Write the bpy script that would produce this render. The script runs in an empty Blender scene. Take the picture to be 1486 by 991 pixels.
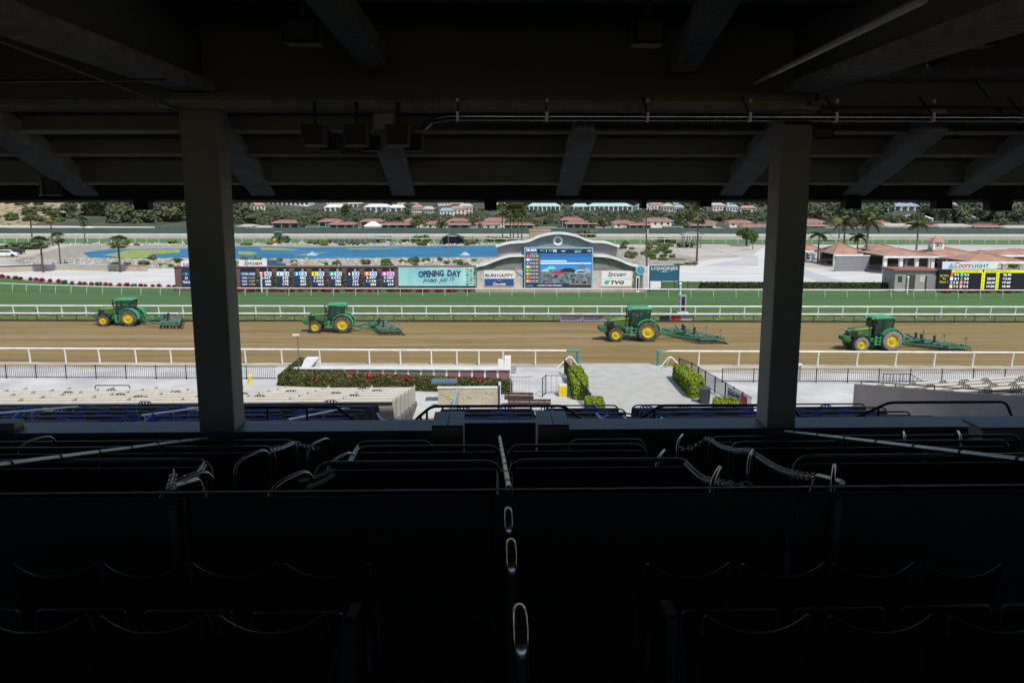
import bpy, math, random
from mathutils import Vector, Matrix, noise
random.seed(7)
S = bpy.context.scene
COL = S.collection
R = math.radians
# ------------------------------------------------------------------ camera
W, H, F = 1486.0, 991.0, 1225.0
EYE = Vector((0, 0, 13.0))
TH = math.atan(0.175)
CT, ST = math.cos(TH), math.sin(TH)
cam = bpy.data.cameras.new('camera')
cam.lens = F / W * 36.0
cam.sensor_width = 36.0
cam.clip_start = 0.05
cam.clip_end = 6000
camo = bpy.data.objects.new('camera', cam)
COL.objects.link(camo)
camo.location = EYE
camo.rotation_euler = (math.pi / 2 - TH, 0, 0)
S.camera = camo
# ------------------------------------------------------------------ light
SUN = Vector((0.28, -0.54, 0.79)).normalized()
w = bpy.data.worlds.new('World'); S.world = w; w.use_nodes = True
nt = w.node_tree
sky = nt.nodes.new('ShaderNodeTexSky'); sky.sky_type = 'NISHITA'; sky.sun_disc = False
sky.sun_elevation = math.asin(SUN.z); sky.sun_rotation = math.atan2(SUN.x, SUN.y)
nt.nodes['Background'].inputs[1].default_value = 0.125
nt.links.new(sky.outputs[0], nt.nodes['Background'].inputs[0])
sl = bpy.data.lights.new('sun', 'SUN'); sl.energy = 3.4; sl.angle = R(0.53); sl.color = (1.0, 0.95, 0.87)
so = bpy.data.objects.new('sun', sl); COL.objects.link(so)
so.rotation_euler = (-SUN).to_track_quat('-Z', 'Y').to_euler()
so.location = (40, -30, 120)
S.view_settings.view_transform = 'Standard'; S.view_settings.look = 'None'
S.view_settings.exposure = 0.14; S.view_settings.gamma = 1.0
S.view_settings.use_curve_mapping = False
S.render.engine = 'CYCLES'
S.cycles.max_bounces = 12; S.cycles.diffuse_bounces = 8

# ------------------------------------------------------------------ frames
YAW = R(1.45)                       # the stand is turned slightly against the track
FR = Matrix.Rotation(YAW, 4, 'Z')
ID = Matrix.Identity(4)
CUR = ID

def ray(px, py):
    a = (px - W / 2) / F; b = (H / 2 - py) / F
    return Vector((a, CT + b * ST, -ST + b * CT))
def gp(px, py, z=0.0):
    d = ray(px, py); t = (z - EYE.z) / d.z
    return EYE + d * t
def pp(px, py, Y):
    d = ray(px, py); return EYE + d * (Y / d.y)
def bp(px, py, Y):
    d = FR.inverted().to_3x3() @ ray(px, py)
    return EYE + d * (Y / d.y)
def ppm(px, py, Y):                 # photo pixels per metre there
    p = pp(px, py, Y); v = p - EYE
    return F / (v.y * CT - v.z * ST)

# ------------------------------------------------------------------ materials
MATS = {}
def mat(name, c, c2=None, scale=3.0, rough=0.7, metal=0.0, bump=0.0, bscale=None, stretch=None,
        emit=0.0, spec=0.5, rnd=0.0, detail=5.0, lo=0.35, hi=0.65, bdist=0.05):
    if name in MATS: return MATS[name]
    m = bpy.data.materials.new(name); m.use_nodes = True
    n = m.node_tree; b = n.nodes['Principled BSDF']
    b.inputs['Roughness'].default_value = rough
    b.inputs['Metallic'].default_value = metal
    b.inputs['Specular IOR Level'].default_value = spec
    b.inputs['Base Color'].default_value = (*c, 1)
    out = None
    tc = n.nodes.new('ShaderNodeTexCoord'); mp = n.nodes.new('ShaderNodeMapping')
    n.links.new(tc.outputs['Object'], mp.inputs[0])
    if stretch: mp.inputs['Scale'].default_value = stretch
    if c2:
        no = n.nodes.new('ShaderNodeTexNoise'); no.inputs['Scale'].default_value = scale
        no.inputs['Detail'].default_value = detail
        n.links.new(mp.outputs[0], no.inputs['Vector'])
        r = n.nodes.new('ShaderNodeValToRGB')
        r.color_ramp.elements[0].position = lo; r.color_ramp.elements[1].position = hi
        r.color_ramp.elements[0].color = (*c, 1); r.color_ramp.elements[1].color = (*c2, 1)
        n.links.new(no.outputs[0], r.inputs[0]); out = r.outputs[0]
    if rnd:
        oi = n.nodes.new('ShaderNodeObjectInfo'); hs = n.nodes.new('ShaderNodeHueSaturation')
        mr = n.nodes.new('ShaderNodeMapRange')
        mr.inputs['To Min'].default_value = 1 - rnd; mr.inputs['To Max'].default_value = 1 + rnd
        n.links.new(oi.outputs['Random'], mr.inputs[0]); n.links.new(mr.outputs[0], hs.inputs['Value'])
        mr2 = n.nodes.new('ShaderNodeMapRange')
        mr2.inputs['To Min'].default_value = 0.5 + rnd * 0.09; mr2.inputs['To Max'].default_value = 0.5 - rnd * 0.09
        n.links.new(oi.outputs['Random'], mr2.inputs[0]); n.links.new(mr2.outputs[0], hs.inputs['Hue'])
        if out: n.links.new(out, hs.inputs['Color'])
        else: hs.inputs['Color'].default_value = (*c, 1)
        out = hs.outputs[0]
    if out: n.links.new(out, b.inputs['Base Color'])
    if emit:
        b.inputs['Emission Strength'].default_value = emit
        b.inputs['Emission Color'].default_value = (*c, 1)
        if out: n.links.new(out, b.inputs['Emission Color'])
    if bump:
        no2 = n.nodes.new('ShaderNodeTexNoise'); no2.inputs['Scale'].default_value = bscale or scale * 4
        no2.inputs['Detail'].default_value = 6
        n.links.new(mp.outputs[0], no2.inputs['Vector'])
        bu = n.nodes.new('ShaderNodeBump'); bu.inputs['Strength'].default_value = bump
        bu.inputs['Distance'].default_value = bdist
        n.links.new(no2.outputs[0], bu.inputs['Height']); n.links.new(bu.outputs[0], b.inputs['Normal'])
    MATS[name] = m
    return m

white = mat('white_paint', (.80, .80, .78), (.66, .66, .63), 1.2, .5)
wall_white = mat('white_stucco', (.72, .69, .62), (.60, .57, .51), .5, .85)
offwhite = mat('cream_stucco', (.62, .58, .50), (.52, .48, .41), .6, .85)
grey = mat('grey_stucco', (.25, .25, .24), (.20, .20, .195), .8, .85)
black = mat('black_paint', (.012, .012, .014), None, rough=.65, spec=.3)
dark = mat('dark_metal', (.03, .03, .034), (.018, .018, .02), 3, .4)
steel = mat('galvanised_steel', (.35, .36, .38), (.25, .26, .28), 6, .35, .9)
chrome = mat('chain_steel', (.80, .81, .84), None, rough=.3, metal=.35)
teal = mat('teal_paint', (.02, .27, .25), None, rough=.45)
navy = mat('navy_panel', (.012, .035, .105), None, rough=.5)
maroon = mat('maroon_stucco', (.155, .092, .088), (.13, .075, .072), .5, .85)
tile = mat('terracotta_tile', (.34, .175, .12), (.43, .27, .205), .45, .85, bump=.4, bscale=5)
redroof = mat('red_barn_roof', (.27, .10, .082), (.33, .16, .14), .5, .85)
wood = mat('dark_wood', (.10, .045, .03), (.06, .028, .02), 6, .6)
yellow = mat('yellow_paint', (.75, .58, .02), None, rough=.45)

# ------------------------------------------------------------------ mesh builder
class MB:
    def __init__(s): s.v = []; s.f = []
    def add(s, vs, fs):
        o = len(s.v); s.v += [tuple(v) for v in vs]; s.f += [tuple(i + o for i in f) for f in fs]
        return s
    def box(s, c, d, rz=0, M=None, taper=1.0):
        x, y, z = d[0] / 2, d[1] / 2, d[2] / 2
        vs = []
        for k, t in ((-z, 1), (z, taper)):
            for a, b in ((-x, -y), (x, -y), (x, y), (-x, y)):
                v = Vector((a * t, b * t, k))
                if M: v = M @ v
                if rz: v = Matrix.Rotation(rz, 3, 'Z') @ v
                vs.append(v + Vector(c))
        return s.add(vs, [(3, 2, 1, 0), (4, 5, 6, 7), (0, 1, 5, 4), (1, 2, 6, 5), (2, 3, 7, 6), (3, 0, 4, 7)])
    def bb(s, x0, x1, y0, y1, z0, z1):
        return s.box(((x0 + x1) / 2, (y0 + y1) / 2, (z0 + z1) / 2), (x1 - x0, y1 - y0, z1 - z0))
    def bar(s, a, b, w, h, up=(0, 0, 1)):
        a = Vector(a); b = Vector(b); d = b - a; L = d.length; d.normalize()
        u = Vector(up); sd = d.cross(u)
        if sd.length < 1e-4: sd = d.cross(Vector((0, 1, 0)))
        sd.normalize(); u = sd.cross(d)
        vs = [p + sd * i * w / 2 + u * j * h / 2 for p in (a, b) for i, j in ((-1, -1), (1, -1), (1, 1), (-1, 1))]
        return s.add(vs, [(0, 1, 2, 3), (7, 6, 5, 4), (0, 4, 5, 1), (1, 5, 6, 2), (2, 6, 7, 3), (3, 7, 4, 0)])
    def tube(s, pts, r, n=8, cap=True):
        pts = [Vector(p) for p in pts]; rs = r if isinstance(r, (list, tuple)) else [r] * len(pts)
        ref = None; vs = []
        for i, p in enumerate(pts):
            t = (pts[min(i + 1, len(pts) - 1)] - pts[max(i - 1, 0)]).normalized()
            if ref is None: ref = Vector((0, 0, 1)) if abs(t.z) < .9 else Vector((1, 0, 0))
            a = t.cross(ref)
            if a.length < 1e-3: a = t.cross(Vector((0, 1, 0)))
            a.normalize(); b = a.cross(t); ref = b
            for k in range(n):
                g = 2 * math.pi * k / n
                vs.append(p + (a * math.cos(g) + b * math.sin(g)) * rs[i])
        fs = []
        for i in range(len(pts) - 1):
            for k in range(n):
                k2 = (k + 1) % n
                fs.append((i * n + k, i * n + k2, (i + 1) * n + k2, (i + 1) * n + k))
        if cap:
            fs.append(tuple(range(n - 1, -1, -1))); fs.append(tuple((len(pts) - 1) * n + k for k in range(n)))
        return s.add(vs, fs)
    def lathe(s, prof, n=12, c=(0, 0, 0), axis='Z', cap=True):
        vs = []; fs = []
        for r, z in prof:
            for k in range(n):
                g = 2 * math.pi * k / n
                v = (r * math.cos(g), r * math.sin(g), z)
                if axis == 'Y': v = (v[0], v[2], v[1])
                vs.append(Vector(v) + Vector(c))
        m = len(prof)
        for i in range(m - 1):
            for k in range(n):
                k2 = (k + 1) % n
                q = (i * n + k, i * n + k2, (i + 1) * n + k2, (i + 1) * n + k)
                fs.append(q if axis == 'Z' else q[::-1])
        if cap:
            fs.append(tuple(range(n))[::-1] if axis == 'Z' else tuple(range(n)))
            q = tuple((m - 1) * n + k for k in range(n)); fs.append(q if axis == 'Z' else q[::-1])
        return s.add(vs, fs)
    def prism(s, poly, y0, y1, plane='XZ'):
        n = len(poly)
        if plane == 'XZ':
            vs = [(a, y0, b) for a, b in poly] + [(a, y1, b) for a, b in poly]
        elif plane == 'YZ':
            vs = [(y0, a, b) for a, b in poly] + [(y1, a, b) for a, b in poly]
        else:
            vs = [(a, b, y0) for a, b in poly] + [(a, b, y1) for a, b in poly]
        fs = [tuple(range(n)), tuple(range(2 * n - 1, n - 1, -1))]
        for i in range(n):
            j = (i + 1) % n
            fs.append((i, i + n, j + n, j))
        return s.add(vs, fs)
    def mesh(s, name, m, smooth=False):
        me = bpy.data.meshes.new(name); me.from_pydata(s.v, [], s.f)
        if m: me.materials.append(m)
        import bmesh
        b = bmesh.new(); b.from_mesh(me); bmesh.ops.recalc_face_normals(b, faces=b.faces); b.to_mesh(me); b.free()
        if smooth:
            me.polygons.foreach_set('use_smooth', [True] * len(me.polygons)); me.set_sharp_from_angle(angle=R(40))
        return me
    def build(s, name, m, parent=None, smooth=False, bevel=0, label=None):
        org = Vector((0, 0, 0))
        if parent is None and s.v:
            xs = [v[0] for v in s.v]; ys = [v[1] for v in s.v]; zs = [v[2] for v in s.v]
            org = Vector(((min(xs) + max(xs)) / 2, (min(ys) + max(ys)) / 2, min(zs)))
            s.v = [tuple(Vector(v) - org) for v in s.v]
        o = bpy.data.objects.new(name, s.mesh(name, m, smooth)); COL.objects.link(o)
        if parent is None: o.matrix_world = CUR @ Matrix.Translation(org)
        else: o.parent = parent
        if bevel:
            bm = o.modifiers.new('bevel', 'BEVEL'); bm.width = bevel; bm.segments = 2; bm.limit_method = 'ANGLE'
        if label: o['label'] = label
        return o

def tag(o, label, cat, group=None):
    o['label'] = label; o['category'] = cat
    if group: o['group'] = group
    return o
def struct(o): o['kind'] = 'structure'; return o
def stuff(o, label=None, cat=None):
    o['kind'] = 'stuff'
    if label: o['label'] = label
    if cat: o['category'] = cat
    return o
def thing(name, label, cat, loc=(0, 0, 0), rz=0.0, group=None):
    o = bpy.data.objects.new(name, None); COL.objects.link(o); o.empty_display_size = .2
    o.matrix_world = CUR @ Matrix.Translation(Vector(loc)) @ Matrix.Rotation(rz, 4, 'Z')
    return tag(o, label, cat, group)
KIDS = {}
def dup(o, loc=None, rz=0.0, label=None, group=None, scale=None, parent=None):
    c = o.copy(); COL.objects.link(c)
    if parent is not None: c.parent = parent
    else:
        c.matrix_world = CUR @ Matrix.Translation(Vector(loc)) @ Matrix.Rotation(rz, 4, 'Z')
        if scale: c.scale = scale if isinstance(scale, (tuple, list)) else (scale,) * 3
        if label: c['label'] = label
        if group: c['group'] = group
    if o.name not in KIDS: KIDS[o.name] = list(o.children)
    for ch in KIDS[o.name]: dup(ch, parent=c)
    return c
def inst(o, parent, loc=None, rz=0.0, name=None):         # another child sharing mesh data
    c = bpy.data.objects.new(name or o.name.split('.')[0], o.data); COL.objects.link(c)
    c.parent = parent
    if loc is not None: c.location = loc
    c.rotation_euler = (0, 0, rz)
    return c

TXT = {}
def txt(s, size, m, parent, loc, width=None, shear=0.0, bold=0.0, rz=0.0, name='lettering', depth=.01, roll=0.0):
    key = (s, shear, bold)
    if key not in TXT:
        cu = bpy.data.curves.new('lettering', 'FONT'); cu.body = s; cu.size = 1.0; cu.shear = shear
        cu.align_x = 'CENTER'; cu.align_y = 'CENTER'; cu.resolution_u = 2; cu.offset = bold
        o = bpy.data.objects.new('tmp', cu); COL.objects.link(o)
        dg = bpy.context.evaluated_depsgraph_get(); dg.update()
        me = bpy.data.meshes.new_from_object(o.evaluated_get(dg))
        TXT[key] = ([v.co.copy() for v in me.vertices], [tuple(p.vertices) for p in me.polygons])
        bpy.data.objects.remove(o); bpy.data.curves.remove(cu); bpy.data.meshes.remove(me)
    vs, fs = TXT[key]
    if not vs: return
    x0 = min(v.x for v in vs); x1 = max(v.x for v in vs); y0 = min(v.y for v in vs); y1 = max(v.y for v in vs)
    sy = size / max(y1 - y0, 1e-4); sx = (width / max(x1 - x0, 1e-4)) if width else sy
    b = MB(); n = len(vs); cx = (x0 + x1) / 2; cy = (y0 + y1) / 2
    flat = [((v.x - cx) * sx, (v.y - cy) * sy) for v in vs]
    b.v = [(x, -depth, y) for x, y in flat]; b.f = [tuple(f) for f in fs]
    o = b.build(name, m, parent); o.location = loc; o.rotation_euler = (0, roll, rz)
    return o

def arc(pts, rad=.15, n=5):                    # polyline with rounded corners
    pts = [Vector(p) for p in pts]; out = [pts[0]]
    for i in range(1, len(pts) - 1):
        a = (pts[i - 1] - pts[i]); b = (pts[i + 1] - pts[i])
        r = min(rad, a.length * .49, b.length * .49); a.normalize(); b.normalize()
        p0 = pts[i] + a * r; p1 = pts[i] + b * r
        for k in range(n + 1):
            t = k / n
            out.append(p0.lerp(pts[i], t).lerp(pts[i].lerp(p1, t), t))
    out.append(pts[-1]); return out
def lerp(a, b, t): return a + (b - a) * t
# ================================================================== GROUND
def sheet(name, poly, z, m):
    b = MB(); b.add([(p[0], p[1], z) for p in poly], [tuple(range(len(poly)))])
    o = bpy.data.objects.new(name, b.mesh(name, m)); COL.objects.link(o); return struct(o)
def pxpoly(pts): return [gp(x, y) for x, y in pts]

def hillz(x, y):
    t = max(0.0, y - 335.0)
    z = 0.028 * t + 0.00009 * t * t
    if x < -120: z += min(1.0, max(0, (y - 330) / 60)) * min(14.0, (-120 - x) * .10)
    if t > 0: z += noise.noise(Vector((x * .012, y * .012, 0))) * min(t * .03, 5)
    return min(z, 170 + 10 * noise.noise(Vector((x * .003, y * .003, 1))))
soil = mat('pale_infield_earth', (.54, .50, .43), (.40, .36, .29), .05, .95, stretch=(1, 3, 1), bump=.3, bscale=2, detail=9)
g = MB()
g.add([(-2500, -400, 0), (2500, -400, 0), (2500, 334, 0), (-2500, 334, 0)], [(0, 1, 2, 3)])
nx, ny = 90, 46
for j in range(ny + 1):
    yy = 334 + 2600 * (j / ny) ** 2.1
    for i in range(nx + 1):
        u = (i / nx - .5) * 2
        xx = 2500 * (abs(u) ** 1.6) * (1 if u > 0 else -1)
        g.v.append((xx, yy, hillz(xx, yy) if j else 0))
for j in range(ny):
    for i in range(nx):
        a = 4 + j * (nx + 1) + i
        g.f.append((a, a + 1, a + nx + 2, a + nx + 1))
hillm = mat('scrubby_hillside', (.085, .092, .055), (.045, .06, .032), .12, .95, detail=8, lo=.4, hi=.6, bump=.4, bscale=.5, bdist=1)
bluff = mat('tan_bluff', (.42, .32, .20), (.09, .10, .05), .45, .95, detail=9, lo=.45, hi=.62, bump=.5, bscale=.5, bdist=1)
me = g.mesh('ground', soil); me.materials.append(hillm); me.materials.append(bluff)
for p in me.polygons:
    if p.center.y > 334.5: p.material_index = 2 if (p.center.x < -185 and p.center.y < 480) else 1
go = bpy.data.objects.new('ground', me); COL.objects.link(go); struct(go)

conc = mat('apron_concrete', (.61, .61, .595), (.45, .445, .425), .35, .9, bump=.1, bscale=8, detail=10)
apron = sheet('apron', [gp(-700, 529.5), gp(2100, 536), (70, 5, 0), (-70, 5, 0)], .010, conc)
dirtm = mat('harrowed_dirt', (.175, .115, .036), (.305, .218, .088), 1.3, .95, stretch=(.05, 1.0, 1), bump=.9, bscale=9, detail=14, lo=.30, hi=.72, bdist=.07)
dirt = sheet('dirt_track', [gp(-900, 525.5), gp(2300, 536), gp(2300, 468.5), gp(-900, 465.5)], .012, dirtm)
drym = mat('dry_dirt', (.235, .165, .072), (.33, .25, .125), 1.3, .95, stretch=(.06, 1.6, 1), bump=.9, bscale=9, detail=14, lo=.3, hi=.72, bdist=.07)
def ragged(x0, x1, ya, yb, n=60):
    rr = random.Random(int(ya)); up = [gp(lerp(x0, x1, i / n), yb + rr.uniform(-.7, .7)) for i in range(n + 1)]; dn = [gp(lerp(x0, x1, i / n), ya + rr.uniform(-.7, .7)) for i in range(n + 1)]
    return dn + up[::-1]
sheet('dry_dirt_strip', ragged(-200, 880, 491.5, 486.5), .018, drym)
sheet('dry_dirt_strip', ragged(-200, 1230, 501.5, 498.5), .018, drym)
sandm = mat('pale_track_margin', (.50, .45, .37), (.36, .29, .20), 1.2, .95, stretch=(.25, 1.6, 1), bump=.6, bscale=7, lo=.42, hi=.6, bdist=.06)
marg = sheet('track_margin', [gp(-900, 537), gp(810, 532), gp(818, 527.2), gp(-900, 523.6)], .020, sandm)
marg2 = sheet('track_margin', [gp(985, 541), gp(2300, 545), gp(2300, 534), gp(985, 528.2)], .020, sandm)
pathm = mat('sandy_walkway', (.49, .49, .475), (.40, .39, .33), 1.1, .95, bump=.45, bscale=8, lo=.3, hi=.8, bdist=.05, detail=14)
path = sheet('walkway', pxpoly([(838, 527.5), (955, 527.5), (1012, 560), (1075, 600), (872, 600), (856, 575), (843, 545)]), .024, pathm)
verge = mat('verge_grass', (.135, .19, .035), (.055, .085, .02), 1.1, .95, bump=.6, bscale=6)
gv = sheet('grass_verge', [gp(-900, 465.6), gp(2300, 468.6), gp(2300, 452), gp(-900, 449)], .022, verge)
turfm = mat('turf', (.050, .120, .028), (.072, .150, .038), .9, .95, stretch=(.03, .7, 1), bump=.5, bscale=9, lo=.4, hi=.6)
far = [(-260, 392), (-120, 396), (0, 403), (60, 409.5), (130, 414), (262, 418.3), (690, 420.6), (900, 421), (1486, 423.2), (2100, 425)]
turf = sheet('turf_track', [gp(-900, 450), gp(2300, 453)] + [gp(*p) for p in far[::-1]] + [gp(-900, 384)], .030, turfm)
lotm = mat('pale_lot', (.66, .645, .61), (.54, .525, .49), .12, .95, stretch=(1, 2.5, 1), bump=.2, bscale=4, detail=9)
lot1 = sheet('sand_lot', pxpoly([(-300, 404), (0, 402), (130, 413), (262, 417), (345, 418), (345, 388), (200, 388), (0, 384), (-300, 378)]), .020, lotm)
lot2 = sheet('paved_lot', pxpoly([(940, 419), (1330, 420), (1330, 398), (1250, 394), (1165, 388), (1165, 358), (1110, 357), (1090, 372), (940, 385)]), .020, lotm)
asph = mat('worn_asphalt', (.42, .42, .42), (.54, .53, .51), .12, .95, stretch=(1, 2, 1), detail=9)
rd1 = sheet('road', pxpoly([(1160, 398), (1192, 410), (1230, 410), (1180, 396), (1165, 389)]), .034, asph)
rd2 = sheet('road', pxpoly([(1165, 360.5), (1800, 372), (1800, 362), (1165, 356.2)]), .030, asph)
rd3 = sheet('road', pxpoly([(1020, 386), (1100, 386), (1100, 372), (1060, 365), (1020, 361), (1060, 368), (1078, 376)]), .036, asph)
# backstretch
bt = sheet('backstretch_dirt', [gp(-900, 345.5), gp(2300, 347.5), gp(2300, 339.3), gp(-900, 337.5)], .03,
           mat('back_dirt', (.40, .31, .25), (.46, .38, .32), .1, .95))
bg = sheet('backstretch_turf', [gp(-900, 353), gp(2300, 356), gp(2300, 346.2), gp(-900, 344)], .05,
           mat('back_turf', (.085, .16, .055), (.10, .18, .06), .1, .95))
# lake
lakepts = [(120, 367), (160, 362), (260, 361.5), (345, 358), (450, 359), (560, 358), (660, 357.5), (790, 356), (790, 373), (700, 373.5), (560, 374), (470, 375.5), (400, 377.5), (345, 376), (270, 374), (190, 376), (130, 374)]
lakem = mat('lake_water', (.006, .105, .225), (.03, .21, .36), .6, .4, stretch=(.12, 1, 1), spec=.1, bump=.25, bscale=2)  # base blue carries the sky's reflection, gloss kept low
lake = sheet('lake', pxpoly(lakepts), .06, lakem)
rockym = mat('rocky_bank', (.40, .37, .31), (.26, .25, .18), .5, .95, bump=.8, bscale=3, detail=10, bdist=.3)
bank = sheet('lake_bank', pxpoly([(20, 378), (60, 388), (260, 390), (345, 391), (690, 391), (800, 388), (930, 384), (1010, 386), (1015, 376), (950, 362), (900, 357), (800, 353.5), (500, 353), (260, 352), (100, 357)]), .045, rockym)
algm = mat('algae_mat', (.34, .38, .08), (.20, .26, .07), .5, .9)
for pts in ([(150, 371), (190, 363), (260, 362.5), (262, 367), (215, 370), (230, 374), (180, 375)], [(346, 365), (365, 365.5), (374, 368.5), (362, 370.8), (346, 370)],
            [(376, 360), (400, 360), (436, 363), (425, 364), (380, 363.4)], [(500, 361), (560, 360.5), (600, 359.3), (565, 361.5), (510, 362.4)], [(425, 371), (455, 368), (480, 365.6), (462, 369), (440, 371.5)]):
    o = sheet('algae', pxpoly(pts), .075, algm); o['kind'] = 'stuff'; o['label'] = 'yellow green algae floating on the blue lake'
    o['category'] = 'algae'

# ================================================================== RAILS
def rail(name, label, a, b, posts, h, m, group=None, r=.06, lean=.18, ends=None, capw=None, pm=None, pr=None, extra=None):
    A = Vector(a); B = Vector(b)
    t = thing(name, label, 'rail', (A + B) / 2, 0, group)
    C = (A + B) / 2
    k = MB()
    if capw: k.bar(A - C + Vector((0, 0, h)), B - C + Vector((0, 0, h)), capw, .10)
    else: k.tube([A - C + Vector((0, 0, h)), B - C + Vector((0, 0, h))], r, 8)
    k.build('top_rail', m, t, smooth=not capw)
    if capw:
        MB().bar(A - C + Vector((0, 0, .09)), B - C + Vector((0, 0, .09)), .08, .18).build('base_board', dark, t); MB().bar(A - C + Vector((0, 0, h - .12)), B - C + Vector((0, 0, h - .12)), .36, .1).build('shaded_underside', dark, t)  # bar below the cover is dark to paint its shaded underside
    p = MB(); p.tube(arc([(0, 0, -.02), (0, 0, h * .45), (0, -lean, h - r * .5)], .3, 3), pr or r * .85, 6)
    first = None; d = B - A
    for x in posts:
        q = A + d * ((x - A.x) / d.x) - C
        q += Vector((0, lean, 0))
        if first is None:
            first = p.build('post', pm or m, t, smooth=True); first.location = q
        else: inst(first, t, q)
    return t
def xat(px, a, b, n=24):          # X where the vertical through pixel column px meets the line a-b
    d = Vector(b) - Vector(a); k = (px - W / 2) / F
    # X = k*depth, depth = Y*CT + 13*ST (z=0)
    s = (k * (a[1] * CT + EYE.z * ST) - a[0]) / (d.x - k * d.y * CT)
    return a[0] + d.x * s
fa, fb = gp(-220, 525.6), gp(1720, 534.5)
def on(px): 
    x = xat(px, fa, fb); return fa + (fb - fa) * ((x - fa.x) / (fb.x - fa.x))
ra, rb = on(838), on(955)
rail('track_rail', 'white outer track rail on the left of the walkway gap', fa, ra,
     [xat(p, fa, fb) for p in (-170, -115, -60, -8, 43, 95, 144, 197, 248, 300, 356, 409, 464, 536, 581, 626, 663, 695, 730, 777)], 1.16, white, r=.075, lean=.12)
rail('track_rail', 'white outer track rail on the right of the walkway gap', rb, fb,
     [xat(p, fa, fb) for p in (1014, 1072, 1130, 1187, 1244, 1300, 1356, 1412, 1469, 1525, 1580, 1640, 1700)], 1.16, white, r=.075, lean=.12)
for p, sgn, lab in ((ra, -1, 'teal padded rail end at the left of the walkway gap'), (rb, 1, 'teal padded rail end at the right of the walkway gap')):
    t = thing('rail_end', lab, 'rail end', p)
    MB().tube([(sgn * .03, 0, 1.17), (sgn * .85, 0, 1.17)], .085, 8).build('padded_sleeve', teal, t, True)
    MB().tube(arc([(0, .1, 0), (0, .06, .6), (sgn * -.02, 0, 1.2)], .2), .11, 8).build('padded_post', teal, t, True)
    k = MB(); k.tube([p + Vector(v) for v in arc([(sgn * -.1, -1.1, 0), (sgn * .65, -1.2, 1.05), (sgn * 1.7, -1.3, 0)], .35)], .05, 6)
    k.tube([p + Vector((sgn * .65, -1.2, .85)), p + Vector((sgn * .5, -.4, 0))], .045, 6)
    tag(k.build('pipe_barrier', white, None, True), 'white bent pipe barrier in front of the teal rail end ' + ('left' if sgn < 0 else 'right') + ' of the gap', 'barrier')
# inner dirt rail with a wide white cover, black posts
ia, ib = gp(-260, 466), gp(1760, 468.8)
xs = [ia.x + 2.05 * k for k in range(int((ib.x - ia.x) / 2.05))]
rail('inner_rail', 'low white covered rail on black posts along the inside of the dirt track', ia, ib, xs, .86, white, capw=.42, pm=black, pr=.035, lean=.0)
oa, ob = gp(-260, 458.3), gp(1760, 461)
xs = [oa.x + 2.62 * k for k in range(int((ob.x - oa.x) / 2.62))]
rail('turf_rail', 'tall white rail along the near edge of the turf', oa, ob, xs, 1.12, white, r=.085, lean=.10)
# inner turf rail : polyline
path_px = [(-160, 417), (-60, 419.5), (0, 422), (60, 424.5), (150, 427.5), (262, 429.3), (420, 430), (743, 430.6), (1100, 431.8), (1486, 433), (1700, 433.6)]
pts = [gp(*p) for p in path_px]
c0 = Vector((0, pts[5].y, 0))
t = thing('turf_rail', 'thin white rail along the far edge of the turf below the signboards', 'rail', c0)
MB().tube([p - c0 + Vector((0, 0, 1.02)) for p in pts], .065, 6).build('top_rail', white, t, True)
pm_ = mat('pale_green_post', (.45, .60, .52), None, rough=.5)
first = None
for i in range(len(pts) - 1):
    L = (pts[i + 1] - pts[i]).length; n = max(1, round(L / 2.75))
    for k in range(n):
        q = pts[i].lerp(pts[i + 1], k / n) - c0
        if first is None:
            first = MB().tube(arc([(0, -.25, 0), (0, -.25, .35), (0, 0, 1.0)], .2, 3), .03, 5).build('post', pm_, t, True); first.location = q
        else: inst(first, t, q)
# far rails (posts too small to pick apart)
def farrail(label, ya, yb, h, step, nm='backstretch_rail'):
    a, b_ = gp(-400, ya), gp(1900, yb); k = MB()
    k.tube([a + Vector((0, 0, h)), b_ + Vector((0, 0, h))], .075, 5)
    n = int((b_ - a).length / step)
    for i in range(n):
        q = a.lerp(b_, i / n); k.tube([q, q + Vector((0, 0, h))], .06, 4)
    tag(k.build(nm, white), label, 'rail')
farrail('distant white rail on the near side of the backstretch turf', 352, 355, 1.25, 3.2)
farrail('distant white rail between the backstretch dirt and turf', 345, 347, 1.2, 6)
farrail('farthest white rail along the backstretch below the green windscreen', 342.6, 344.5, .5, 6)

# banners on the inner rail
def banner(px0, px1, y0, y1, Y, label, bgm, texts, cat='banner'):
    a = pp(px0, y1, Y); b_ = pp(px1, y0, Y); wd = b_.x - a.x; ht = b_.z - a.z
    t = thing('banner', label, cat, ((a.x + b_.x) / 2, Y, a.z))
    MB().bb(-wd / 2, wd / 2, 0, .04, 0, ht).build('panel', bgm, t)
    for s, fx, fz, hh, ww, m, kw in texts:
        txt(s, ht * hh, m, t, (wd * fx, -.012, ht * fz), wd * ww if ww else None, **kw)
    return t
Yb_ = ia.y - .12
pur = mat('pale_violet_vinyl', (.24, .21, .30), None, rough=.5)
navyt = mat('navy_print', (.015, .03, .10), None, rough=.6)
redp = mat('red_print', (.42, .02, .03), None, rough=.5)
yb0 = gp(830, 467).y - .32
banner(813, 845, 458.6, 466.8, yb0, 'lilac rail banner reading RUNHAPPY, left of two', pur, [('RUNHAPPY', 0, .55, .38, .86, navyt, dict(bold=.02))])
banner(846, 877, 458.6, 466.8, yb0, 'lilac rail banner reading RUNHAPPY, right of two', pur, [('RUNHAPPY', 0, .55, .38, .86, navyt, dict(bold=.02))])
blkp = mat('black_vinyl', (.02, .02, .02), None, rough=.5)
banner(957, 972, 459, 465, yb0, 'small black banner on the inner rail behind the third tractor', blkp, [])
banner(973, 988, 459, 465, yb0, 'small red banner on the inner rail under the striped pole', redp, [])
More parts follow.
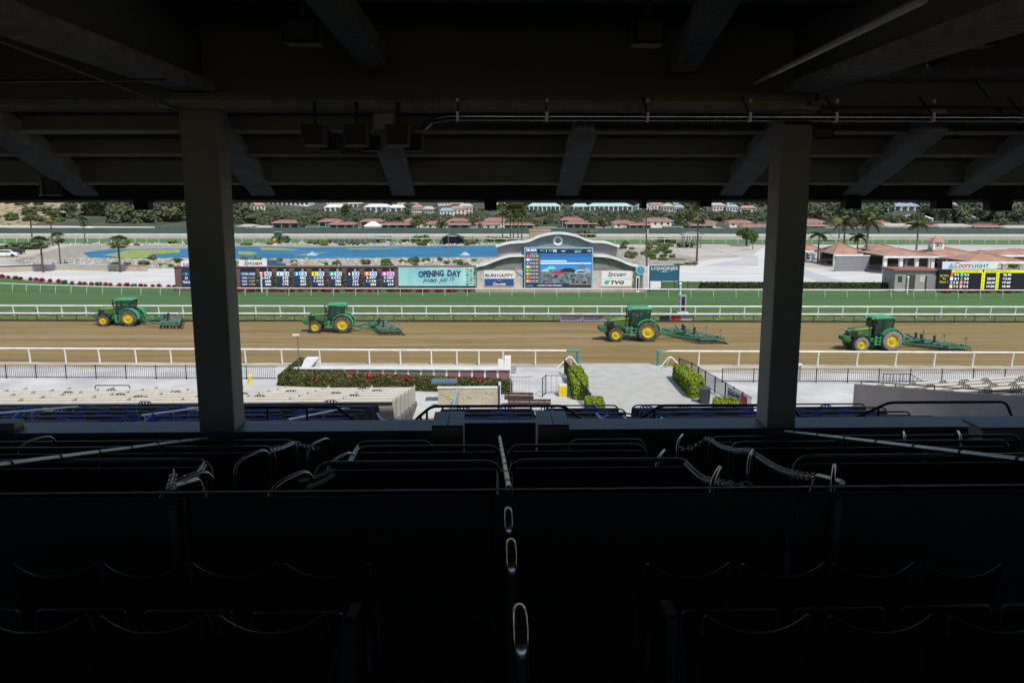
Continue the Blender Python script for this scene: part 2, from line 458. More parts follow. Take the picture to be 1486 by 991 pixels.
banner(989, 1004, 459, 465.5, yb0, 'small grey banner on the inner rail right of the red one', mat('grey_vinyl', (.35, .35, .38)), [])

# ================================================================== FOLIAGE
def leafmesh(name, m, lobes, n, size, flat=.0, seed=1):
    rd = random.Random(seed); b = MB()
    tot = sum(l[3] ** 2 for l in lobes)
    for (x, y, z, r, sz) in lobes:
        for k in range(int(n * r * r / tot)):
            v = Vector((rd.gauss(0, 1), rd.gauss(0, 1), rd.gauss(0, 1))).normalized()
            q = Vector((x, y, z)) + Vector((v.x * r, v.y * r, v.z * r * sz)) * (rd.random() ** .35) * rd.uniform(.85, 1.1)
            a = Vector((rd.gauss(0, 1), rd.gauss(0, 1), rd.gauss(0, .6))).normalized()
            c = a.cross(v + Vector((rd.gauss(0, .5), rd.gauss(0, .5), rd.gauss(0, .5))))
            if c.length < 1e-3: continue
            c.normalize(); s_ = size * rd.uniform(.6, 1.4)
            b.add([q - a * s_, q + c * s_ * .6, q + a * s_, q - c * s_ * .6], [(0, 1, 2, 3)])
    me = bpy.data.meshes.new(name); me.from_pydata(b.v, [], b.f); me.materials.append(m); return me
def fol(name, c, c2, rnd=.18, sc=1.5):
    return mat(name, c, c2, sc, .85, rnd=rnd, spec=.2)
f_dark = fol('dark_grey_green_leaves', (.085, .105, .06), (.14, .165, .095))
f_mid = fol('mid_green_leaves', (.075, .11, .035), (.12, .16, .055))
f_lite = fol('bright_green_leaves', (.11, .18, .03), (.16, .24, .05))
f_olive = fol('olive_leaves', (.12, .13, .055), (.17, .175, .085))
f_red = fol('crimson_flowers', (.17, .012, .022), (.28, .02, .05), .25, 4)
f_palm = fol('palm_leaves', (.075, .115, .03), (.16, .16, .06), .15, 1)
bark = mat('bark', (.10, .08, .06), (.06, .045, .035), 4, .9)

def mk_tree(name, seed, m, h, rad, n, size, low=.35):
    rd = random.Random(seed); lobes = []
    for k in range(9):
        a = rd.uniform(0, 6.28); rr = rad * rd.uniform(.1, .62)
        lobes.append((rr * math.cos(a), rr * math.sin(a), h * rd.uniform(low + .12, .84), rad * rd.uniform(.34, .55), rd.uniform(.6, .9)))
    lobes.append((0, 0, h * .78, rad * .5, .8))
    t = thing(name, 'x', 'tree')
    o = bpy.data.objects.new('crown', leafmesh('crown', m, lobes, n, size, seed=seed)); COL.objects.link(o); o.parent = t
    b = MB(); b.tube([(0, 0, -.4), (.1, 0, h * .3), (0, .1, h * .7)], [rad * .075, rad * .06, rad * .03], 6)
    for l in lobes[:5]: b.tube([(0, 0, h * .32), (l[0] * .6, l[1] * .6, l[2] * .8), l[:3]], [rad * .04, rad * .03, rad * .012], 5)
    b.build('trunk', bark, t, True)
    return t
PROTO = []
def park(o):
    for c in list(o.children): bpy.data.objects.remove(c)
    bpy.data.objects.remove(o)
TREES = [mk_tree('broadleaf_tree', 11, f_dark, 10, 5.2, 1500, .55), mk_tree('broadleaf_tree', 12, f_dark, 9, 4.6, 1300, .5, .25),
         mk_tree('broadleaf_tree', 13, f_mid, 8, 4.6, 1300, .5), mk_tree('broadleaf_tree', 14, f_olive, 8, 4.4, 1200, .5, .3),
         mk_tree('broadleaf_tree', 15, f_lite, 6, 4.2, 1200, .42, .2),
         mk_tree('broadleaf_tree', 16, f_dark, 9, 5.4, 1900, .62, -.05), mk_tree('broadleaf_tree', 17, f_olive, 8, 5.2, 1800, .6, -.05), mk_tree('broadleaf_tree', 18, f_mid, 8, 5.0, 1800, .58, -.05)]
TH_ = (10, 9, 8, 8, 6, 9, 8, 8)
TCAT = 'tree'
def plant_tree(px, py, Y, hpx, kind, label, group=None, wide=1.0, basez=None):
    p = pp(px, py, Y); z = hillz(p.x, Y) if basez is None else basez
    s = ppm(px, py, Y); h0 = TH_[kind]
    sc = hpx / s / h0 * 1.08
    return dup(TREES[kind], (p.x, Y, z - .05), random.uniform(0, 6.28), label, group, (sc * wide, sc * wide, sc))

def mk_shrub(name, seed, m, cat, n=420, size=.19, h=.75):
    rd = random.Random(seed)
    lobes = [(rd.uniform(-.5, .5), rd.uniform(-.5, .5), h * rd.uniform(.35, .6), rd.uniform(.4, .6), h * 1.1) for _ in range(5)]
    me = leafmesh(name, m, lobes, n, size, seed=seed)
    o = bpy.data.objects.new(name, me); COL.objects.link(o); return tag(o, 'x', cat)
SH = [mk_shrub('shrub', 21, f_olive, 'shrub'), mk_shrub('shrub', 22, f_mid, 'shrub'), mk_shrub('shrub', 23, f_lite, 'shrub'),
      mk_shrub('flower_bush', 24, f_red, 'bush', 300, .15, .75), mk_shrub('shrub', 25, f_dark, 'shrub')]
def shrub(px, py, wpx, kind, label, group, hs=1.0, z=0.02):
    p = gp(px, py); s = ppm(px, py, p.y); k = wpx / s / 1.7
    return dup(SH[kind], (p.x, p.y, z), random.uniform(0, 6.28), label, group, (k, k, k * hs))

# fan palm (tall trunk, ball crown) and feather palm (arching fronds)
def mk_fan(name, h, r, seed):
    rd = random.Random(seed); t = thing(name, 'x', 'palm tree')
    b = MB(); b.tube([(0, 0, -.3), (.02, 0, .5), (.05, .03, h * .5), (0, 0, h - r * .6)], [.24, .17, .14, .12], 7); b.build('trunk', bark, t, True)
    c = MB()
    for i in range(46):
        az = rd.uniform(0, 6.28); el = R(rd.uniform(-70, 85)); d = Vector((math.cos(az) * math.cos(el), math.sin(az) * math.cos(el), math.sin(el)))
        base = Vector((0, 0, h - r * .75)); mid = base + d * r * .55; sd = d.cross(Vector((0, 0, 1)))
        if sd.length < .01: sd = Vector((1, 0, 0))
        sd.normalize(); up = sd.cross(d)
        c.bar(base, mid, .03, .03)
        for j in range(9):
            g_ = R(-62 + 124 * j / 8); tip = mid + (d * math.cos(g_) + sd * math.sin(g_)) * r * .5 * rd.uniform(.85, 1.1) - Vector((0, 0, r * .10 * abs(math.sin(g_)) + r * .08))
            n_ = (d * -math.sin(g_) + sd * math.cos(g_)) * r * .055
            c.add([mid, mid.lerp(tip, .5) + n_, tip, mid.lerp(tip, .5) - n_], [(0, 1, 2, 3)])
    me = bpy.data.meshes.new('crown'); me.from_pydata(c.v, [], c.f); me.materials.append(f_palm)
    o = bpy.data.objects.new('crown', me); COL.objects.link(o); o.parent = t
    # skirt of dead leaves
    k = MB()
    for i in range(26):
        az = rd.uniform(0, 6.28); d = Vector((math.cos(az), math.sin(az), 0)); a = Vector((0, 0, h - r * .7)) + d * .15
        e = a + d * r * .35 - Vector((0, 0, r * rd.uniform(.5, 1.0))); sd = Vector((-d.y, d.x, 0)) * r * .12
        k.add([a, e + sd, e - sd], [(0, 1, 2)])
    me = bpy.data.meshes.new('skirt'); me.from_pydata(k.v, [], k.f); me.materials.append(mat('dead_palm_leaf', (.20, .15, .08), (.14, .10, .05), 3, .9))
    o = bpy.data.objects.new('dead_leaf_skirt', me); COL.objects.link(o); o.parent = t
    return t
FAN = mk_fan('fan_palm', 10.0, 2.0, 31)
def fan(px, pyb, pyt, label, Y=None, group=None, wide=1.0):
    p = gp(px, pyb) if Y is None else pp(px, pyb, Y)
    s = ppm(px, pyb, p.y); sc = (pyb - pyt) / s / 10.6
    z = 0 if Y is None else (hillz(p.x, Y))
    return dup(FAN, (p.x, p.y, z), random.uniform(0, 6), label, group, (sc * wide, sc * wide, sc))
def mk_feather(name, h, L, seed):
    rd = random.Random(seed); t = thing(name, 'x', 'palm tree')
    b = MB(); b.tube([(0, 0, -.3), (.05, 0, .5), (.1, .05, h * .5), (0, 0, h)], [.25, .18, .14, .11], 7); b.build('trunk', mat('grey_palm_trunk', (.17, .15, .13), (.11, .095, .08), 3, .9), t, True)
    fr = MB(); n = 12; pts = []
    for i in range(n + 1):
        u = i / n; pts.append(Vector((L * u * (1 - .18 * u), 0, L * (.55 * u - .95 * u * u))))
    fr.tube(pts, [.04 * (1 - .8 * i / n) for i in range(n + 1)], 3)
    for i in range(1, n * 3):
        u = i / (n * 3); p0 = Vector((L * u * (1 - .18 * u), 0, L * (.55 * u - .95 * u * u))); ln = L * .28 * math.sin(math.pi * min(1, u * .9 + .12)) + .1
        for sg in (-1, 1):
            e = p0 + Vector((ln * .35, sg * ln * .85, -ln * rd.uniform(.25, .7))); q = Vector((.07, 0, 0))
            fr.add([p0 - q, p0 + q, e], [(0, 1, 2)])
    me = bpy.data.meshes.new('frond'); me.from_pydata(fr.v, [], fr.f); me.materials.append(f_palm)
    for k in range(17):
        o = bpy.data.objects.new('frond', me); COL.objects.link(o); o.parent = t; o.location = (0, 0, h - .05)
        o.rotation_euler = (rd.uniform(-.3, .3), R(rd.uniform(-48, 28)), k * 2.4)
    return t
FEA = mk_feather('feather_palm', 7.0, 2.6, 41)
def feather(px, pyb, pyt, label, group=None, wide=1.0):
    p = gp(px, pyb); s = ppm(px, pyb, p.y); sc = (pyb - pyt) / s / 8.1
    return dup(FEA, (p.x, p.y, 0), random.uniform(0, 6), label, group, (sc * wide, sc * wide, sc))

# ------------------------------------------------------------------ palms
fan(63, 395.5, 341, 'fan palm with tan skirt standing left on the pale sand lot', wide=1.75)
fan(88, 385.5, 335, 'slim fan palm just right of the tan-skirted palm on the sand lot', wide=1.33)
fan(175, 395.5, 340, 'bushy fan palm in front of the low tan wall, near the left column', wide=1.82)
fan(47, 352, 302, 'tallest fan palm at the far left behind the lake end', wide=1.40)
fan(77, 357, 306, 'fan palm second from the left behind the lake end', wide=1.26)
fan(124, 355, 314, 'fan palm behind the weedy lake end, third from the left', wide=1.19)
for i, x in enumerate((729, 741, 745, 752, 757)):
    fan(x, 350, 293 + (i % 2) * 3, 'tall thin fan palm in the clump left of the video board crest', group='fan palm clump behind the video board', wide=1.09)
fan(1011, 380, 294, 'single tall fan palm standing in the lot right of the video board', wide=1.09)
feather(1187, 381, 334, 'small feather palm at the left end of the tiled pavilions', wide=1.35)
feather(1222, 384, 315, 'feather palm, tallest pale trunk left of the pavilion group', wide=1.08)
feather(1217, 351, 314, 'feather palm behind the pavilions with only its crown clear', wide=1.49)
feather(1243, 383, 338, 'shorter feather palm between two taller pavilion palms', wide=1.22)
feather(1256, 385, 314, 'full dark feather palm, rightmost of the pavilion palm trio', wide=1.22)
feather(1329, 366, 320, 'feather palm with drooping fronds beside the tiled cupola', wide=1.49)
fan(1259, 350, 298, 'fan palm far behind the pavilion palms with its crown near the roof edge', wide=1.40)
# ------------------------------------------------------------------ shrubs
for i in range(26):
    x = 2 + i * 10.1 + random.uniform(-2, 2)
    y = lerp(402.5, 412, min(1, x / 110)) if x < 110 else lerp(412, 417.5, (x - 110) / 150)
    shrub(x, y + 1, random.uniform(7.5, 10), 3 if random.random() < .78 else 1, 'round crimson flowering bush in the row along the left turf edge', 'crimson bushes along the turf', 1.15)
    if random.random() < .4: pass
for i in range(24):
    shrub(352 + i * 14.2 + random.uniform(-3, 3), 423.8, random.uniform(10, 15), 3, 'low crimson flower bush at the foot of the left odds board', 'crimson flowers below the left odds board', .75)
for i in range(9):
    shrub(1366 + i * 14 + random.uniform(-3, 3), 425.2, random.uniform(10, 14), 3, 'low crimson flower bush at the foot of the right odds board', 'crimson flowers below the right odds board', .75)
rd = random.Random(5)
for i in range(46):
    x = rd.uniform(150, 690); y = rd.uniform(378, 388)
    shrub(x, y, rd.uniform(8, 16), rd.choice((0, 0, 1, 2)), 'low olive shrub on the rocky near bank of the lake', 'shrubs on the near lake bank', .95)
for i in range(26):
    x = rd.uniform(100, 700); y = rd.uniform(353.5, 356.5)
    shrub(x, y, rd.uniform(7, 22), rd.choice((0, 2, 1)), 'low shrub on the rocky far bank of the lake', 'shrubs on the far lake bank', .6)
for i in range(40):
    x = rd.uniform(898, 975); y = rd.uniform(355, 382)
    shrub(x, y, rd.uniform(6, 15), rd.choice((0, 0, 1, 2, 4)), 'small shrub in the rough planting right of the video board', 'shrubs right of the video board', .9)
for x, y, wd, k, hs in ((1000, 384, 22, 0, .3), (985, 385, 14, 0, .35), (997, 359, 24, 1, .6), (1005, 356, 14, 2, .7), (962, 352, 16, 1, .9), (975, 353, 12, 1, .9)):
    shrub(x, y, wd, k, 'low scrub clump on the bare ground near the pergola', 'scrub near the pergola', hs)
shrub(612, 352, 30, 2, 'big bright green bush beyond the lake, left of the grey arch', None, .75)
shrub(590, 352, 14, 4, 'dark bush left of the big bright green bush beyond the lake', None, 1.0)
shrub(682, 351, 22, 2, 'bright green bush right of the grey arch beyond the lake', None, .7)
shrub(716, 351, 22, 2, 'yellow green bush at the foot of the fan palm clump', None, .75)
shrub(733, 351, 12, 4, 'dark green bush at the foot of the fan palm clump', None, 1.3)
shrub(408, 354, 14, 1, 'single green bush on the far lake bank left of centre', None, .9)
shrub(852, 344, 30, 4, 'dark spreading bush just behind the right shoulder of the video board', None, .8)
for x, y, wd, k in ((1212, 372, 9, 2), (1225, 378, 9, 2), (1178, 373, 10, 2), (1204, 383, 8, 4), (1270, 382, 12, 1), (1353, 387, 12, 1), (1368, 387, 12, 3), (1470, 389, 12, 1)):
    shrub(x, y, wd, k, 'garden shrub among the white pavilion pillars', 'garden shrubs at the pavilions', 1.1)
for x, wd in ((25, 30), (5, 18), (40, 26)):
    shrub(x, 362, wd, 1, 'dense green shrub beside the parked car at the far left', 'green shrubs at the far left', .65)
# rocks, one uncountable mass
rk = MB()
def rock(p, s):
    a = [Vector((rd.uniform(.6, 1) * x, rd.uniform(.6, 1) * y, rd.uniform(.5, 1) * z)) for x, y, z in ((1, 0, 0), (-1, 0, 0), (0, 1, 0), (0, -1, 0), (0, 0, .8), (.5, .5, .5), (-.5, -.5, .5))]
    a = [Matrix.Rotation(p.x * 7, 3, 'Z') @ v * s + p for v in a]
    rk.add(a, [(0, 5, 4), (0, 2, 5), (2, 4, 5), (2, 1, 4), (1, 6, 4), (1, 3, 6), (3, 4, 6), (3, 0, 4)])
for i in range(3600):
    x = rd.uniform(40, 720); y = rd.choice((rd.uniform(377, 389.5), rd.uniform(377, 380), rd.uniform(353.2, 356.8)))
    rock(gp(x, y), rd.uniform(.15, .6) * (1.8 if rd.random() < .08 else 1))
for i in range(350): rock(gp(rd.uniform(900, 1000), rd.uniform(356, 384)), rd.uniform(.12, .45))
stuff(rk.build('rocks', mat('pale_rock', (.50, .47, .42), (.26, .24, .21), 1.2, .95)), 'pale grey rocks lining both banks of the lake', 'rocks')
# ================================================================== TRACTORS
jd = mat('tractor_green', (.016, .12, .03), (.05, .15, .055), 1.4, .45, bump=.05, bscale=30)
jdl = mat('sky_lit_green', (.05, .30, .13), (.07, .34, .17), 2, .4)  # lighter copy of the green with the sky's reflection painted in
rub = mat('dusty_tyre', (.035, .033, .03), (.14, .125, .10), 3, .9)
rub2 = mat('pale_dusty_tyre', (.16, .155, .145), (.27, .26, .24), 5, .9)
rimy = mat('yellow_rim', (.62, .48, .02), (.50, .38, .03), 4, .4)
glass = mat('cab_glass', (.035, .06, .055), None, rough=.06, spec=.8)
interior = mat('cab_interior', (.02, .02, .022), None, rough=.8)
amber = mat('amber_lamp', (.6, .2, .02), None, rough=.3)
def wheel(parent, x, y, r, wdt, tm):
    t = bpy.data.objects.new('wheel', None); COL.objects.link(t); t.parent = parent; t.location = (x, y, r)
    ri = r * .60
    MB().lathe([(ri, -wdt * .46), (r * .86, -wdt * .5), (r * .94, -wdt * .42), (r * .95, wdt * .42), (r * .86, wdt * .5), (ri, wdt * .46), (ri, -wdt * .46)], 28, axis='Y', cap=False).build('tyre', tm, t, True)
    lug = MB()
    for k in range(20):
        for sg in (-1, 1):
            a = 2 * math.pi * (k + (.5 if sg > 0 else 0)) / 20
            c = Vector((math.cos(a), 0, math.sin(a))); tg = Vector((-math.sin(a), 0, math.cos(a)))
            p0 = c * r * .965 + Vector((0, sg * wdt * .02, 0)) + tg * r * .07; p1 = c * r * .955 + Vector((0, sg * wdt * .49, 0)) - tg * r * .07
            lug.bar(p0, p1, r * .075, r * .075, up=c)
    stuff(lug.build('tyre_lugs', tm, t))
    rm = MB(); rm.lathe([(ri * .98, -wdt * .44), (ri * .9, -wdt * .40), (ri * .84, -wdt * .18), (ri * .45, -wdt * .2), (ri * .40, -wdt * .33), (ri * .16, -wdt * .36), (ri * .14, -wdt * .44), (.005, -wdt * .44)], 24, axis='Y', cap=False)
    rm.lathe([(ri * .98, wdt * .44), (ri * .84, wdt * .2), (.005, wdt * .2)], 24, axis='Y', cap=False)
    o = rm.build('rim', rimy, t, True)
    bl = MB()
    for k in range(8):
        a = k * math.pi / 4; bl.box((math.cos(a) * ri * .3, -wdt * .36, math.sin(a) * ri * .3), (.05, .05, .05))
    return t
def mk_tractor(tm):
    t = thing('tractor', 'x', 'tractor')
    FX, RX = -1.36, 1.36
    # chassis and axles
    k = MB(); k.bb(-2.0, 1.5, -.28, .28, .62, 1.05); k.bb(RX - .18, RX + .18, -.85, .85, .70, 1.02); k.bb(FX - .12, FX + .12, -.8, .8, .5, .75); k.bb(.9, 1.9, -.4, .4, .55, 1.25)
    k.build('chassis', dark, t)
    # bonnet, side profile extruded with narrower top
    prof = [(-2.12, 1.30), (-2.18, 1.75), (-2.02, 1.98), (-1.2, 2.10), (-.15, 2.20), (-.15, 1.25), (-1.0, 1.12)]
    k = MB(); n = len(prof)
    def hw(z): return .40 if z < 1.85 else .30
    k.v = [(x, -hw(z), z) for x, z in prof] + [(x, hw(z), z) for x, z in prof]
    k.f = [tuple(range(n)), tuple(range(2 * n - 1, n - 1, -1))] + [(i, i + n, (i + 1) % n + n, (i + 1) % n) for i in range(n)]
    hood = k.build('bonnet', jd, t, bevel=.05)
    MB().bb(-2.06, -1.45, -.43, .43, 1.36, 1.80).build('grille', dark, t, bevel=.03)
    MB().add([(-1.75, -.412, 1.86), (-.18, -.412, 1.98), (-.18, -.412, 2.07), (-1.75, -.412, 1.91)], [(0, 1, 2, 3)]).add([(-1.75, .412, 1.86), (-.18, .412, 1.98), (-.18, .412, 2.07), (-1.75, .412, 1.91)], [(3, 2, 1, 0)]).build('stripe', yellow, hood)
    for sy in (-1, 1): MB().box((-2.13, sy * .2, 1.78), (.08, .2, .13)).build('headlight', white, t, bevel=.02)
    # front weights
    MB().prism([(-2.72, .98), (-2.72, 1.30), (-2.1, 1.34), (-2.0, .80), (-2.35, .78)], -.45, .45).build('front_weight', jd, t, bevel=.03)
    # front mudguards
    for sy in (-1, 1):
        k = MB(); o_, i_ = [], []
        for j in range(9):
            a = R(18 + 120 * j / 8); o_.append((FX + .80 * math.cos(a), .68 + .80 * math.sin(a))); i_.append((FX + .74 * math.cos(a), .68 + .74 * math.sin(a)))
        for j in range(8):
            k.prism([o_[j], o_[j + 1], i_[j + 1], i_[j]], sy * .62, sy * 1.05)
        k.build('front_mudguard', dark, t)
        k = MB(); o_, i_ = [], []
        for j in range(11):
            a = R(-8 + 158 * j / 10); o_.append((RX + 1.06 * math.cos(a), .95 + 1.06 * math.sin(a))); i_.append((RX + .99 * math.cos(a), .95 + .99 * math.sin(a)))
        for j in range(10):
            k.prism([o_[j], o_[j + 1], i_[j + 1], i_[j]], sy * .52, sy * 1.12)
        k.build('rear_mudguard', jdl, t)
    # cab
    cab = bpy.data.objects.new('cab', None); COL.objects.link(cab); cab.parent = t
    k = MB()
    for sy in (-1, 1):
        k.bar((-.10, sy * .62, 1.25), (.02, sy * .70, 2.84), .08, .08); k.bar((1.52, sy * .72, 1.75), (1.62, sy * .72, 2.84), .09, .09); k.bar((.62, sy * .74, 1.5), (.62, sy * .74, 2.84), .06, .06)
        k.bar((.0, sy * .68, 1.30), (1.55, sy * .74, 1.75), .06, .08)
    k.bar((-.12, -.64, 1.3), (-.12, .64, 1.3), .08, .1); k.bar((1.55, -.72, 1.8), (1.55, .72, 1.8), .1, .1)
    k.build('cab_frame', dark, cab)
    k = MB()
    for sy in (-1, 1):
        a = [(-.06, sy * .655, 1.4), (.6, sy * .73, 1.6), (.6, sy * .735, 2.8), (.0, sy * .69, 2.8)]; k.add(a, [(0, 1, 2, 3)])
        a = [(.64, sy * .738, 1.62), (1.5, sy * .72, 1.85), (1.58, sy * .72, 2.8), (.64, sy * .738, 2.8)]; k.add(a, [(0, 1, 2, 3)])
    k.add([(-.1, -.6, 1.35), (-.1, .6, 1.35), (0, .66, 2.8), (0, -.66, 2.8)], [(0, 1, 2, 3)]); k.add([(1.56, -.68, 1.85), (1.56, .68, 1.85), (1.62, .68, 2.8), (1.62, -.68, 2.8)], [(0, 1, 2, 3)])
    gl = mat('cab_tinted_glass', (.10, .19, .16), None, rough=.04, spec=.6)
    b_ = gl.node_tree.nodes['Principled BSDF']; b_.inputs['Transmission Weight'].default_value = .75; b_.inputs['IOR'].default_value = 1.05
    k.build('window', gl, cab)
    MB().bb(.0, 1.5, -.6, .6, 1.2, 1.42).build('cab_floor', interior, cab)
    k = MB(); k.bb(.75, 1.25, -.27, .27, 1.42, 1.85); k.box((1.22, 0, 2.15), (.14, .5, .75)); k.build('seat', interior, cab, bevel=.04)
    k = MB(); k.tube([(.15, 0, 1.4), (.38, 0, 1.98)], .04, 6); k.lathe([(.2, -.015), (.2, .015)], 12, (.4, 0, 2.0)); k.build('steering_wheel', interior, cab)
    MB().prism([(-.16, 2.84), (-.20, 2.94), (-.02, 3.06), (1.5, 3.06), (1.74, 2.96), (1.72, 2.84)], -.80, .80).build('cab_roof', jdl, cab, bevel=.05)
    for sy in (-1, 1): MB().box((-.21, sy * .5, 2.87), (.08, .22, .1)).build('work_light', white, cab)
    MB().tube([(-.38, -.42, 2.0), (-.40, -.46, 2.75), (-.43, -.46, 3.02)], .055, 8).build('exhaust', dark, t, True)
    k = MB(); k.bar((-.1, -.7, 2.6), (-.15, -1.05, 2.65), .03, .03); k.box((-.15, -1.12, 2.55), (.05, .2, .34)); k.build('mirror', dark, t)
    k = MB()
    for j in range(3): k.box((.16 + .02 * j, -.86, .58 + .28 * j), (.42, .22, .05))
    for sx in (-.06, .38): k.bar((sx, -.86, .5), (sx + .05, -.86, 1.32), .05, .2)
    k.build('steps', jdl, t)
    MB().bb(-.55, .0, -.75, -.42, .75, 1.15).build('fuel_tank', jd, t, bevel=.05)
    k = MB(); k.bar((1.9, -.3, 1.1), (2.35, -.35, .65), .08, .1); k.bar((1.9, .3, 1.1), (2.35, .35, .65), .08, .1); k.bb(1.7, 2.35, -.06, .06, .48, .58); k.bb(1.85, 2.1, -.35, .35, .9, 1.75); k.build('hitch', jd, t)
    for sy in (-1, 1):
        wheel(t, FX, sy * .84, .66, .42, tm); wheel(t, RX, sy * .92, .92, .50, tm)
        MB().box((1.7, sy * .95, 2.0), (.06, .16, .1)).build('tail_light', amber, t)
    return t
def mk_harrow():
    t = thing('harrow', 'x', 'harrow')
    hg = mat('harrow_green', (.02, .17, .09), (.05, .19, .12), 3, .5); st = mat('harrow_worn_steel', (.22, .27, .22), (.12, .17, .13), 4, .6)
    def P(u, v, z): return (2.3 + u + v * -.36, v, z)          # u along travel, v across (near side is -)
    k = MB(); k.tube([(.0, 0, .52), P(.2, 2.6, .5)], .07, 6); k.tube([(.0, 0, .52), P(.2, -2.6, .42)], .07, 6); k.bar((.0, 0, .52), P(1.0, 0, .72), .16, .16); k.bar(P(.0, 0, .72), P(0.6, 1.6, .95), .1, .1)
    k.build('drawbar', hg, t)
    k = MB()
    for u in (.1, .9, 1.7, 2.4): k.bar(P(u, -2.9, .46), P(u, 2.9, .46), .13, .13)
    for v in (-2.9, 2.9): k.bar(P(.1, v, .46), P(2.45, v, .46), .12, .16)
    k.build('frame', hg, t)
    k = MB()
    for v in (-2.2, -1.45, -.7, .05, .8, 1.5, 2.2): k.bar(P(.1, v, .56), P(2.4, v, .56), .09, .07)
    for v in (-1.8, 0, 1.8): k.bar(P(.4, v - .5, .62), P(2.1, v + .6, .66), .07, .07)
    k.build('cross_bars', st, t)
    k = MB()
    for u in (.1, .5, .9, 1.3, 1.7, 2.1, 2.4):
        for i in range(26):
            v = -2.85 + i * .228; k.bar(P(u, v, .46), P(u + .14, v, -.02), .03, .03)
    stuff(k.build('tines', dark, t))
    for u, v in ((.9, -.9), (.9, .9), (.5, 0)):
        q = MB(); q.box(P(u, v, .62 + .14), (.16, .16, .36)); q.tube([P(u, v, .9), P(u, v, 1.2)], .035, 5); q.box(P(u, v, 1.05), (.22, .16, .16)); q.build('lift_cylinder', dark, t)
    for v in (-2.6, -.6, 1.4):
        q = MB(); q.bar(P(1.5, v, .5), P(2.3, v, 1.15), .05, .05); q.bar(P(2.35, v, .5), P(2.3, v, 1.15), .05, .05); q.tube([P(2.25, v - .1, 1.15), P(2.35, v + .1, 1.2)], .06, 6); q.build('lift_arm', st, t)
    k = MB(); k.bar(P(2.4, -2.9, .3), P(2.75, -2.9, .02), .05, .05); k.bar(P(2.75, -3, .05), P(2.75, 3, .05), .1, .08); k.build('levelling_bar', dark, t)
    return t
TRA = mk_tractor(rub); TRB = mk_tractor(rub2); HAR = mk_harrow()
for (x0, x1, yb, pr, rz, lab, hl) in (
        (140, 210, 473, TRA, 0, 'green tractor at the far left, first in line and farthest away', 'green drag harrow partly hidden behind the left column'),
        (443, 517, 482.5, TRA, R(2.5), 'green tractor second from the left in front of the odds board', 'green drag harrow behind the second tractor from the left'),
        (870, 957, 494.5, TRA, R(4), 'green tractor in front of the video board, third from the left', 'green drag harrow behind the third tractor, right of the video board'),
        (1215, 1309, 508, TRB, R(9), 'nearest green tractor with pale dusty tyres at the right', 'long green drag harrow at the far right behind the nearest tractor')):
    p = gp((x0 + x1) / 2, yb - 1.2); s = ppm((x0 + x1) / 2, yb, p.y); sc = (x1 - x0) / s / (5.15 if rz < .1 else 5.55)
    dup(pr, (p.x, p.y, .02), rz, lab, 'tractors harrowing the dirt', (sc, sc, sc * .94))
    e = p + Vector((math.cos(rz), math.sin(rz), 0)) * 2.3 * sc
    dup(HAR, (e.x, e.y, .03), rz, hl, 'harrows towed by the tractors', (sc * .88, sc * .95, sc))

# ================================================================== SIGNBOARDS
def EM(name, c, e): return mat(name, c, None, rough=.6, emit=e)
lwhite = EM('lit_white', (.85, .88, .9), .55)
# ---- left odds board
Yt = gp(480, 423).y
def box_px(x0, x1, y0, y1, Y): a = pp(x0, y1, Y); b = pp(x1, y0, Y); return a.x, b.x, a.z, b.z
X0, X1, Z0, Z1 = box_px(255, 690, 388, 421.5, Yt)
ZB = -.05
t = thing('odds_board', 'long maroon odds board with nine arched number panels on the left', 'board', ((X0 + X1) / 2, Yt, 0))
cx = (X0 + X1) / 2
MB().bb(X0 - cx, X1 - cx, 0, 1.0, ZB, Z1).build('body', maroon, t)
MB().bb(X0 - cx - .1, X1 - cx + .1, -.12, 1.1, Z1, Z1 + .14).build('coping', mat('maroon_coping', (.20, .10, .09), None, rough=.8), t)
blue1 = EM('panel_navy', (.012, .028, .085), .12); blue2 = EM('panel_blue', (.02, .09, .19), .2)
capm = EM('panel_black', (.008, .010, .02), .05)
nums = [('1', '9/2', ('2,067', '600', '385'), (.45, .02, .04)), ('2', '21', ('543', '278', '175'), (.55, .6, .68)), ('3', '12', ('882', '452', '269'), (.02, .22, .5)), ('4', '7/2', ('2,542', '1,003', '453'), (.62, .58, .03)),
        ('5', '9/2', ('2,036', '785', '536'), (.02, .36, .22)), ('6', '23', ('571', '227', '133'), (.012, .015, .03)), ('7', '7/2', ('2,497', '1,158', '282'), (.62, .16, .02)), ('8', '5/2', ('3,280', '1,414', '639'), (.60, .08, .50))]
paleblue = EM('pale_odds_cell', (.50, .66, .78), .45); palepink = EM('pink_odds_cell', (.75, .50, .72), .45)
def arch(x0, x1, z0, z1, r):
    return [(x0, z0), (x1, z0), (x1, z1 - r)] + [(x1 - r + r * math.cos(a), z1 - r + r * math.sin(a)) for a in (R(30), R(60), R(90))] + [(x0 + r - r * math.cos(a), z1 - r + r * math.sin(a)) for a in (R(90), R(60), R(30))] + [(x0, z1 - r)]
pxs = [(349, 373)] + [(376.5 + 25.4 * i, 395 + 25.4 * i) for i in range(8)]
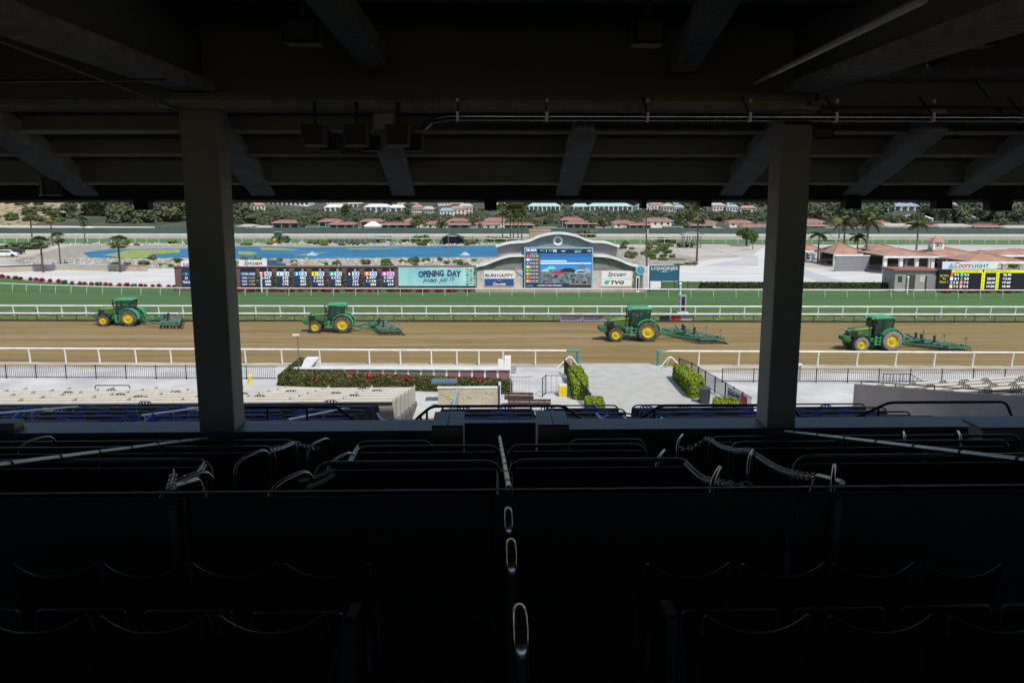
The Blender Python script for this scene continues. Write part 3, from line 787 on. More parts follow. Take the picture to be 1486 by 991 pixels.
for i, (a, b) in enumerate(pxs):
    xa = pp(a, 405, Yt).x - cx; xb = pp(b, 405, Yt).x - cx; zb = pp(400, 415.5, Yt).z; zt = pp(400, 389.3, Yt).z; hh = zt - zb; wd = xb - xa
    pn = MB().prism(arch(xa, xb, zb, zt, .38), -.10, .02).build('panel', blue1, t)
    MB().prism(arch(xa, xb, zt - hh * .17, zt, .36), -.125, -.101).build('header', capm, pn)
    xm = (xa + xb) / 2
    if i == 0:
        MB().bb(xa + .05, xb - .05, -.125, -.101, zt - hh * .43, zt - hh * .2).build('cell', blue2, pn)
        txt('TOTAL ODDS', hh * .1, lwhite, pn, (xm, -.13, zt - hh * .31), wd * .8)
        for j, (l, v) in enumerate((('WIN', '14,423'), ('PLACE', '4,807'), ('SHOW', '2,986'))):
            z = zt - hh * (.53 + .18 * j)
            txt(l, hh * .09, lwhite, pn, (xm - wd * .24, -.115, z), wd * .3); txt(v, hh * .1, EM('amber_digits', (.75, .42, .15), .5), pn, (xm + wd * .2, -.115, z), wd * .38)
    else:
        n_, od, vals, c = nums[i - 1]
        MB().bb(xa + .03, xm - wd * .08, -.125, -.101, zt - hh * .42, zt - hh * .19).build('number_cell', EM('cell_' + n_, c, .45), pn)
        MB().bb(xm - wd * .06, xb - .03, -.125, -.101, zt - hh * .42, zt - hh * .19).build('odds_cell', palepink if n_ == '8' else paleblue, pn)
        txt(n_, hh * .16, lwhite if n_ not in '24' else navyt, pn, (xa + wd * .22, -.13, zt - hh * .305), bold=.02)
        txt(od, hh * .15, navyt, pn, (xm + wd * .22, -.13, zt - hh * .305), wd * .42, bold=.03)
        txt('5' if n_ in '178' else '10', hh * .09, lwhite, pn, (xm + wd * .18, -.13, zt - hh * .09))
        for j, v in enumerate(vals):
            z = zt - hh * (.53 + .18 * j); txt(v, hh * .12, lwhite, pn, (xb - wd * .09 - wd * .075 * len(v), -.115, z), wd * .15 * len(v), bold=.01)
    for z in (.60, .78): MB().bb(xa + .05, xb - .05, -.115, -.101, zt - hh * (z + .022), zt - hh * (z + .005)).build('divider', mat('divider_line', (.06, .12, .22)), pn)
# ivy between the panels
for i in range(8):
    xa = pp(pxs[i][1], 405, Yt).x; xb = pp(pxs[i + 1][0], 405, Yt).x
    lob = [((xa + xb) / 2, Yt - .1, .6 + .45 * j, .26, 1.0) for j in range(5)]
    o = bpy.data.objects.new('climbing_plant', leafmesh('climbing_plant', f_dark, [(l[0] - (xa + xb) / 2, 0, l[2], l[3], 1.0) for l in lob], 160, .12, seed=60 + i)); COL.objects.link(o)
    o.location = ((xa + xb) / 2, Yt - .02, 0); tag(o, 'dark climbing plant between two odds panels on the maroon wall', 'plant', 'plants between the odds panels')
# second small panel at the left of the column
X0b, X1b, Z0b, Z1b = box_px(264, 346, 390, 415, Yt)
for a, b in ((264, 278), (281, 298), (303, 320), (325, 342)):
    xa = pp(a, 405, Yt).x - cx; xb = pp(b, 405, Yt).x - cx
    pn = MB().prism(arch(xa, xb, pp(400, 415.5, Yt).z, pp(400, 390, Yt).z, .3), -.10, .02).build('panel', blue1, t)
    MB().bb(xa + .05, xb - .05, -.125, -.101, 2.2, 2.55).build('cell', blue2, pn)
    if a == 264:
        for j, s_ in enumerate(('1', '33', 'TRACK')): txt(s_, .3, lwhite, pn, ((xa + xb) / 2, -.13, 2.36 - .55 * j), None if j < 2 else 1.0)
# sponsor panels on top
def sign(x0, x1, y0, y1, Y, label, bgm, texts, zbase=None, name='sign', legs=False, thick=.12):
    a, b, z0, z1 = box_px(x0, x1, y0, y1, Y); wd = b - a; ht = z1 - z0
    t = thing(name, label, 'sign', ((a + b) / 2, Y, z0))
    MB().bb(-wd / 2, wd / 2, 0, thick, 0, ht).build('panel', bgm, t, bevel=.015)
    for s, fx, fz, hh, ww, m, kw in texts:
        txt(s, ht * hh, m, t, (wd * fx, -.006, ht * fz), wd * ww if ww else None, **kw)
    return t, wd, ht
signw = mat('white_sign', (.78, .78, .77), None, rough=.5)
sign(263, 285, 379, 389.6, Yt + .1, 'white board lettered RUNHAPPY half hidden by the left column', signw, [('RUNHAPPY', .1, .5, .45, .9, navyt, dict(bold=.02))])
inkv = mat('violet_ink', (.07, .05, .12), None, rough=.6)
t, wd, ht = sign(347, 387, 377.5, 388.6, Yt + .1, 'white Sycuan board on top of the left odds board', signw, [('Sycuan', 0, .55, .72, .66, inkv, dict(shear=.35, bold=.018))])
# opening day banner
grad = mat('aqua_print', (.16, .55, .60), (.58, .80, .78), .22, .5, lo=.35, hi=.62, stretch=(1, 1, .6))
t, wd, ht = sign(578.5, 690, 388.2, 415.2, Yt - .16, 'aqua banner reading OPENING DAY Friday, July 10', grad,
     [('OPENING', -.075, .66, .36, .33, navyt, dict(bold=.05, roll=R(-3))), ('DAY', .225, .675, .34, .18, navyt, dict(bold=.05, roll=R(4))),
      ('Friday,', -.09, .28, .28, .19, navyt, dict(shear=.4, roll=R(-7), bold=.015)), ('July 10', .125, .33, .28, .21, navyt, dict(shear=.4, roll=R(-5), bold=.015))], name='banner')
for i in range(3):
    for j in range(6):
        m_ = (mat('diamond_teal', (.02, .33, .42)), mat('diamond_gold', (.50, .42, .06)), mat('diamond_aqua', (.12, .5, .55)))[(i + j * 2) % 3]
        dx = wd * .395 + i * wd * .047; dz = ht * (.10 + .165 * j + (.08 if i % 2 else 0))
        if dz > ht * .95: continue
        r_ = ht * .085
        MB().add([(dx - r_ * 1.3, -.02, dz), (dx, -.02, dz - r_), (dx + r_ * 1.3, -.02, dz), (dx, -.02, dz + r_)], [(0, 1, 2, 3)]).build('diamond', m_, t)
# ---- video board building
Yv = Yt - .6
def vx(px): return pp(px, 400, Yv).x
def vz(py): return pp(810, py, Yv).z
c = vx(811)
t = thing('video_board', 'white and grey video board building with scalloped roofline and beach picture', 'building', (c, Yv, 0))
def curve(pts, n=6):           # smooth through pixel points
    out = []
    for i in range(len(pts) - 1):
        p0 = pts[max(i - 1, 0)]; p1 = pts[i]; p2 = pts[i + 1]; p3 = pts[min(i + 2, len(pts) - 1)]
        for k in range(n):
            u = k / n
            out.append(tuple(.5 * (2 * p1[a] + (p2[a] - p0[a]) * u + (2 * p0[a] - 5 * p1[a] + 4 * p2[a] - p3[a]) * u * u + (3 * p1[a] - p0[a] - 3 * p2[a] + p3[a]) * u ** 3) for a in (0, 1)))
    return out + [pts[-1]]
topc = curve([(722, 357.5), (740, 353), (765, 350.8), (782, 344), (797, 340.3), (811, 339), (825, 340.3), (840, 344), (857, 350.8), (880, 352.5), (897, 358)])
lowc = curve([(691, 386), (705, 383), (722, 376.5), (740, 371.5), (765, 370.8), (811, 370.5), (857, 370.8), (880, 372), (898, 377), (915, 384), (934, 388)])
def wallprism(crv, zb, y0, y1, m, name, parent=t):
    b = MB(); tp = [(vx(x) - c, vz(y)) for x, y in crv]
    for i in range(len(tp) - 1):
        (xa, za), (xb, zb_) = tp[i], tp[i + 1]
        b.prism([(xa, zb), (xb, zb), (xb, zb_), (xa, za)], y0, y1)
    return b.build(name, m, parent)
def coping(crv, y0, y1, h, m, name, over=.0):
    b = MB(); tp = [(vx(x) - c, vz(y)) for x, y in crv]
    if over: tp = [(tp[0][0] - over, tp[0][1])] + tp + [(tp[-1][0] + over, tp[-1][1])]
    for i in range(len(tp) - 1):
        (xa, za), (xb, zb_) = tp[i], tp[i + 1]
        b.prism([(xa, za), (xb, zb_), (xb, zb_ + h), (xa, za + h)], y0, y1)
    return b.build(name, m, t)
wallprism([(x, y + 1.6) for x, y in topc], 0, 1.6, 2.8, grey, 'upper_wall')
coping([(x, y + 1.6) for x, y in topc], .75, 2.9, .24, white, 'upper_coping', .25)
lowL = [p for p in lowc if p[0] < 759] + [(760, 370.8)]; lowR = [(860.5, 370.8)] + [p for p in lowc if p[0] > 861.5]
wallprism([(x, y + 1.8) for x, y in lowc], ZB, .3, 1.599, grey, 'lower_wall')
coping([(x, y + 1.8) for x, y in lowL], -.35, 1.59, .26, white, 'lower_coping'); coping([(x, y + 1.8) for x, y in lowR], -.35, 1.59, .26, white, 'lower_coping')
def vbox(x0, x1, y0, y1, ya, yb, m, name, par=t, **kw):
    return MB().bb(vx(x0) - c, vx(x1) - c, ya, yb, vz(y1), vz(y0)).build(name, m, par, **kw)
stone = mat('pale_stone_block', (.60, .57, .50), (.50, .47, .41), 1.2, .9, bump=.3, bscale=4)
# stone block courses either side of the screen
def courses(xl, xr, yt):
    rowh = (vz(yt) - ZB) / 9
    for r_ in range(9):
        xx = vx(xl) - c; e = vx(xr) - c; off = .45 if r_ % 2 else 0
        first_ = True
        while xx < e - .02:
            x2 = min(xx + (.9 - off if first_ else .9), e); first_ = False
            MB().bb(xx + .012, x2 - .012, .12, .299, ZB + r_ * rowh + .012, ZB + (r_ + 1) * rowh - .012).build('stone', stone, t)
            xx = x2
courses(692, 759, 392); courses(860, 926, 393)
frame = mat('screen_frame_blue', (.24, .43, .55), None, rough=.5)
vbox(760.5, 860, 359.5, 417.5, -.25, 1.7, frame, 'screen_frame')
scr = vbox(762.6, 858, 361, 416.5, -.30, -.251, EM('screen_black', (.006, .008, .02), .1), 'screen')
def spx(x0, x1, y0, y1, m, name='picture', d=.012):
    return MB().bb(vx(x0) - c, vx(x1) - c, -.301 - d, -.301, vz(y1), vz(y0)).build(name, m, scr)
seaL = EM('screen_sea_blue', (.02, .14, .36), .5); seaM = EM('screen_sea_mid', (.035, .19, .42), .5); foam = EM('screen_foam', (.55, .64, .72), .5); sky_ = EM('screen_deep_blue', (.012, .10, .29), .5)
spx(784, 857.5, 367.5, 373, sky_); spx(784, 857.5, 373, 385, seaL); spx(784, 857.5, 385, 391.5, seaM)
spx(784, 822, 377.8, 379.6, foam, d=.02); spx(784, 857.5, 381.2, 383, foam, d=.02); spx(800, 857.5, 379.9, 380.6, seaM, d=.02)
sand = mat('screen_scrub', (.05, .075, .085), (.16, .19, .20), 2.5, .6, emit=.45); spx(784, 857.5, 391.5, 411, sand)
for (x0, x1, y0, y1, col) in ((801, 819, 393, 396.5, (.36, .02, .07)), (813, 834, 389, 394.5, (.01, .012, .03)), (834, 850, 391, 397, (.35, .45, .55)), (838, 849, 382.5, 389, (.08, .13, .2)), (793, 806, 386, 391, (.12, .45, .48)), (846, 857, 389, 396, (.2, .28, .36)), (786, 796, 390, 394, (.3, .4, .5)), (836, 848, 393, 396, (.03, .05, .09))):
    m_ = EM('screen_%02d%02d%02d' % tuple(int(q * 99) for q in col), col, .5); b = MB(); xa, xb, z0, z1 = vx(x0) - c, vx(x1) - c, vz(y1), vz(y0)
    b.prism([(xa, z0), (xb, z0), (xb, lerp(z0, z1, .55)), (lerp(xa, xb, .75), z1), (lerp(xa, xb, .3), z1), (xa, lerp(z0, z1, .45))], -.335, -.302); b.build('picture', m_, scr)
rd = random.Random(3)
for i in range(26):
    x = rd.uniform(785, 855); y = rd.uniform(398, 409); wd_ = rd.uniform(2, 5)
    spx(x, x + wd_, y, y + rd.uniform(1.2, 2.6), (EM('screen_bush', (.012, .02, .025), .4), EM('screen_pale', (.16, .2, .22), .4))[i % 3 == 0], d=.02)
spx(763, 857.5, 361.3, 366.8, EM('screen_header', (.008, .016, .045), .4)); spx(763.5, 779, 362, 366.5, EM('screen_teal', (.02, .16, .26), .5), d=.02)
spx(763, 783, 367.5, 411, EM('screen_grey_table', (.07, .075, .085), .4)); spx(779.8, 783.6, 367.5, 411, EM('screen_ochre', (.06, .14, .3), .35), d=.006); spx(763, 858, 411.6, 416.3, EM('screen_footer', (.01, .02, .06), .3))
spx(826, 857.5, 411, 413, EM('screen_sand', (.22, .15, .07), .4), d=.02)
lw = EM('screen_white_text', (.8, .82, .85), .6)
def stx(s_, x, y, h, wpx, m=lw): txt(s_, h, m, scr, (vx(x) - c, -.33, vz(y)), (vx(x + wpx) - vx(x)) if wpx else None, bold=.015)
stx('DEL MAR', 771, 362.6, .26, 15); stx('RACE', 786.5, 363.6, .18, 6, EM('screen_cyan', (.1, .5, .6), .5)); stx('1', 792.4, 363.8, .3, 0); stx('MTP', 799, 363.6, .18, 6, MATS['screen_cyan']); stx('56', 805, 363.8, .32, 5)
stx('1 MILE', 817, 364.2, .12, 6); stx('POST TIME', 838, 363.2, .10, 11, MATS['screen_cyan']); stx('MAIDEN 50', 838, 365.2, .12, 8); stx('1:59', 854, 364, .2, 5)
stx('EXACTA', 769, 414.2, .16, 9, MATS['screen_cyan']); stx('LATE PICK 4 STARTS WITH RACE 7', 798, 413.9, .16, 36)
for j, col in enumerate(((.4, .02, .03), (.5, .5, .52), (.03, .08, .45), (.55, .55, .04), (.04, .32, .06), (.30, .34, .03), (.45, .03, .02), (.5, .25, .05))):
    y = 371.5 + j * 5.15
    spx(763.3, 768.5, y - 1.7, y + 1.7, EM('screen_row%d' % j, col, .5), d=.015); stx(str(j + 1), 765.6, y, .2, 0); stx('%d-%d' % (5 + j, 1 + j % 3), 770.6, y, .17, 3.4); stx('%d' % (12 + 7 * j), 775.0, y, .15, 2.6); stx('%d' % (45 + 61 * j % 170), 779.2, y, .15, 3)
stx('O/L  WN  PL', 775, 368.4, .10, 9)
# track outline decoration in thin dark line
ol = mat('track_outline', (.03, .05, .04), None, rough=.6)
def outline(pts): MB().tube([(vx(x) - c, .10 if 0 else .08, vz(y)) for x, y in pts], .03, 4).build('outline', ol, t)
outline(curve([(759, 374), (745, 374), (730, 377), (718, 383), (714, 388), (718, 391), (733, 391), (745, 391.5), (752, 397), (759, 402)], 4))
outline(curve([(861, 374), (872, 375), (883, 381), (893, 387.5), (899, 385), (905, 388)], 4)); outline(curve([(861, 391.5), (875, 390.5), (886, 389.5)], 4))
# rosette
rx, rz_ = vx(810) - c, vz(350.5)
b = MB()
for k in range(14):
    a = 2 * math.pi * k / 14; b.lathe([(.01, -.05), (.17, -.02), (.17, .06), (.01, .08)], 7, (rx + .52 * math.cos(a), 1.52, rz_ + .52 * math.sin(a)), 'Y')
b.build('rosette', mat('plaster_white', (.82, .82, .80), (.7, .7, .68), 2, .7), t)
# plaques on the building
def plaque(x0, x1, y0, y1, m, texts, d=.06, label=None):
    a, b_, z0, z1 = vx(x0) - c, vx(x1) - c, vz(y1), vz(y0); wd = b_ - a; ht = z1 - z0
    p = MB().bb(a, b_, .12 - d, .119, z0, z1).build('sign_panel', m, t)
    if label: p['label'] = label
    for s, fx, fz, hh, ww, mm, kw in texts: txt(s, ht * hh, mm, p, ((a + b_) / 2 + wd * fx, .115 - d, z0 + ht * fz), wd * ww if ww else None, **kw)
    return p, a, b_, z0, z1
violp = mat('maroon_print', (.20, .03, .10), None, rough=.5)
plaque(702.5, 747, 393.5, 404.5, signw, [('RUN', -.29, .42, .44, .34, navyt, dict(bold=.03)), ('HAPPY', .19, .42, .44, .54, violp, dict(bold=.02))], label='white RUNHAPPY panel left of the screen')
p, a, b_, z0, z1 = plaque(703.5, 745.5, 405.3, 415, EM('royal_blue_panel', (.015, .075, .30), .02), [('Corona', 0, .30, .46, .44, signw, dict(shear=.15, bold=.03))], label='royal blue beer panel left of the screen')
MB().lathe([(.24, -.02), (.30, .08), (.20, .1)], 8, ((a + b_) / 2, .04, z1 - .28)).build('crown', mat('gold_print', (.5, .38, .12), None, rough=.4), p)
vbox(703, 746, 415.4, 417.4, .0, .119, mat('tan_ledge', (.42, .33, .20)), 'ledge'); vbox(873, 916.5, 415.4, 417.4, .0, .119, MATS['tan_ledge'], 'ledge')
plaque(873, 917, 393.5, 404.6, signw, [('Sycuan', 0, .52, .72, .6, inkv, dict(shear=.35, bold=.018))], label='white Sycuan panel right of the screen')
p, a, b_, z0, z1 = plaque(873, 917, 405, 415, signw, [('TVG', .03, .5, .52, .46, mat('charcoal_print', (.02, .022, .026)), dict(shear=.2, bold=.05))], label='white TVG panel right of the screen')
MB().prism([(a + .35, z0 + .25), (a + .95, z0 + .25), (a + 1.15, z1 - .2), (a + .5, z1 - .2)], .03, .058).build('emblem', mat('mint_print', (.05, .42, .32)), p)
vbox(690, 935, 417.8, 424, -.6, 0.1, mat('rose_plinth', (.36, .25, .23), (.44, .34, .31), .6, .9), 'plinth')
# clock
ck = pp(929.5, 392, Yv - .4)
t = thing('clock', 'round pale blue clock on a post right of the video board', 'clock', (ck.x, Yv - .4, 0))
MB().tube([(0, .1, 0), (0, .1, ck.z)], .1, 8).build('post', steel, t, True)
MB().lathe([(.60, -.12), (.66, -.10), (.66, .1), (.60, .12)], 28, (0, 0, ck.z), 'Y').build('rim', mat('pale_blue_enamel', (.35, .55, .60)), t)
MB().lathe([(.5, -.14), (.5, -.10)], 28, (0, 0, ck.z), 'Y').build('dial', mat('clock_blue', (.04, .28, .40)), t)
k = MB(); k.bar((0, -.16, ck.z), (.22, -.16, ck.z + .12), .05, .03); k.bar((0, -.16, ck.z), (-.06, -.16, ck.z + .36), .04, .03); k.build('hands', white, t)
a, b_, z0, z1 = box_px(923, 928, 401, 421, Yv - .7)
k = thing('finish_camera_box', 'narrow black and white cabinet beside the clock post', 'cabinet', ((a + b_) / 2, Yv - .7, 0))
MB().bb(-.22, .22, 0, .4, 0, z1).build('cabinet', white, k); MB().bb(-.12, .12, -.02, -.001, .3, z1 - .2).build('slot', black, k)
# Longines board
t, wd, ht = sign(942, 986.5, 385.5, 408, Yt - .8, 'blue timing board reading LONGINES on posts', mat('longines_blue', (.012, .10, .17), None, rough=.5), [('LONGINES', 0, .82, .19, .88, signw, dict(bold=.015))])
k = MB()
for sg in (-1, 1):
    for j in range(3): k.add([(sg * .06, -.01, ht * (.60 + .03 * j)), (sg * (1.0 - .2 * j), -.01, ht * (.715 - .035 * j)), (sg * (1.0 - .2 * j), -.01, ht * (.69 - .035 * j)), (sg * .06, -.01, ht * (.575 + .03 * j))], [(0, 1, 2, 3)])
k.build('winged_emblem', signw, t)
z_ = pp(960, 408, Yt - .8).z
MB().tube([(-wd / 2 + .1, .06, -z_), (-wd / 2 + .1, .06, 0)], .08, 6).build('post', mat('blue_post', (.012, .08, .13)), t); MB().tube([(wd / 2 - .1, .06, -z_), (wd / 2 - .1, .06, 0)], .08, 6).build('post', MATS['blue_post'], t)
for i in range(7):
    x = -wd * .36 + i * wd * .12
    b = MB()
    for (dx, dz, ww, hh) in ((0, .30, .26, .05), (0, 0, .26, .05), (0, -.30, .26, .05), (-.15, .15, .05, .22), (.15, .15, .05, .22), (-.15, -.15, .05, .22), (.15, -.15, .05, .22)):
        b.box((x + dx, -.005, ht * .27 + dz), (ww, .01, hh))
    b.build('unlit_digit', mat('unlit_segment', (.03, .15, .22)), t)
# ---- right odds board
Yr = gp(1420, 424).y
X0, X1, Z0, Z1 = box_px(1360, 1640, 391, 423.5, Yr); cx = (X0 + X1) / 2
t = thing('odds_board', 'black odds board with yellow headings at the right edge', 'board', (cx, Yr, 0))
MB().bb(X0 - cx, X1 - cx, 0, .9, ZB, Z1).build('body', EM('odds_black', (.004, .005, .008), .0), t)
yl = EM('lit_yellow', (.58, .60, .02), .45)
def rx_(px): return pp(px, 405, Yr).x - cx
def rz2(py): return pp(1420, py, Yr).z
def rcell(x0, x1, y0, y1, m, name='cell'): return MB().bb(rx_(x0), rx_(x1), -.05, -.001, rz2(y1), rz2(y0)).build(name, m, t)
hd = rcell(1380, 1425, 391.5, 396, yl, 'heading'); txt('Approximate Odds', .2, navyt, hd, (rx_(1402), -.055, rz2(393.7)), 3.2)
hd = rcell(1427, 1560, 391.5, 396, yl, 'heading'); txt('50 Exacta Next 7', .2, navyt, hd, (rx_(1447), -.055, rz2(393.7)), 3.2)
rcell(1424, 1429, 396, 419.5, yl, 'heading'); rcell(1445, 1449.5, 396, 419.5, yl, 'heading')
for s_, y in (('60 Min', 400), ('To', 404.6), ('Race 1', 409)): txt(s_, .3, yl, t, (rx_(1370), -.02, rz2(y)), None)
rows = (('1', '9-2', (.42, .02, .03), '5', '9-2', (.02, .36, .2), '', '26.40'), ('2', '21', (.6, .62, .65), '6', '23', (.01, .05, .03), '220.00', '112.60'), ('3', '12', (.03, .12, .5), '7', '7-2', (.5, .15, .02), '226.00', '17.60'), ('4', '7-2', (.6, .6, .03), '8', '5-2', (.45, .2, .4), '14.20', '18.40'))
for j, r_ in enumerate(rows):
    y = 398.8 + j * 5.6
    for n_, od, cc, x in ((r_[0], r_[1], r_[2], 1380.5), (r_[3], r_[4], r_[5], 1395)):
        ce = rcell(x - 2, x + 2.2, y - 2.5, y + 2.5, EM('rcell%d%s' % (j, n_), cc, .4)); txt(n_, .26, lwhite, ce, (rx_(x), -.055, rz2(y)))
        txt(od, .3, lwhite, t, (rx_(x + 7.2), -.02, rz2(y)), .62, bold=.02)
    txt('%d' % (j + 2), .26, navyt, t, (rx_(1426.3), -.06, rz2(y))); txt('%d' % (j + 6), .26, navyt, t, (rx_(1447.2), -.06, rz2(y)))
    if r_[6]: txt(r_[6], .28, lwhite, t, (rx_(1438), -.02, rz2(y)), 1.05, bold=.02)
    txt(r_[7], .28, lwhite, t, (rx_(1461), -.02, rz2(y)), 1.05, bold=.02)
cblue = mat('pale_blue_sign', (.62, .74, .80), (.75, .80, .82), .4, .5)
t, wd, ht = sign(1367, 1448, 379.8, 390.8, Yr + .1, 'pale blue COORS LIGHT sign on the right odds board', cblue, [('Coors', -.13, .54, .72, .30, redp, dict(shear=.3, bold=.015)), ('LIGHT', .195, .45, .48, .30, navyt, dict(bold=.01))])
MB().add([(-wd * .40, -.01, ht * .12), (-wd * .28, -.01, ht * .12), (-wd * .335, -.01, ht * .85)], [(0, 1, 2)]).build('mountain_print', mat('mountain_blue', (.22, .38, .55)), t)
# shed
Ys = Yr + .6
a, b_, z0, z1 = box_px(1297.5, 1361, 391, 422, Ys); ym = Ys
t = thing('shed', 'small grey shed with flat reddish roof left of the right odds board', 'shed', ((a + b_) / 2, Ys + 2, 0)); wd = b_ - a
shedm = mat('shed_grey', (.36, .34, .325), (.30, .285, .27), .8, .9); shed2 = mat('shed_panel', (.22, .22, .225), None, rough=.8)
MB().bb(-wd / 2, wd / 2, -2, 2, ZB, z1 - .15).build('wall', shedm, t)
MB().bb(-wd / 2 - .3, wd / 2 + .1, -2.35, 2.2, z1 - .15, z1 + .02).build('roof', mat('dull_red_roof', (.30, .11, .10), None, rough=.8), t)
MB().bb(-wd * .24, -wd * .02, -2.03, -2.001, .0, 2.3).build('door', mat('shed_door', (.05, .05, .055), None, rough=.6), t)
MB().bb(-wd * .43, -wd * .33, -2.04, -2.001, 1.3, 2.1).build('window', glass, t); MB().bb(wd * .08, wd * .2, -2.04, -2.001, 1.3, 2.1).build('window', mat('white_board', (.5, .5, .5)), t)
MB().bb(wd * .24, wd * .49, -2.25, -2.001, ZB, 2.2).build('panel', shed2, t)
# clipped hedge behind the right turf rail
def hedge(name, label, poly, h, m, dens=700, size=.09, seed=1, edge=.25, z0=0.0):
    rd = random.Random(seed); b = MB(); n = len(poly)
    C = Vector((sum(p[0] for p in poly) / n, sum(p[1] for p in poly) / n, 0))
    P2 = [Vector((p[0], p[1], 0)) - C for p in poly]
    per = []; tot = 0
    for i in range(n):
        L = (P2[(i + 1) % n] - P2[i]).length; per.append(L); tot += L
    tris = [(P2[0], P2[i], P2[i + 1]) for i in range(1, n - 1)]; ar = [abs((q - p).cross(r - p).z) / 2 for p, q, r in tris]
    A = sum(ar); N = int(dens * (tot * h + A))
    for k in range(N):
        if rd.random() < A / (A + tot * h):
            u = rd.random() * A; i = 0
            while u > ar[i] and i < len(ar) - 1: u -= ar[i]; i += 1
            r1, r2 = math.sqrt(rd.random()), rd.random(); p, q, r = tris[i]
            q_ = p * (1 - r1) + q * (r1 * (1 - r2)) + r * (r1 * r2); q_ = q_ + Vector((0, 0, h + rd.gauss(0, .035))); nrm = Vector((0, 0, 1))
        else:
            u = rd.random() * tot; i = 0
            while u > per[i] and i < n - 1: u -= per[i]; i += 1
            d = (P2[(i + 1) % n] - P2[i]).normalized(); q_ = P2[i] + d * u + Vector((0, 0, rd.random() * h)); nrm = Vector((d.y, -d.x, 0)); q_ += nrm * rd.gauss(0, .04)
        v = (nrm + Vector((rd.gauss(0, .6), rd.gauss(0, .6), rd.gauss(0, .6)))).normalized(); a = v.cross(Vector((rd.gauss(0, 1), rd.gauss(0, 1), rd.gauss(0, 1)))).normalized(); c_ = v.cross(a)
        s_ = size * rd.uniform(.6, 1.3); b.add([q_ - a * s_, q_ + c_ * s_ * .6, q_ + a * s_, q_ - c_ * s_ * .6], [(0, 1, 2, 3)])
    t = thing(name, label, 'hedge', (C.x, C.y, z0))
    me = bpy.data.meshes.new('leaves'); me.from_pydata(b.v, [], b.f); me.materials.append(m)
    o = bpy.data.objects.new('leaves', me); COL.objects.link(o); o.parent = t; o['kind'] = 'stuff'
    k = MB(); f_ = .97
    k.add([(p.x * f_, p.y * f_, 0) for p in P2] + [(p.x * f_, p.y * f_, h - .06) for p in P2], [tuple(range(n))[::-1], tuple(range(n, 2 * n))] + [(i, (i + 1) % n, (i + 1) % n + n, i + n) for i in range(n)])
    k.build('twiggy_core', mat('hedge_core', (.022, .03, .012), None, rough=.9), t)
    return t
p0, p1 = gp(1019, 420.3), gp(1345, 421.2)
f_hedge = fol('hedge_leaves', (.035, .055, .018), (.06, .085, .03), .05, 3)
hedge('clipped_hedge', 'long dark clipped hedge behind the right end of the turf', [(p0.x, p0.y), (p1.x, p1.y), (p1.x, p1.y + 1.4), (p0.x, p0.y + 1.4)], .85, f_hedge, 170, .15, 3)
# green screened fence right of Longines, striped poles
p0, p1 = gp(960, 419.5), gp(1019, 420)
t = thing('mesh_fence', 'green mesh fence panel under the blue timing board', 'fence', ((p0.x + p1.x) / 2, p0.y + .3, 0)); L = (p1.x - p0.x) / 2
for i in range(3): MB().bb(-L + i * 2 * L / 3 + .04, -L + (i + 1) * 2 * L / 3 - .04, 0, .04, .1, 1.0).build('panel', mat('green_mesh', (.055, .12, .04), (.07, .14, .05), 2, .9), t)
for i in range(4): MB().tube([(-L + i * 2 * L / 3, 0, 0), (-L + i * 2 * L / 3, 0, 1.1)], .05, 6).build('post', dark, t)
def spole(px, pyb, pyt, label, Y=None):
    p = gp(px, pyb); z = pp(px, pyt, p.y).z
    t = thing('marker_pole', label, 'pole', p); n = 8
    for k in range(n):
        MB().tube([(0, 0, z * k / n), (0, 0, z * (k + 1) / n)], .11, 8).build('band', (mat('mint_band', (.28, .62, .50)), white)[k % 2], t)
    MB().lathe([(.11, 0), (.2, .12), (.11, .26), (.02, .3)], 8, (0, 0, z)).build('finial', white, t, True)
    return t
spole(986, 455, 414, 'mint and white striped finish pole in front of the turf')
spole(1316, 427, 404, 'mint and white striped marker pole in front of the shed')
spole(380, 425, 398, 'slim white and mint marker pole by the odds board')
p = gp(991, 455.5); zt = pp(991, 428, p.y).z
t = thing('finish_mirror', 'tall narrow grey framed finish mirror beside the striped pole', 'mirror', p)
MB().bb(-.33, .33, 0, .18, .15, zt).build('frame', mat('mirror_frame', (.32, .34, .38)), t); MB().bb(-.19, .19, -.02, -.001, .35, zt - .2).build('mirror_face', mat('mirror_dark', (.02, .02, .06), None, rough=.1), t)
MB().bb(-.6, .6, -.15, .5, 0, .15).build('base', white, t)
# ================================================================== FAR SIDE
# windscreen fence
t0, t1 = gp(-420, 338.8), gp(1950, 340.6)
for i, (xa, xb, h) in enumerate(((-420, 240, 1.9), (240, 372, 2.3), (372, 626, 2.0), (626, 1070, 2.0), (1070, 1420, 2.1), (1420, 1950, 2.0))):
    a = t0.lerp(t1, (xa + 420) / 2370); b = t0.lerp(t1, (xb + 420) / 2370)
    t = thing('windscreen_fence', ('dark green windscreen fence at the far left beyond the lake', 'dark green fence length behind the left column', 'dark green windscreen fence in front of the left barns', 'dark green windscreen fence in front of the middle barns', 'dark green windscreen fence behind the right column and palms', 'dark green windscreen fence at the far right behind the pavilions')[i], 'fence', (a + b) / 2)
    d = b - a; n = max(1, round(d.length / 12)); C = (a + b) / 2
    k = None
    for j in range(n):
        q = MB().bar(a.lerp(b, j / n) - C + Vector((0, 0, h / 2)), a.lerp(b, (j + 1) / n - .0002) - C + Vector((0, 0, h / 2 + random.uniform(-.05, .05))), .05, h).build('screen_panel', mat('windscreen_green', (.045, .08, .07), (.055, .095, .085), .3, .8), t)
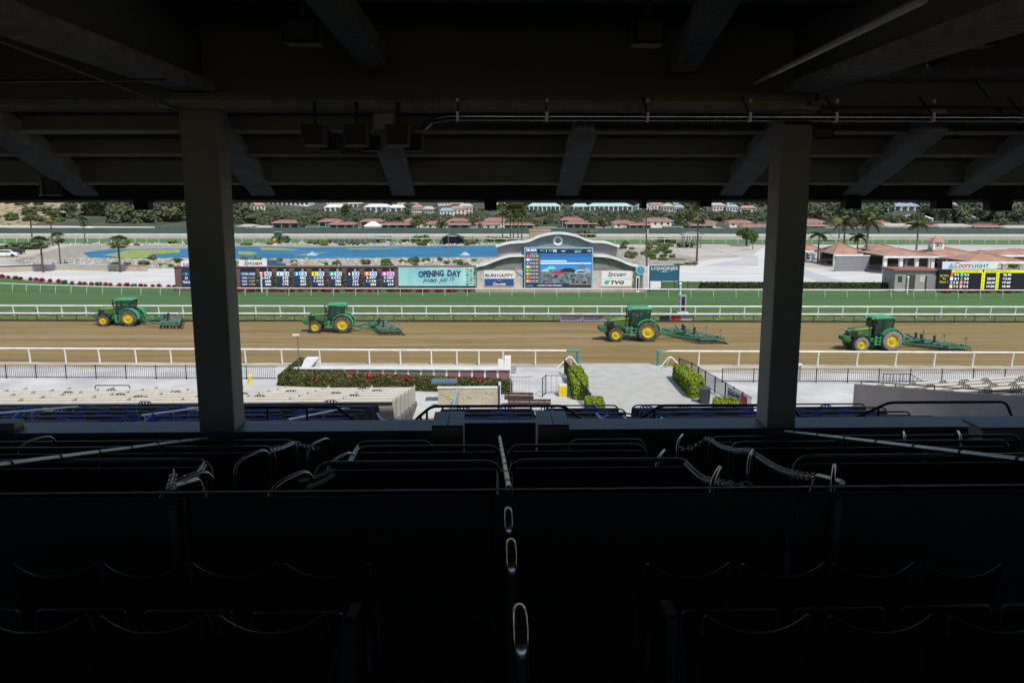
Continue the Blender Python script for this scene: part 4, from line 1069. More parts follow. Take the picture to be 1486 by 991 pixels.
# barns
def barn(x0, x1, yt, yb, Y, label, style=0, depth=10):
    a, b, z0, z1 = box_px(x0, x1, yt, yb, Y); wd = b - a; cx = (a + b) / 2
    zb = min(hillz(cx, Y), z0) - .2; h = z1 - zb
    t = thing('barn', label, 'barn', (cx, Y + depth / 2, zb))
    wm = (mat('barn_dark_stalls', (.05, .075, .065), (.075, .09, .08), .4, .9), offwhite, wall_white)[style]
    hw, hd = wd / 2, depth / 2; ze = h * (.77 if style == 0 else .78)
    MB().bb(-hw + .3, hw - .3, -hd + (1.2 if style == 0 else .3), hd - .3, 0, ze).build('wall', wm, t)
    o = .35
    k = MB(); k.add([(-hw - o, -hd - o, ze), (hw + o, -hd - o, ze), (hw + o, hd + o, ze), (-hw - o, hd + o, ze), (-hw + hd * .35, 0, h), (hw - hd * .35, 0, h)], [(0, 1, 5, 4), (1, 2, 5), (2, 3, 4, 5), (3, 0, 4), (3, 2, 1, 0)])
    if style < 2: k.build('roof', redroof, t)
    else: k.build('roof', mat('pale_roof', (.50, .46, .42), (.42, .38, .34), .4, .9), t)
    MB().bb(-hw - o, hw + o, -hd - o - .06, -hd - o + .04, ze - .12, ze - .005).build('fascia_board', offwhite, t)
    n = max(2, int(wd / 2.6)); k = MB(); k2 = MB()
    for i in range(n + 1):
        x = -hw + .3 + (wd - .6) * i / n
        if style == 0: k.bb(x - .09, x + .09, -hd + .05, -hd + .23, 0, ze - .003)
        if i < n:
            xc = x + (wd - .6) / n / 2
            yy = -hd + (1.2 if style == 0 else .3)
            if style == 0: k2.bb(xc - .55, xc + .55, yy - .04, yy - .005, 0, min(2.1, ze * .85))
            else: k2.bb(xc - .4, xc + .4, yy - .04, yy - .005, ze * .45, ze * .75)
    if k.v: stuff(k.build('veranda_posts', mat('barn_post', (.30, .32, .30)), t))
    stuff(k2.build('openings', mat('barn_opening', (.012, .02, .02), None, rough=.8), t))
    return t
YB = 300
BN = [(395, 434, 319.5, 334.5, 306, 0, 'long dark barn with red roof, leftmost of the row seen right of the left column'),
 (462, 492, 318, 331, 322, 0, 'small red-roofed barn behind a round tree, second from the left'), (476, 514, 322.5, 334.5, 304, 0, 'low dark barn beside the pale bleacher, left of centre'),
 (523, 554, 318, 330, 325, 0, 'red-roofed barn standing behind the big white tent'), (550, 602, 323, 335, 302, 0, 'wide barn with pinkish red roof and dark stalls, left of centre'),
 (587, 612, 317, 330, 330, 1, 'cream barn with red roof partly behind the round tree left of the flagpole'), (618, 652, 321, 334, 306, 1, 'cream-walled barn between two round trees'),
 (651, 678, 317, 327, 330, 0, 'barn with bright red roof just right of the second round tree'), (652, 682, 323, 335, 302, 0, 'small front barn with red eaves right of the second round tree'),
 (703, 733, 316, 328, 328, 1, 'cream barn with red roof left of the palm clump'), (690, 727, 322, 334, 306, 1, 'pale barn with a white end wall left of the palm clump'),
 (731, 775, 323.5, 335, 302, 0, 'barn with brownish red roof seen behind the palm clump trunks'), (815, 846, 315.5, 327, 330, 0, 'rear barn with red roof above the video board crest'),
 (821, 866, 321, 335, 303, 0, 'front barn with red roof right of the video board crest'), (890, 920, 320, 333, 312, 1, 'cream barn with low wall left of the flag pole'),
 (913, 946, 323.5, 335, 302, 0, 'barn with red roof just behind the thin flag pole'), (936, 976, 316.5, 329, 326, 1, 'long cream barn with gabled red roof right of the thin flag pole'),
 (999, 1037, 324.5, 335, 302, 0, 'barn with red roof directly behind the single tall fan palm'), (1010, 1040, 320, 331, 322, 1, 'cream barn up behind the single tall fan palm'),
 (1058, 1092, 319.5, 330, 325, 1, 'cream barn with red roof left of the right column, rear row'), (1077, 1125, 325.5, 336, 300, 1, 'low pinkish barn partly hidden by the right column'),
 (1165, 1196, 318, 332, 322, 1, 'pink barn behind the front barn right of the right column'), (1166, 1201, 325, 337, 300, 0, 'front barn with red roof right of the right column'),
 (1268, 1292, 320, 336, 315, 1, 'cream barn behind the dark feather palm'), (1342, 1364, 326, 336.5, 301, 0, 'small barn with red roof between two white sheds at the right'),
 (1414, 1456, 326.5, 337, 301, 0, 'barn with red roof near the right edge'), (205, 262, 330, 336.5, 300, 2, 'long low white roofed shed left of the left column'), (345, 366, 326, 336, 302, 2, 'small white roofed shed just right of the left column'),
 (367, 394, 328, 336, 304, 2, 'low white shed next to the small one right of the left column'), (1280, 1326, 325, 337, 303, 2, 'bright white long shed behind the pavilion palms'), (1363, 1413, 325.5, 337, 303, 2, 'bright white long shed at the right between red barns'),
 (1460, 1520, 328, 337.5, 303, 2, 'white shed cut by the right edge of the photo')]
for x0, x1, yt, yb, Y, st, lab in BN: barn(x0, x1, yt, yb, Y, lab, st, 9)
# white marquee and truck, bleacher
def tent(x0, x1, yt, yb, Y, label):
    a, b, z0, z1 = box_px(x0, x1, yt, yb, Y); wd = (b - a) / 2; t = thing('tent', label, 'tent', ((a + b) / 2, Y + 3, 0))
    MB().bb(-wd * .9, wd * .9, -2.6, 2.6, 0, z1 * .55).build('wall', white, t)
    MB().add([(-wd, -3, z1 * .55), (wd, -3, z1 * .55), (wd, 3, z1 * .55), (-wd, 3, z1 * .55), (-wd * .25, 0, z1), (wd * .25, 0, z1)], [(0, 1, 5, 4), (1, 2, 5), (2, 3, 4, 5), (3, 0, 4)]).build('canopy', white, t)
tent(527, 552, 322, 335, 297, 'white pitched tent between the left barns'); tent(114, 131, 329.5, 340, 292, 'white box truck shaped tent behind the left palms')
for x0, x1, lab in ((444, 478, 'dark green bleacher with pale seats in front of the left barns'), (962, 990, 'dark green bleacher with pale seats right of centre')):
    a, b, z0, z1 = box_px(x0, x1, 328.5, 336, 294); t = thing('bleacher', lab, 'bleacher', ((a + b) / 2, 294, 0)); wd = (b - a) / 2
    MB().prism([(-1.5, 0), (1.5, 0), (1.5, z1), (-1.5, z1 * .3)], -wd, wd, 'YZ').build('frame', mat('bleacher_green', (.02, .07, .055), None, rough=.7), t)
    for j in range(3): MB().bb(-wd, wd, -1.3 + j, -.8 + j, z1 * (.42 + .22 * j), z1 * (.42 + .22 * j) + .1).build('seat_plank', mat('pale_aluminium', (.5, .52, .5), None, rough=.5), t)
# apartments
def flats(x0, x1, yt, Y, label, wm, rm, floors=3, up=0, bays=6, depth=14):
    a = pp(x0, yt, Y); b = pp(x1, yt, Y); cx = (a.x + b.x) / 2; wd = b.x - a.x; z1 = a.z + up + 1.1
    zb = hillz(cx, Y) - 3; h = z1 - zb
    t = thing('apartment_building', label, 'building', (cx, Y + depth / 2, zb))
    hw, hd = wd / 2, depth / 2
    MB().bb(-hw, hw, -hd, hd, 0, h - .6).build('wall', wm, t)
    MB().add([(-hw - .8, -hd - .8, h - .6), (hw + .8, -hd - .8, h - .6), (hw + .8, hd + .8, h - .6), (-hw - .8, hd + .8, h - .6), (-hw * .8, 0, h + .9), (hw * .8, 0, h + .9)], [(0, 1, 5, 4), (1, 2, 5), (2, 3, 4, 5), (3, 0, 4), (3, 2, 1, 0)]).build('roof', rm, t)
    for f_ in range(floors):
        zz = h - .6 - 2.9 * (f_ + 1)
        if zz < 0: break
        MB().bb(-hw - .05, hw + .05, -hd - 1.0, -hd - .01, zz + .0, zz + .18).build('balcony_slab', white, t)
        for i in range(bays):
            xc = -hw + wd * (i + .5) / bays; ww = wd / bays * .62
            q = MB().bb(xc - ww / 2, xc + ww / 2, -hd - .05, -hd + .05, zz + .75, zz + 2.3).build('window', mat('far_window', (.05, .075, .09), None, rough=.2), t)
    for i in range(bays + 1):
        xc = -hw + wd * i / bays; MB().bb(xc - .16, xc + .16, -hd - .95, -hd - .65, max(0, h - .6 - 2.9 * floors), h - .61).build('balcony_post', white, t)
wpaint = mat('far_white_wall', (.72, .72, .70), (.62, .62, .60), .2, .9); aqua = mat('aqua_roof', (.42, .60, .56), None, rough=.8); slate = mat('blue_grey_roof', (.30, .36, .42), None, rough=.8)
flats(390, 448, 292, 470, 'large white apartment block with many windows, upper left of the view', wpaint, mat('flat_white_roof', (.6, .6, .58)), 4, 2.5, 9)
flats(472, 494, 302.5, 440, 'white house with pale roof, left of a round green tree', wpaint, wpaint, 3, 0, 3); flats(500, 519, 297, 480, 'white house behind a round green tree', wpaint, wpaint, 3, 0, 3)
flats(530, 562, 302, 440, 'wide white house right of a round green tree', wpaint, wpaint, 3, 0, 4); flats(566, 583, 303, 445, 'narrow white house under dark trees left of centre', wpaint, wpaint, 3, 0, 2)
flats(690, 727, 296, 500, 'modern grey office block with vertical fins left of the palm clump', mat('glass_grey', (.22, .27, .33), None, rough=.3), slate, 3, 6, 7)
flats(768, 812, 301, 430, 'pale aqua roofed two-storey block right of the palm clump', mat('aqua_wall', (.40, .52, .52)), aqua, 3, 0, 7); flats(833, 853, 301.5, 432, 'small aqua roofed block, left wing of the long one', MATS['aqua_wall'], aqua, 3, 0, 3)
flats(856, 917, 301, 428, 'long aqua roofed two-storey block above the middle barns', MATS['aqua_wall'], aqua, 3, 0, 9)
flats(1288, 1337, 301, 440, 'white block with blue grey roof above the right palms', wpaint, slate, 3, 0, 5); flats(1395, 1425, 320, 380, 'low blue grey roofed house at the right', wpaint, slate, 1, 0, 4); flats(1325, 1352, 319, 378, 'low white house left of the blue grey roofed one at the right', wpaint, wpaint, 1, 0, 3)
flats(610, 640, 296, 520, 'pink and white houses above the trees, left of centre', mat('pink_wall', (.55, .45, .42)), tile, 2, 1, 4)
# trees ----------------------------------------------------------------
for x, yb, Y, h, k, lab, wd in ((502, 318, 400, 18, 2, 'round bright tree between the white houses', .9), (442, 333, 300, 22, 3, 'round olive tree between the two leftmost barns', 1.0), (608, 334, 299, 25, 3, 'large round olive tree left of the flagpole', 1.0), (641, 334, 299, 21, 1, 'round dark tree right of the large olive tree', 1.05),
        (697, 333, 299, 12, 1, 'small round dark tree by the white barn wall', .8), (779, 330, 305, 17, 3, 'round olive tree right of the palm clump', 1.0), (862, 331, 305, 17, 3, 'olive tree behind the front middle barn', 1.0), (875, 331, 308, 20, 1, 'dark tree right of the olive one above the middle barns', 1.0),
        (993, 333, 300, 30, 0, 'broad dark tree beside the single tall fan palm', 1.15), (1083, 362, 214, 24, 2, 'spreading green tree casting a round shadow in the right lot', 1.35), (1092, 369, 198, 26, 2, 'slender pale tree in front of the spreading tree in the right lot', .5),
        (502, 305, 430, 10, 4, 'bright green tree top near the white apartments', 1.0), (1325, 330, 318, 22, 1, 'dark tree beyond the drooping feather palm', 1.1), (1450, 331, 318, 24, 1, 'dark tree at the right beyond the barns', 1.0), (592, 317, 400, 16, 1, 'round green tree under the pink houses', .9)):
    plant_tree(x, yb, Y, h, k, lab, None, wd, basez=0 if Y < 330 else None)
rd = random.Random(99)
groups = (('grey green tree in the wooded belt above the barns', 'trees in the wooded belt'),)
def belt(n, x0, x1, Y0, Y1, h0, h1, kinds, label, group):
    for i in range(n):
        x = lerp(x0, x1, (i + rd.random()) / n); Y = rd.uniform(Y0, Y1)
        p = pp(x, 300, Y); z = hillz(p.x, Y); k = rd.choice(kinds); hh = rd.uniform(h0, h1); sc = hh / TH_[k]; wd = rd.uniform(1.0, 1.5)
        dup(TREES[k], (p.x, Y, z - .2), rd.uniform(0, 6.28), label, group, (sc * wd, sc * wd, sc))
belt(26, 345, 480, 345, 390, 2.6, 4.5, (5, 6, 7), 'low grey green tree behind the leftmost barns', 'low trees behind the left barns')
belt(44, 95, 345, 345, 420, 5.5, 9.5, (5, 5, 5, 6, 0, 7), 'grey green tree in the wooded belt left above the barns', 'left wooded belt')
belt(95, 470, 1110, 345, 380, 1.8, 2.9, (5, 5, 6, 7), 'low tree in the belt above the middle barns', 'middle tree belt')
belt(20, 1150, 1275, 345, 420, 6, 9, (5, 5, 0), 'tall blue grey tree behind the pavilion palms', 'tall trees behind the pavilion palms')
belt(14, 1275, 1345, 345, 390, 2.4, 4, (5, 5, 7), 'low tree below the blue grey roofed block', 'low trees below the right block')
belt(34, 1345, 1560, 345, 420, 6, 9, (5, 5, 0), 'blue grey tree in the wooded belt above the right barns', 'right wooded belt')
wb = MB()
def crown(c, r, hz, n, size):
    for k in range(n):
        v = Vector((rd.gauss(0, 1), rd.gauss(0, 1), rd.gauss(0, 1))).normalized(); q = c + Vector((v.x * r, v.y * r, v.z * hz)) * rd.random() ** .3
        a = Vector((rd.gauss(0, 1), rd.gauss(0, 1), rd.gauss(0, .6))).normalized(); c_ = a.cross(v + Vector((rd.gauss(0, .5), rd.gauss(0, .5), rd.gauss(0, .5)))).normalized(); s_ = size * rd.uniform(.6, 1.4)
        wb.add([q - a * s_, q + c_ * s_ * .6, q + a * s_, q - c_ * s_ * .6], [(0, 1, 2, 3)])
for i in range(1150):
    x = rd.uniform(-150, 1640); Y = rd.choice((rd.uniform(395, 425), rd.uniform(448, 540), rd.uniform(448, 600)))
    if x < 110 and Y < 470 and rd.random() < .55: continue
    if any(a_ < x < b_ and Y < y_ for a_, b_, y_ in ((378, 460, 485), (462, 595, 490), (600, 735, 505), (760, 925, 448), (1278, 1345, 450))): continue
    p = pp(x, 300, Y); z = hillz(p.x, Y); h = rd.uniform(3.0, 7.5) * (1.25 if x > 1150 or x < 350 else .85) * (.33 if 370 < x < 1150 and Y < 448 else 1); r = h * rd.uniform(.5, .8) * (1.7 if h < 2.6 else 1)
    for k in range(3): crown(Vector((p.x + rd.uniform(-.5, .5) * r, Y + rd.uniform(-.4, .4) * r, z + h * rd.uniform(.35, .65))), r * .75, h * .42, 80, .75)
for i in range(260):
    x = rd.uniform(365, 1150); Y = rd.uniform(378, 414); p = pp(x, 300, Y); z = hillz(p.x, Y); h = rd.uniform(1.3, 2.0)
    crown(Vector((p.x, Y, z + h * .45)), rd.uniform(1.4, 2.6), h * .6, 90, .45)
for i in range(160):
    x = rd.uniform(365, 1150); Y = rd.uniform(416, 448); p = pp(x, 300, Y); z = hillz(p.x, Y); h = rd.uniform(.9, 1.5)
    crown(Vector((p.x, Y, z + h * .4)), rd.uniform(1.2, 2.4), h * .6, 70, .45)
me = bpy.data.meshes.new('distant_wood'); me.from_pydata(wb.v, [], wb.f); me.materials.append(mat('distant_leaves', (.055, .075, .05), (.13, .15, .085), .12, .9, spec=.2, detail=3)); wo = bpy.data.objects.new('distant_wood', me); COL.objects.link(wo)
stuff(wo, 'dense grey green wood covering the far hillside below the roof edge', 'wood')
hx = [lerp(-20, 1500, (q + rd.random()) / 34) for q in range(34)] + [606, 622, 648, 664, 676, 932, 951, 968, 985, 1022, 1040, 1062, 1085, 1172, 1205, 1240, 1352, 1380, 1440, 1470, 150, 196, 238, 356, 374]
for i, x in enumerate(hx):                        # scattered houses on the slope
    near = i >= 34; Y = rd.uniform(418, 446) if near else rd.uniform(455, 540); p = pp(x, 300, Y); z = hillz(p.x, Y); wd = rd.uniform(2, 4) if near else rd.uniform(3, 6); h = rd.uniform(3.4, 4.8) if near else rd.uniform(4.5, 7.5)
    t = thing('hillside_house', 'small pale house half hidden in the wood on the far slope', 'house', (p.x, Y, z - 1), rd.uniform(-.3, .3), 'houses on the far slope')
    MB().bb(-wd, wd, -3, 3, 0, h).build('wall', (wpaint, offwhite, MATS['pink_wall'])[i % 3], t)
    MB().add([(-wd - .4, -3.4, h), (wd + .4, -3.4, h), (wd + .4, 3.4, h), (-wd - .4, 3.4, h), (-wd * .6, 0, h + 1.3), (wd * .6, 0, h + 1.3)], [(0, 1, 5, 4), (1, 2, 5), (2, 3, 4, 5), (3, 0, 4), (3, 2, 1, 0)]).build('roof', (slate, tile, mat('pale_roof', (.5, .46, .42)))[(i * 7) % 3], t)
    k = MB()
    for q in range(4): xx = -wd * .72 + q * wd * .48; k.bb(xx - .45, xx + .45, -3.06, -3.002, h * .6, h * .82); k.bb(xx - .45, xx + .45, -3.06, -3.002, h * .25, h * .45)
    stuff(k.build('windows', MATS['far_window'], t))
for i in range(150):                       # scrub on the bare bluff at the left
    x = rd.uniform(-80, 130); Y = rd.uniform(345, 430); p = pp(x, 300, Y); k = rd.uniform(1.2, 3.2)
    dup(SH[rd.choice((0, 4, 4, 1))], (p.x, Y, hillz(p.x, Y) - .1), rd.uniform(0, 6), 'scrub bush on the bare tan bluff at the far left', 'scrub on the tan bluff', (k, k, k * .8))
# utility pole / lights, pergola, arch, tan kiosk, low wall
p = gp(938.5, 386); t = thing('flag_pole', 'tall thin dark pole rising behind the timing board', 'pole', p)
MB().tube([(0, 0, 0), (-.3, 0, 8), (-.55, 0, 13.5)], [.17, .13, .09], 7).build('shaft', mat('pole_brown', (.07, .05, .04)), t, True); MB().box((-.55, 0, 13.55), (.5, .2, .12)).build('cap', dark, t)
p = gp(651, 386); MB_ = MB().tube([p, p + Vector((0, 0, 8.5))], [.07, .05], 6).build('light_pole', steel); tag(MB_, 'thin grey pole standing on the near lake bank', 'pole')
p = gp(940, 344); tag(MB().tube([p, p + Vector((0, 0, 2.4))], .12, 6).build('marker_post', white), 'short white marker post on the backstretch', 'post')
c_ = gp(1003, 360); t = thing('pergola', 'small pale pergola with slatted top in the infield', 'pergola', c_)
for sx in (-2, -.7, .7, 2):
    for sy in (-1.3, 1.3): MB().tube([(sx, sy, 0), (sx, sy, 3.0)], .15, 7).build('pillar', mat('pergola_grey', (.16, .18, .18)), t)
for sy in (-1.3, 1.3): MB().bb(-2.6, 2.6, sy - .1, sy + .1, 3.0, 3.2).build('beam', white, t)
for i in range(13): MB().bb(-2.6 + i * .42, -2.48 + i * .42, -2.1, 2.1, 3.2 + .5 * math.sin(i / 12 * 3.14), 3.36 + .5 * math.sin(i / 12 * 3.14)).build('slat', mat('pergola_slat', (.42, .46, .46)), t)
a, b, z0, z1 = box_px(637, 676, 340, 352, 219); t = thing('arched_shelter', 'low dark arched shelter beyond the lake', 'shelter', ((a + b) / 2, 219, 0)); wd = (b - a) / 2
k = MB(); n = 10
for i in range(n):
    a0, a1 = math.pi * i / n, math.pi * (i + 1) / n
    k.prism([(wd * math.cos(a0), z1 * math.sin(a0)), (wd * math.cos(a1), z1 * math.sin(a1)), (wd * .93 * math.cos(a1), z1 * .9 * math.sin(a1)), (wd * .93 * math.cos(a0), z1 * .9 * math.sin(a0))], 0, 3)
k.build('shell', mat('shelter_grey', (.06, .065, .07), None, rough=.7), t); MB().bb(-wd * .8, wd * .8, 2.4, 2.6, 0, z1 * .75).build('back_wall', dark, t)
a, b, z0, z1 = box_px(768.5, 799, 334, 352, Yv + 60); t = thing('kiosk', 'tan block kiosk behind the crest of the video board', 'kiosk', ((a + b) / 2, Yv + 62, 0)); wd = (b - a) / 2
MB().bb(-wd, wd, -2, 2, 0, z1 - .15).build('wall', mat('tan_block', (.36, .26, .17), (.31, .22, .14), 1, .9), t); MB().bb(-wd - .1, wd + .1, -2.1, 2.1, z1 - .15, z1).build('roof', mat('tan_roof', (.42, .30, .22)), t)
# low tan wall on the sand lot
pts = [gp(x, y) for x, y in ((-120, 397), (-20, 396), (0, 395.6), (40, 394), (63, 393.2), (100, 392.3), (175, 393.5), (213, 394.2))]
t = thing('low_wall', 'low tan wall with a blue and white band behind the sand lot palms', 'wall', (pts[4].x, pts[4].y, 0)); o0 = Vector((pts[4].x, pts[4].y, 0))
for i in range(len(pts) - 1):
    a, b = pts[i] - o0, pts[i + 1] - o0
    MB().bar(a + Vector((0, 0, .45)), b + Vector((0, 0, .45)), .4, .95).build('wall_section', mat('tan_stucco', (.42, .36, .28), (.36, .31, .24), .5, .9), t)
    MB().bar(a + Vector((0, 0, 1.02)), b + Vector((0, 0, 1.02)), .5, .14).build('coping', (mat('band_blue', (.02, .06, .20)), mat('band_pale', (.42, .52, .60)), mat('band_rose', (.40, .22, .22)))[0 if i < 4 else (1 if i < 6 else 2)], t)
a, b = gp(213, 394.2), gp(235, 390.5); t = thing('hand_rail', 'short tan railing at the right end of the low wall', 'railing', (a + b) / 2)
for z in (.5, 1.05): MB().tube([a - (a + b) / 2 + Vector((0, 0, z)), b - (a + b) / 2 + Vector((0, 0, z))], .05, 5).build('bar', mat('tan_paint', (.35, .28, .2)), t)
for u in (0, 1): MB().tube([a.lerp(b, u) - (a + b) / 2, a.lerp(b, u) - (a + b) / 2 + Vector((0, 0, 1.1))], .06, 5).build('post', MATS['tan_paint'], t)
# chain link fence by the lake, left
pts = [gp(x, y) for x, y in ((9, 378), (30, 382.5), (60, 385.3), (120, 386.3), (200, 386.8), (262, 387))]
k = MB()
for i in range(len(pts) - 1):
    a, b = pts[i], pts[i + 1]; k.tube([a + Vector((0, 0, 1.1)), b + Vector((0, 0, 1.1))], .025, 4); n = max(2, int((b - a).length / 1.2))
    for j in range(n): q = a.lerp(b, j / n); k.tube([q, q + Vector((0, 0, 1.1))], .02, 4)
tag(k.build('wire_fence', dark), 'thin dark wire fence around the weedy lake end', 'fence')
# parked car at the far left
def car(px, pyb, lab, cm, rz=0):
    p = gp(px, pyb); t = thing('parked_car', lab, 'car', p, rz)
    MB().prism([(-2.2, .35), (2.2, .35), (2.25, .8), (1.5, .95), (.9, 1.45), (-.9, 1.5), (-1.6, 1.0), (-2.2, .9)], -.85, .85).build('body', cm, t, bevel=.08)
    MB().prism([(-1.45, 1.0), (1.3, .98), (.85, 1.40), (-.85, 1.44)], -.865, .865).build('windows', glass, t)
    for x in (-1.35, 1.35):
        for y in (-.8, .8): MB().lathe([(.33, -.1), (.33, .1)], 14, (x, y, .33), 'Y').build('wheel', black, t)
car(8, 373, 'white parked car at the far left by the green shrubs', white, R(25)); car(20, 369, 'dark parked car behind the white one at the far left', dark, R(30))
car(395, 389.5, 'blue utility cart behind the left odds board', mat('cart_blue', (.02, .10, .16), None, rough=.4))
# distant tractor, tables on the far bank
p = gp(408, 353); dup(TRA, p, R(180), 'distant green tractor on the backstretch turf beyond the lake', None, 1.0)
p = gp(510, 353.5); t = thing('stacked_stalls', 'row of dark railings stored beyond the lake', 'railing', p)
for i in range(9): MB().bb(-6 + i * 1.4, -4.8 + i * 1.4, 0, .08, .1, 1.3).build('panel', mat('dull_steel_dark', (.08, .09, .09)), t)
p = gp(556, 352); t = thing('equipment_trailer', 'brown and grey equipment trailer beyond the lake', 'trailer', p); MB().bb(-2.2, 2.2, -1, 1, .6, .95).build('deck', wood, t); MB().bb(-2.1, 2.1, -.9, .9, 1.2, 1.7).build('load', mat('load_grey', (.28, .27, .27)), t)
for x in (-1.4, 1.4): MB().lathe([(.35, -1.0), (.35, 1.0)], 12, (x, 0, .35), 'Y').build('wheel', black, t)
for x, y in ((453, 371), (675, 371)):
    p = gp(x, y); b = MB(); rr = random.Random(x)
    for i in range(160):
        a = rr.uniform(0, 6.28); r_ = rr.random() ** .7 * 1.1; q = p + Vector((r_ * math.cos(a), r_ * math.sin(a), .1 + .8 * (1 - r_ / 1.1) * rr.random())); b.box(q, (.10, .10, .10))
    tag(b.build('fountain_spray', mat('spray_white', (.8, .83, .86))), 'small white fountain spray on the lake, ' + ('left' if x < 500 else 'right') + ' one', 'fountain')
# ---------------------------------------------------------------- pavilions
def pav(x0, x1, ye, yr, Y, label, depth=8, low=False):
    a, b, z0, z1 = box_px(x0, x1, yr, ye, Y); wd = (b - a) / 2; zr = pp((x0 + x1) / 2, yr, Y + depth / 2).z; ze = z0; hd = depth / 2
    t = thing('pavilion', label, 'pavilion', ((a + b) / 2, Y + hd, 0))
    rg = max(.2, wd - hd)
    MB().add([(-wd, -hd, ze), (wd, -hd, ze), (wd, hd, ze), (-wd, hd, ze), (-rg, 0, zr), (rg, 0, zr)], [(0, 1, 5, 4), (1, 2, 5), (2, 3, 4, 5), (3, 0, 4), (3, 2, 1, 0)]).build('roof', tile, t)
    k = MB(); k.bb(-wd - .02, wd + .02, -hd - .06, -hd + .1, ze - .35, ze - .01); k.bb(-wd - .02, wd + .02, hd - .1, hd + .06, ze - .35, ze - .01); k.build('fascia', white, t)
    # ridge and hip tile caps
    k = MB(); k.tube([(-rg, 0, zr + .03), (rg, 0, zr + .03)], .10, 5)
    for sx in (-1, 1): k.tube([(sx * wd, -hd, ze + .05), (sx * rg, 0, zr + .05)], .10, 5)
    k.build('ridge_tiles', mat('ridge_tile', (.44, .20, .12), None, rough=.9), t)
    n = max(2, round(wd * 2 / 3.2))
    for i in range(n + 1):
        x = -wd + .5 + (2 * wd - 1) * i / n
        MB().bb(x - .26, x + .26, -hd + .4, -hd + .92, 0, ze - .36).build('pillar', white, t)
    MB().bb(-wd + .6, wd - .6, hd - 1.6, hd - 1.3, 0, ze - .02).build('back_wall', mat('pavilion_back', (.30, .27, .24), (.22, .2, .18), 1, .9), t)
    MB().bb(-wd + 1, wd - 1, hd - 1.65, hd - 1.601, .9, 2.2).build('opening', mat('dark_opening', (.03, .03, .035)), t)
    return t
pav(1160, 1200, 364, 353.5, 168, 'tiled pavilion at the left end of the group beside the right column', 10)
pav(1210, 1260, 369, 353, 152, 'tiled pavilion behind the palm trio', 10); pav(1268, 1313, 363.5, 355, 172, 'small tiled pavilion roof behind the dark feather palm', 9)
pav(1283, 1362, 371.5, 360.5, 138, 'broad tiled pavilion left of the pale blue sign', 11); pav(1349, 1437, 371.5, 359.5, 147, 'broad tiled pavilion under the cupola, right of centre of the group', 11)
pav(1406, 1492, 379.5, 367.5, 126, 'nearest tiled pavilion roof behind the right odds board', 9); pav(1446, 1540, 370, 361.5, 156, 'tiled pavilion cut by the right edge', 10)
p = pp(1358.5, 352, 152); t = thing('cupola', 'small square cupola with pointed tile roof above the pavilions', 'cupola', (p.x, 152, 3.2)); zt = pp(1358, 342, 152).z - 3.2; ze = pp(1358, 351, 152).z - 3.2
for sx in (-.8, .8):
    for sy in (-.8, .8): MB().bb(sx - .18, sx + .18, sy - .18, sy + .18, 0, ze).build('pillar', white, t)
MB().bb(-.95, .95, -.95, .95, -.2, ze * .35).build('base', offwhite, t)
MB().add([(-1.25, -1.25, ze), (1.25, -1.25, ze), (1.25, 1.25, ze), (-1.25, 1.25, ze), (0, 0, zt)], [(0, 1, 4), (1, 2, 4), (2, 3, 4), (3, 0, 4), (3, 2, 1, 0)]).build('roof', tile, t)
a, b, z0, z1 = box_px(1212, 1262, 371, 384, 143); t = thing('screen_wall', 'grey screen wall behind the palm trunks at the pavilions', 'wall', ((a + b) / 2, 143, 0)); MB().bb(-(b - a) / 2, (b - a) / 2, 0, .3, 0, z1 - .1).build('panel', mat('screen_grey', (.20, .21, .23), None, rough=.8), t); MB().bb(-(b - a) / 2 - .1, (b - a) / 2 + .1, -.1, .4, z1 - .1, z1 + .05).build('coping', white, t)
for i in range(9):
    p = gp(1167 + i * 12.5, 379 + i * .4); t = thing('garden_pillar', 'short white garden pillar along the front of the pavilions', 'pillar', p, 0, 'garden pillars along the pavilions')
    MB().bb(-.3, .3, -.3, .3, 0, 1.25).build('shaft', white, t); MB().bb(-.38, .38, -.38, .38, 1.25, 1.4).build('cap', white, t)
# ================================================================== APRON
def picket(name, label, pts, h, m=black, step=.13, post=2.1, lean=None, pr=.009):
    pts = [Vector(p) for p in pts]; C = sum(pts, Vector()) / len(pts); C.z = 0
    t = thing(name, label, 'fence', C)
    for i in range(len(pts) - 1):
        a, b = pts[i] - C, pts[i + 1] - C; L = (b - a).length; n = max(1, round(L / post))
        for j in range(n):
            p, q = a.lerp(b, j / n), a.lerp(b, (j + 1) / n); k = MB()
            for z in (.12, h - .04): k.bar(p + Vector((0, 0, z)), q + Vector((0, 0, z)), .03, .035)
            c = max(1, int((q - p).length / step))
            for u in range(1, c): r_ = p.lerp(q, u / c); k.bar(r_ + Vector((0, 0, .12)), r_ + Vector((0, 0, h - .04)), pr * 2, pr * 2)
            k.build('fence_panel', m, t)
            MB().bb(p.x - .03, p.x + .03, p.y - .03, p.y + .03, 0, h + .02).build('post', m, t)
    return t
picket('picket_fence', 'black picket fence along the apron at the left', [gp(-120, 548.6), gp(402, 551)], 1.0)
picket('picket_fence', 'black picket fence along the apron at the right', [gp(1048, 555), gp(1640, 556.5)], 1.0)
picket('picket_fence', 'curved black railing on the left side of the sandy walkway', [gp(819, 543), gp(824, 551), gp(832, 563), gp(843, 579), gp(858, 598)], 1.15, post=1.5, step=.11)
picket('picket_fence', 'black railing stepping down the right side of the walkway', [gp(985, 541), gp(1003, 549), gp(1023, 562), gp(1052, 580), gp(1090, 604)], 1.15, post=1.5, step=.11)
picket('low_gate', 'thin grey railing right of the flowering hedge', [gp(741, 573), gp(772, 573)], 1.25, mat('grey_rail', (.22, .22, .22), None, rough=.5), .2, 3)
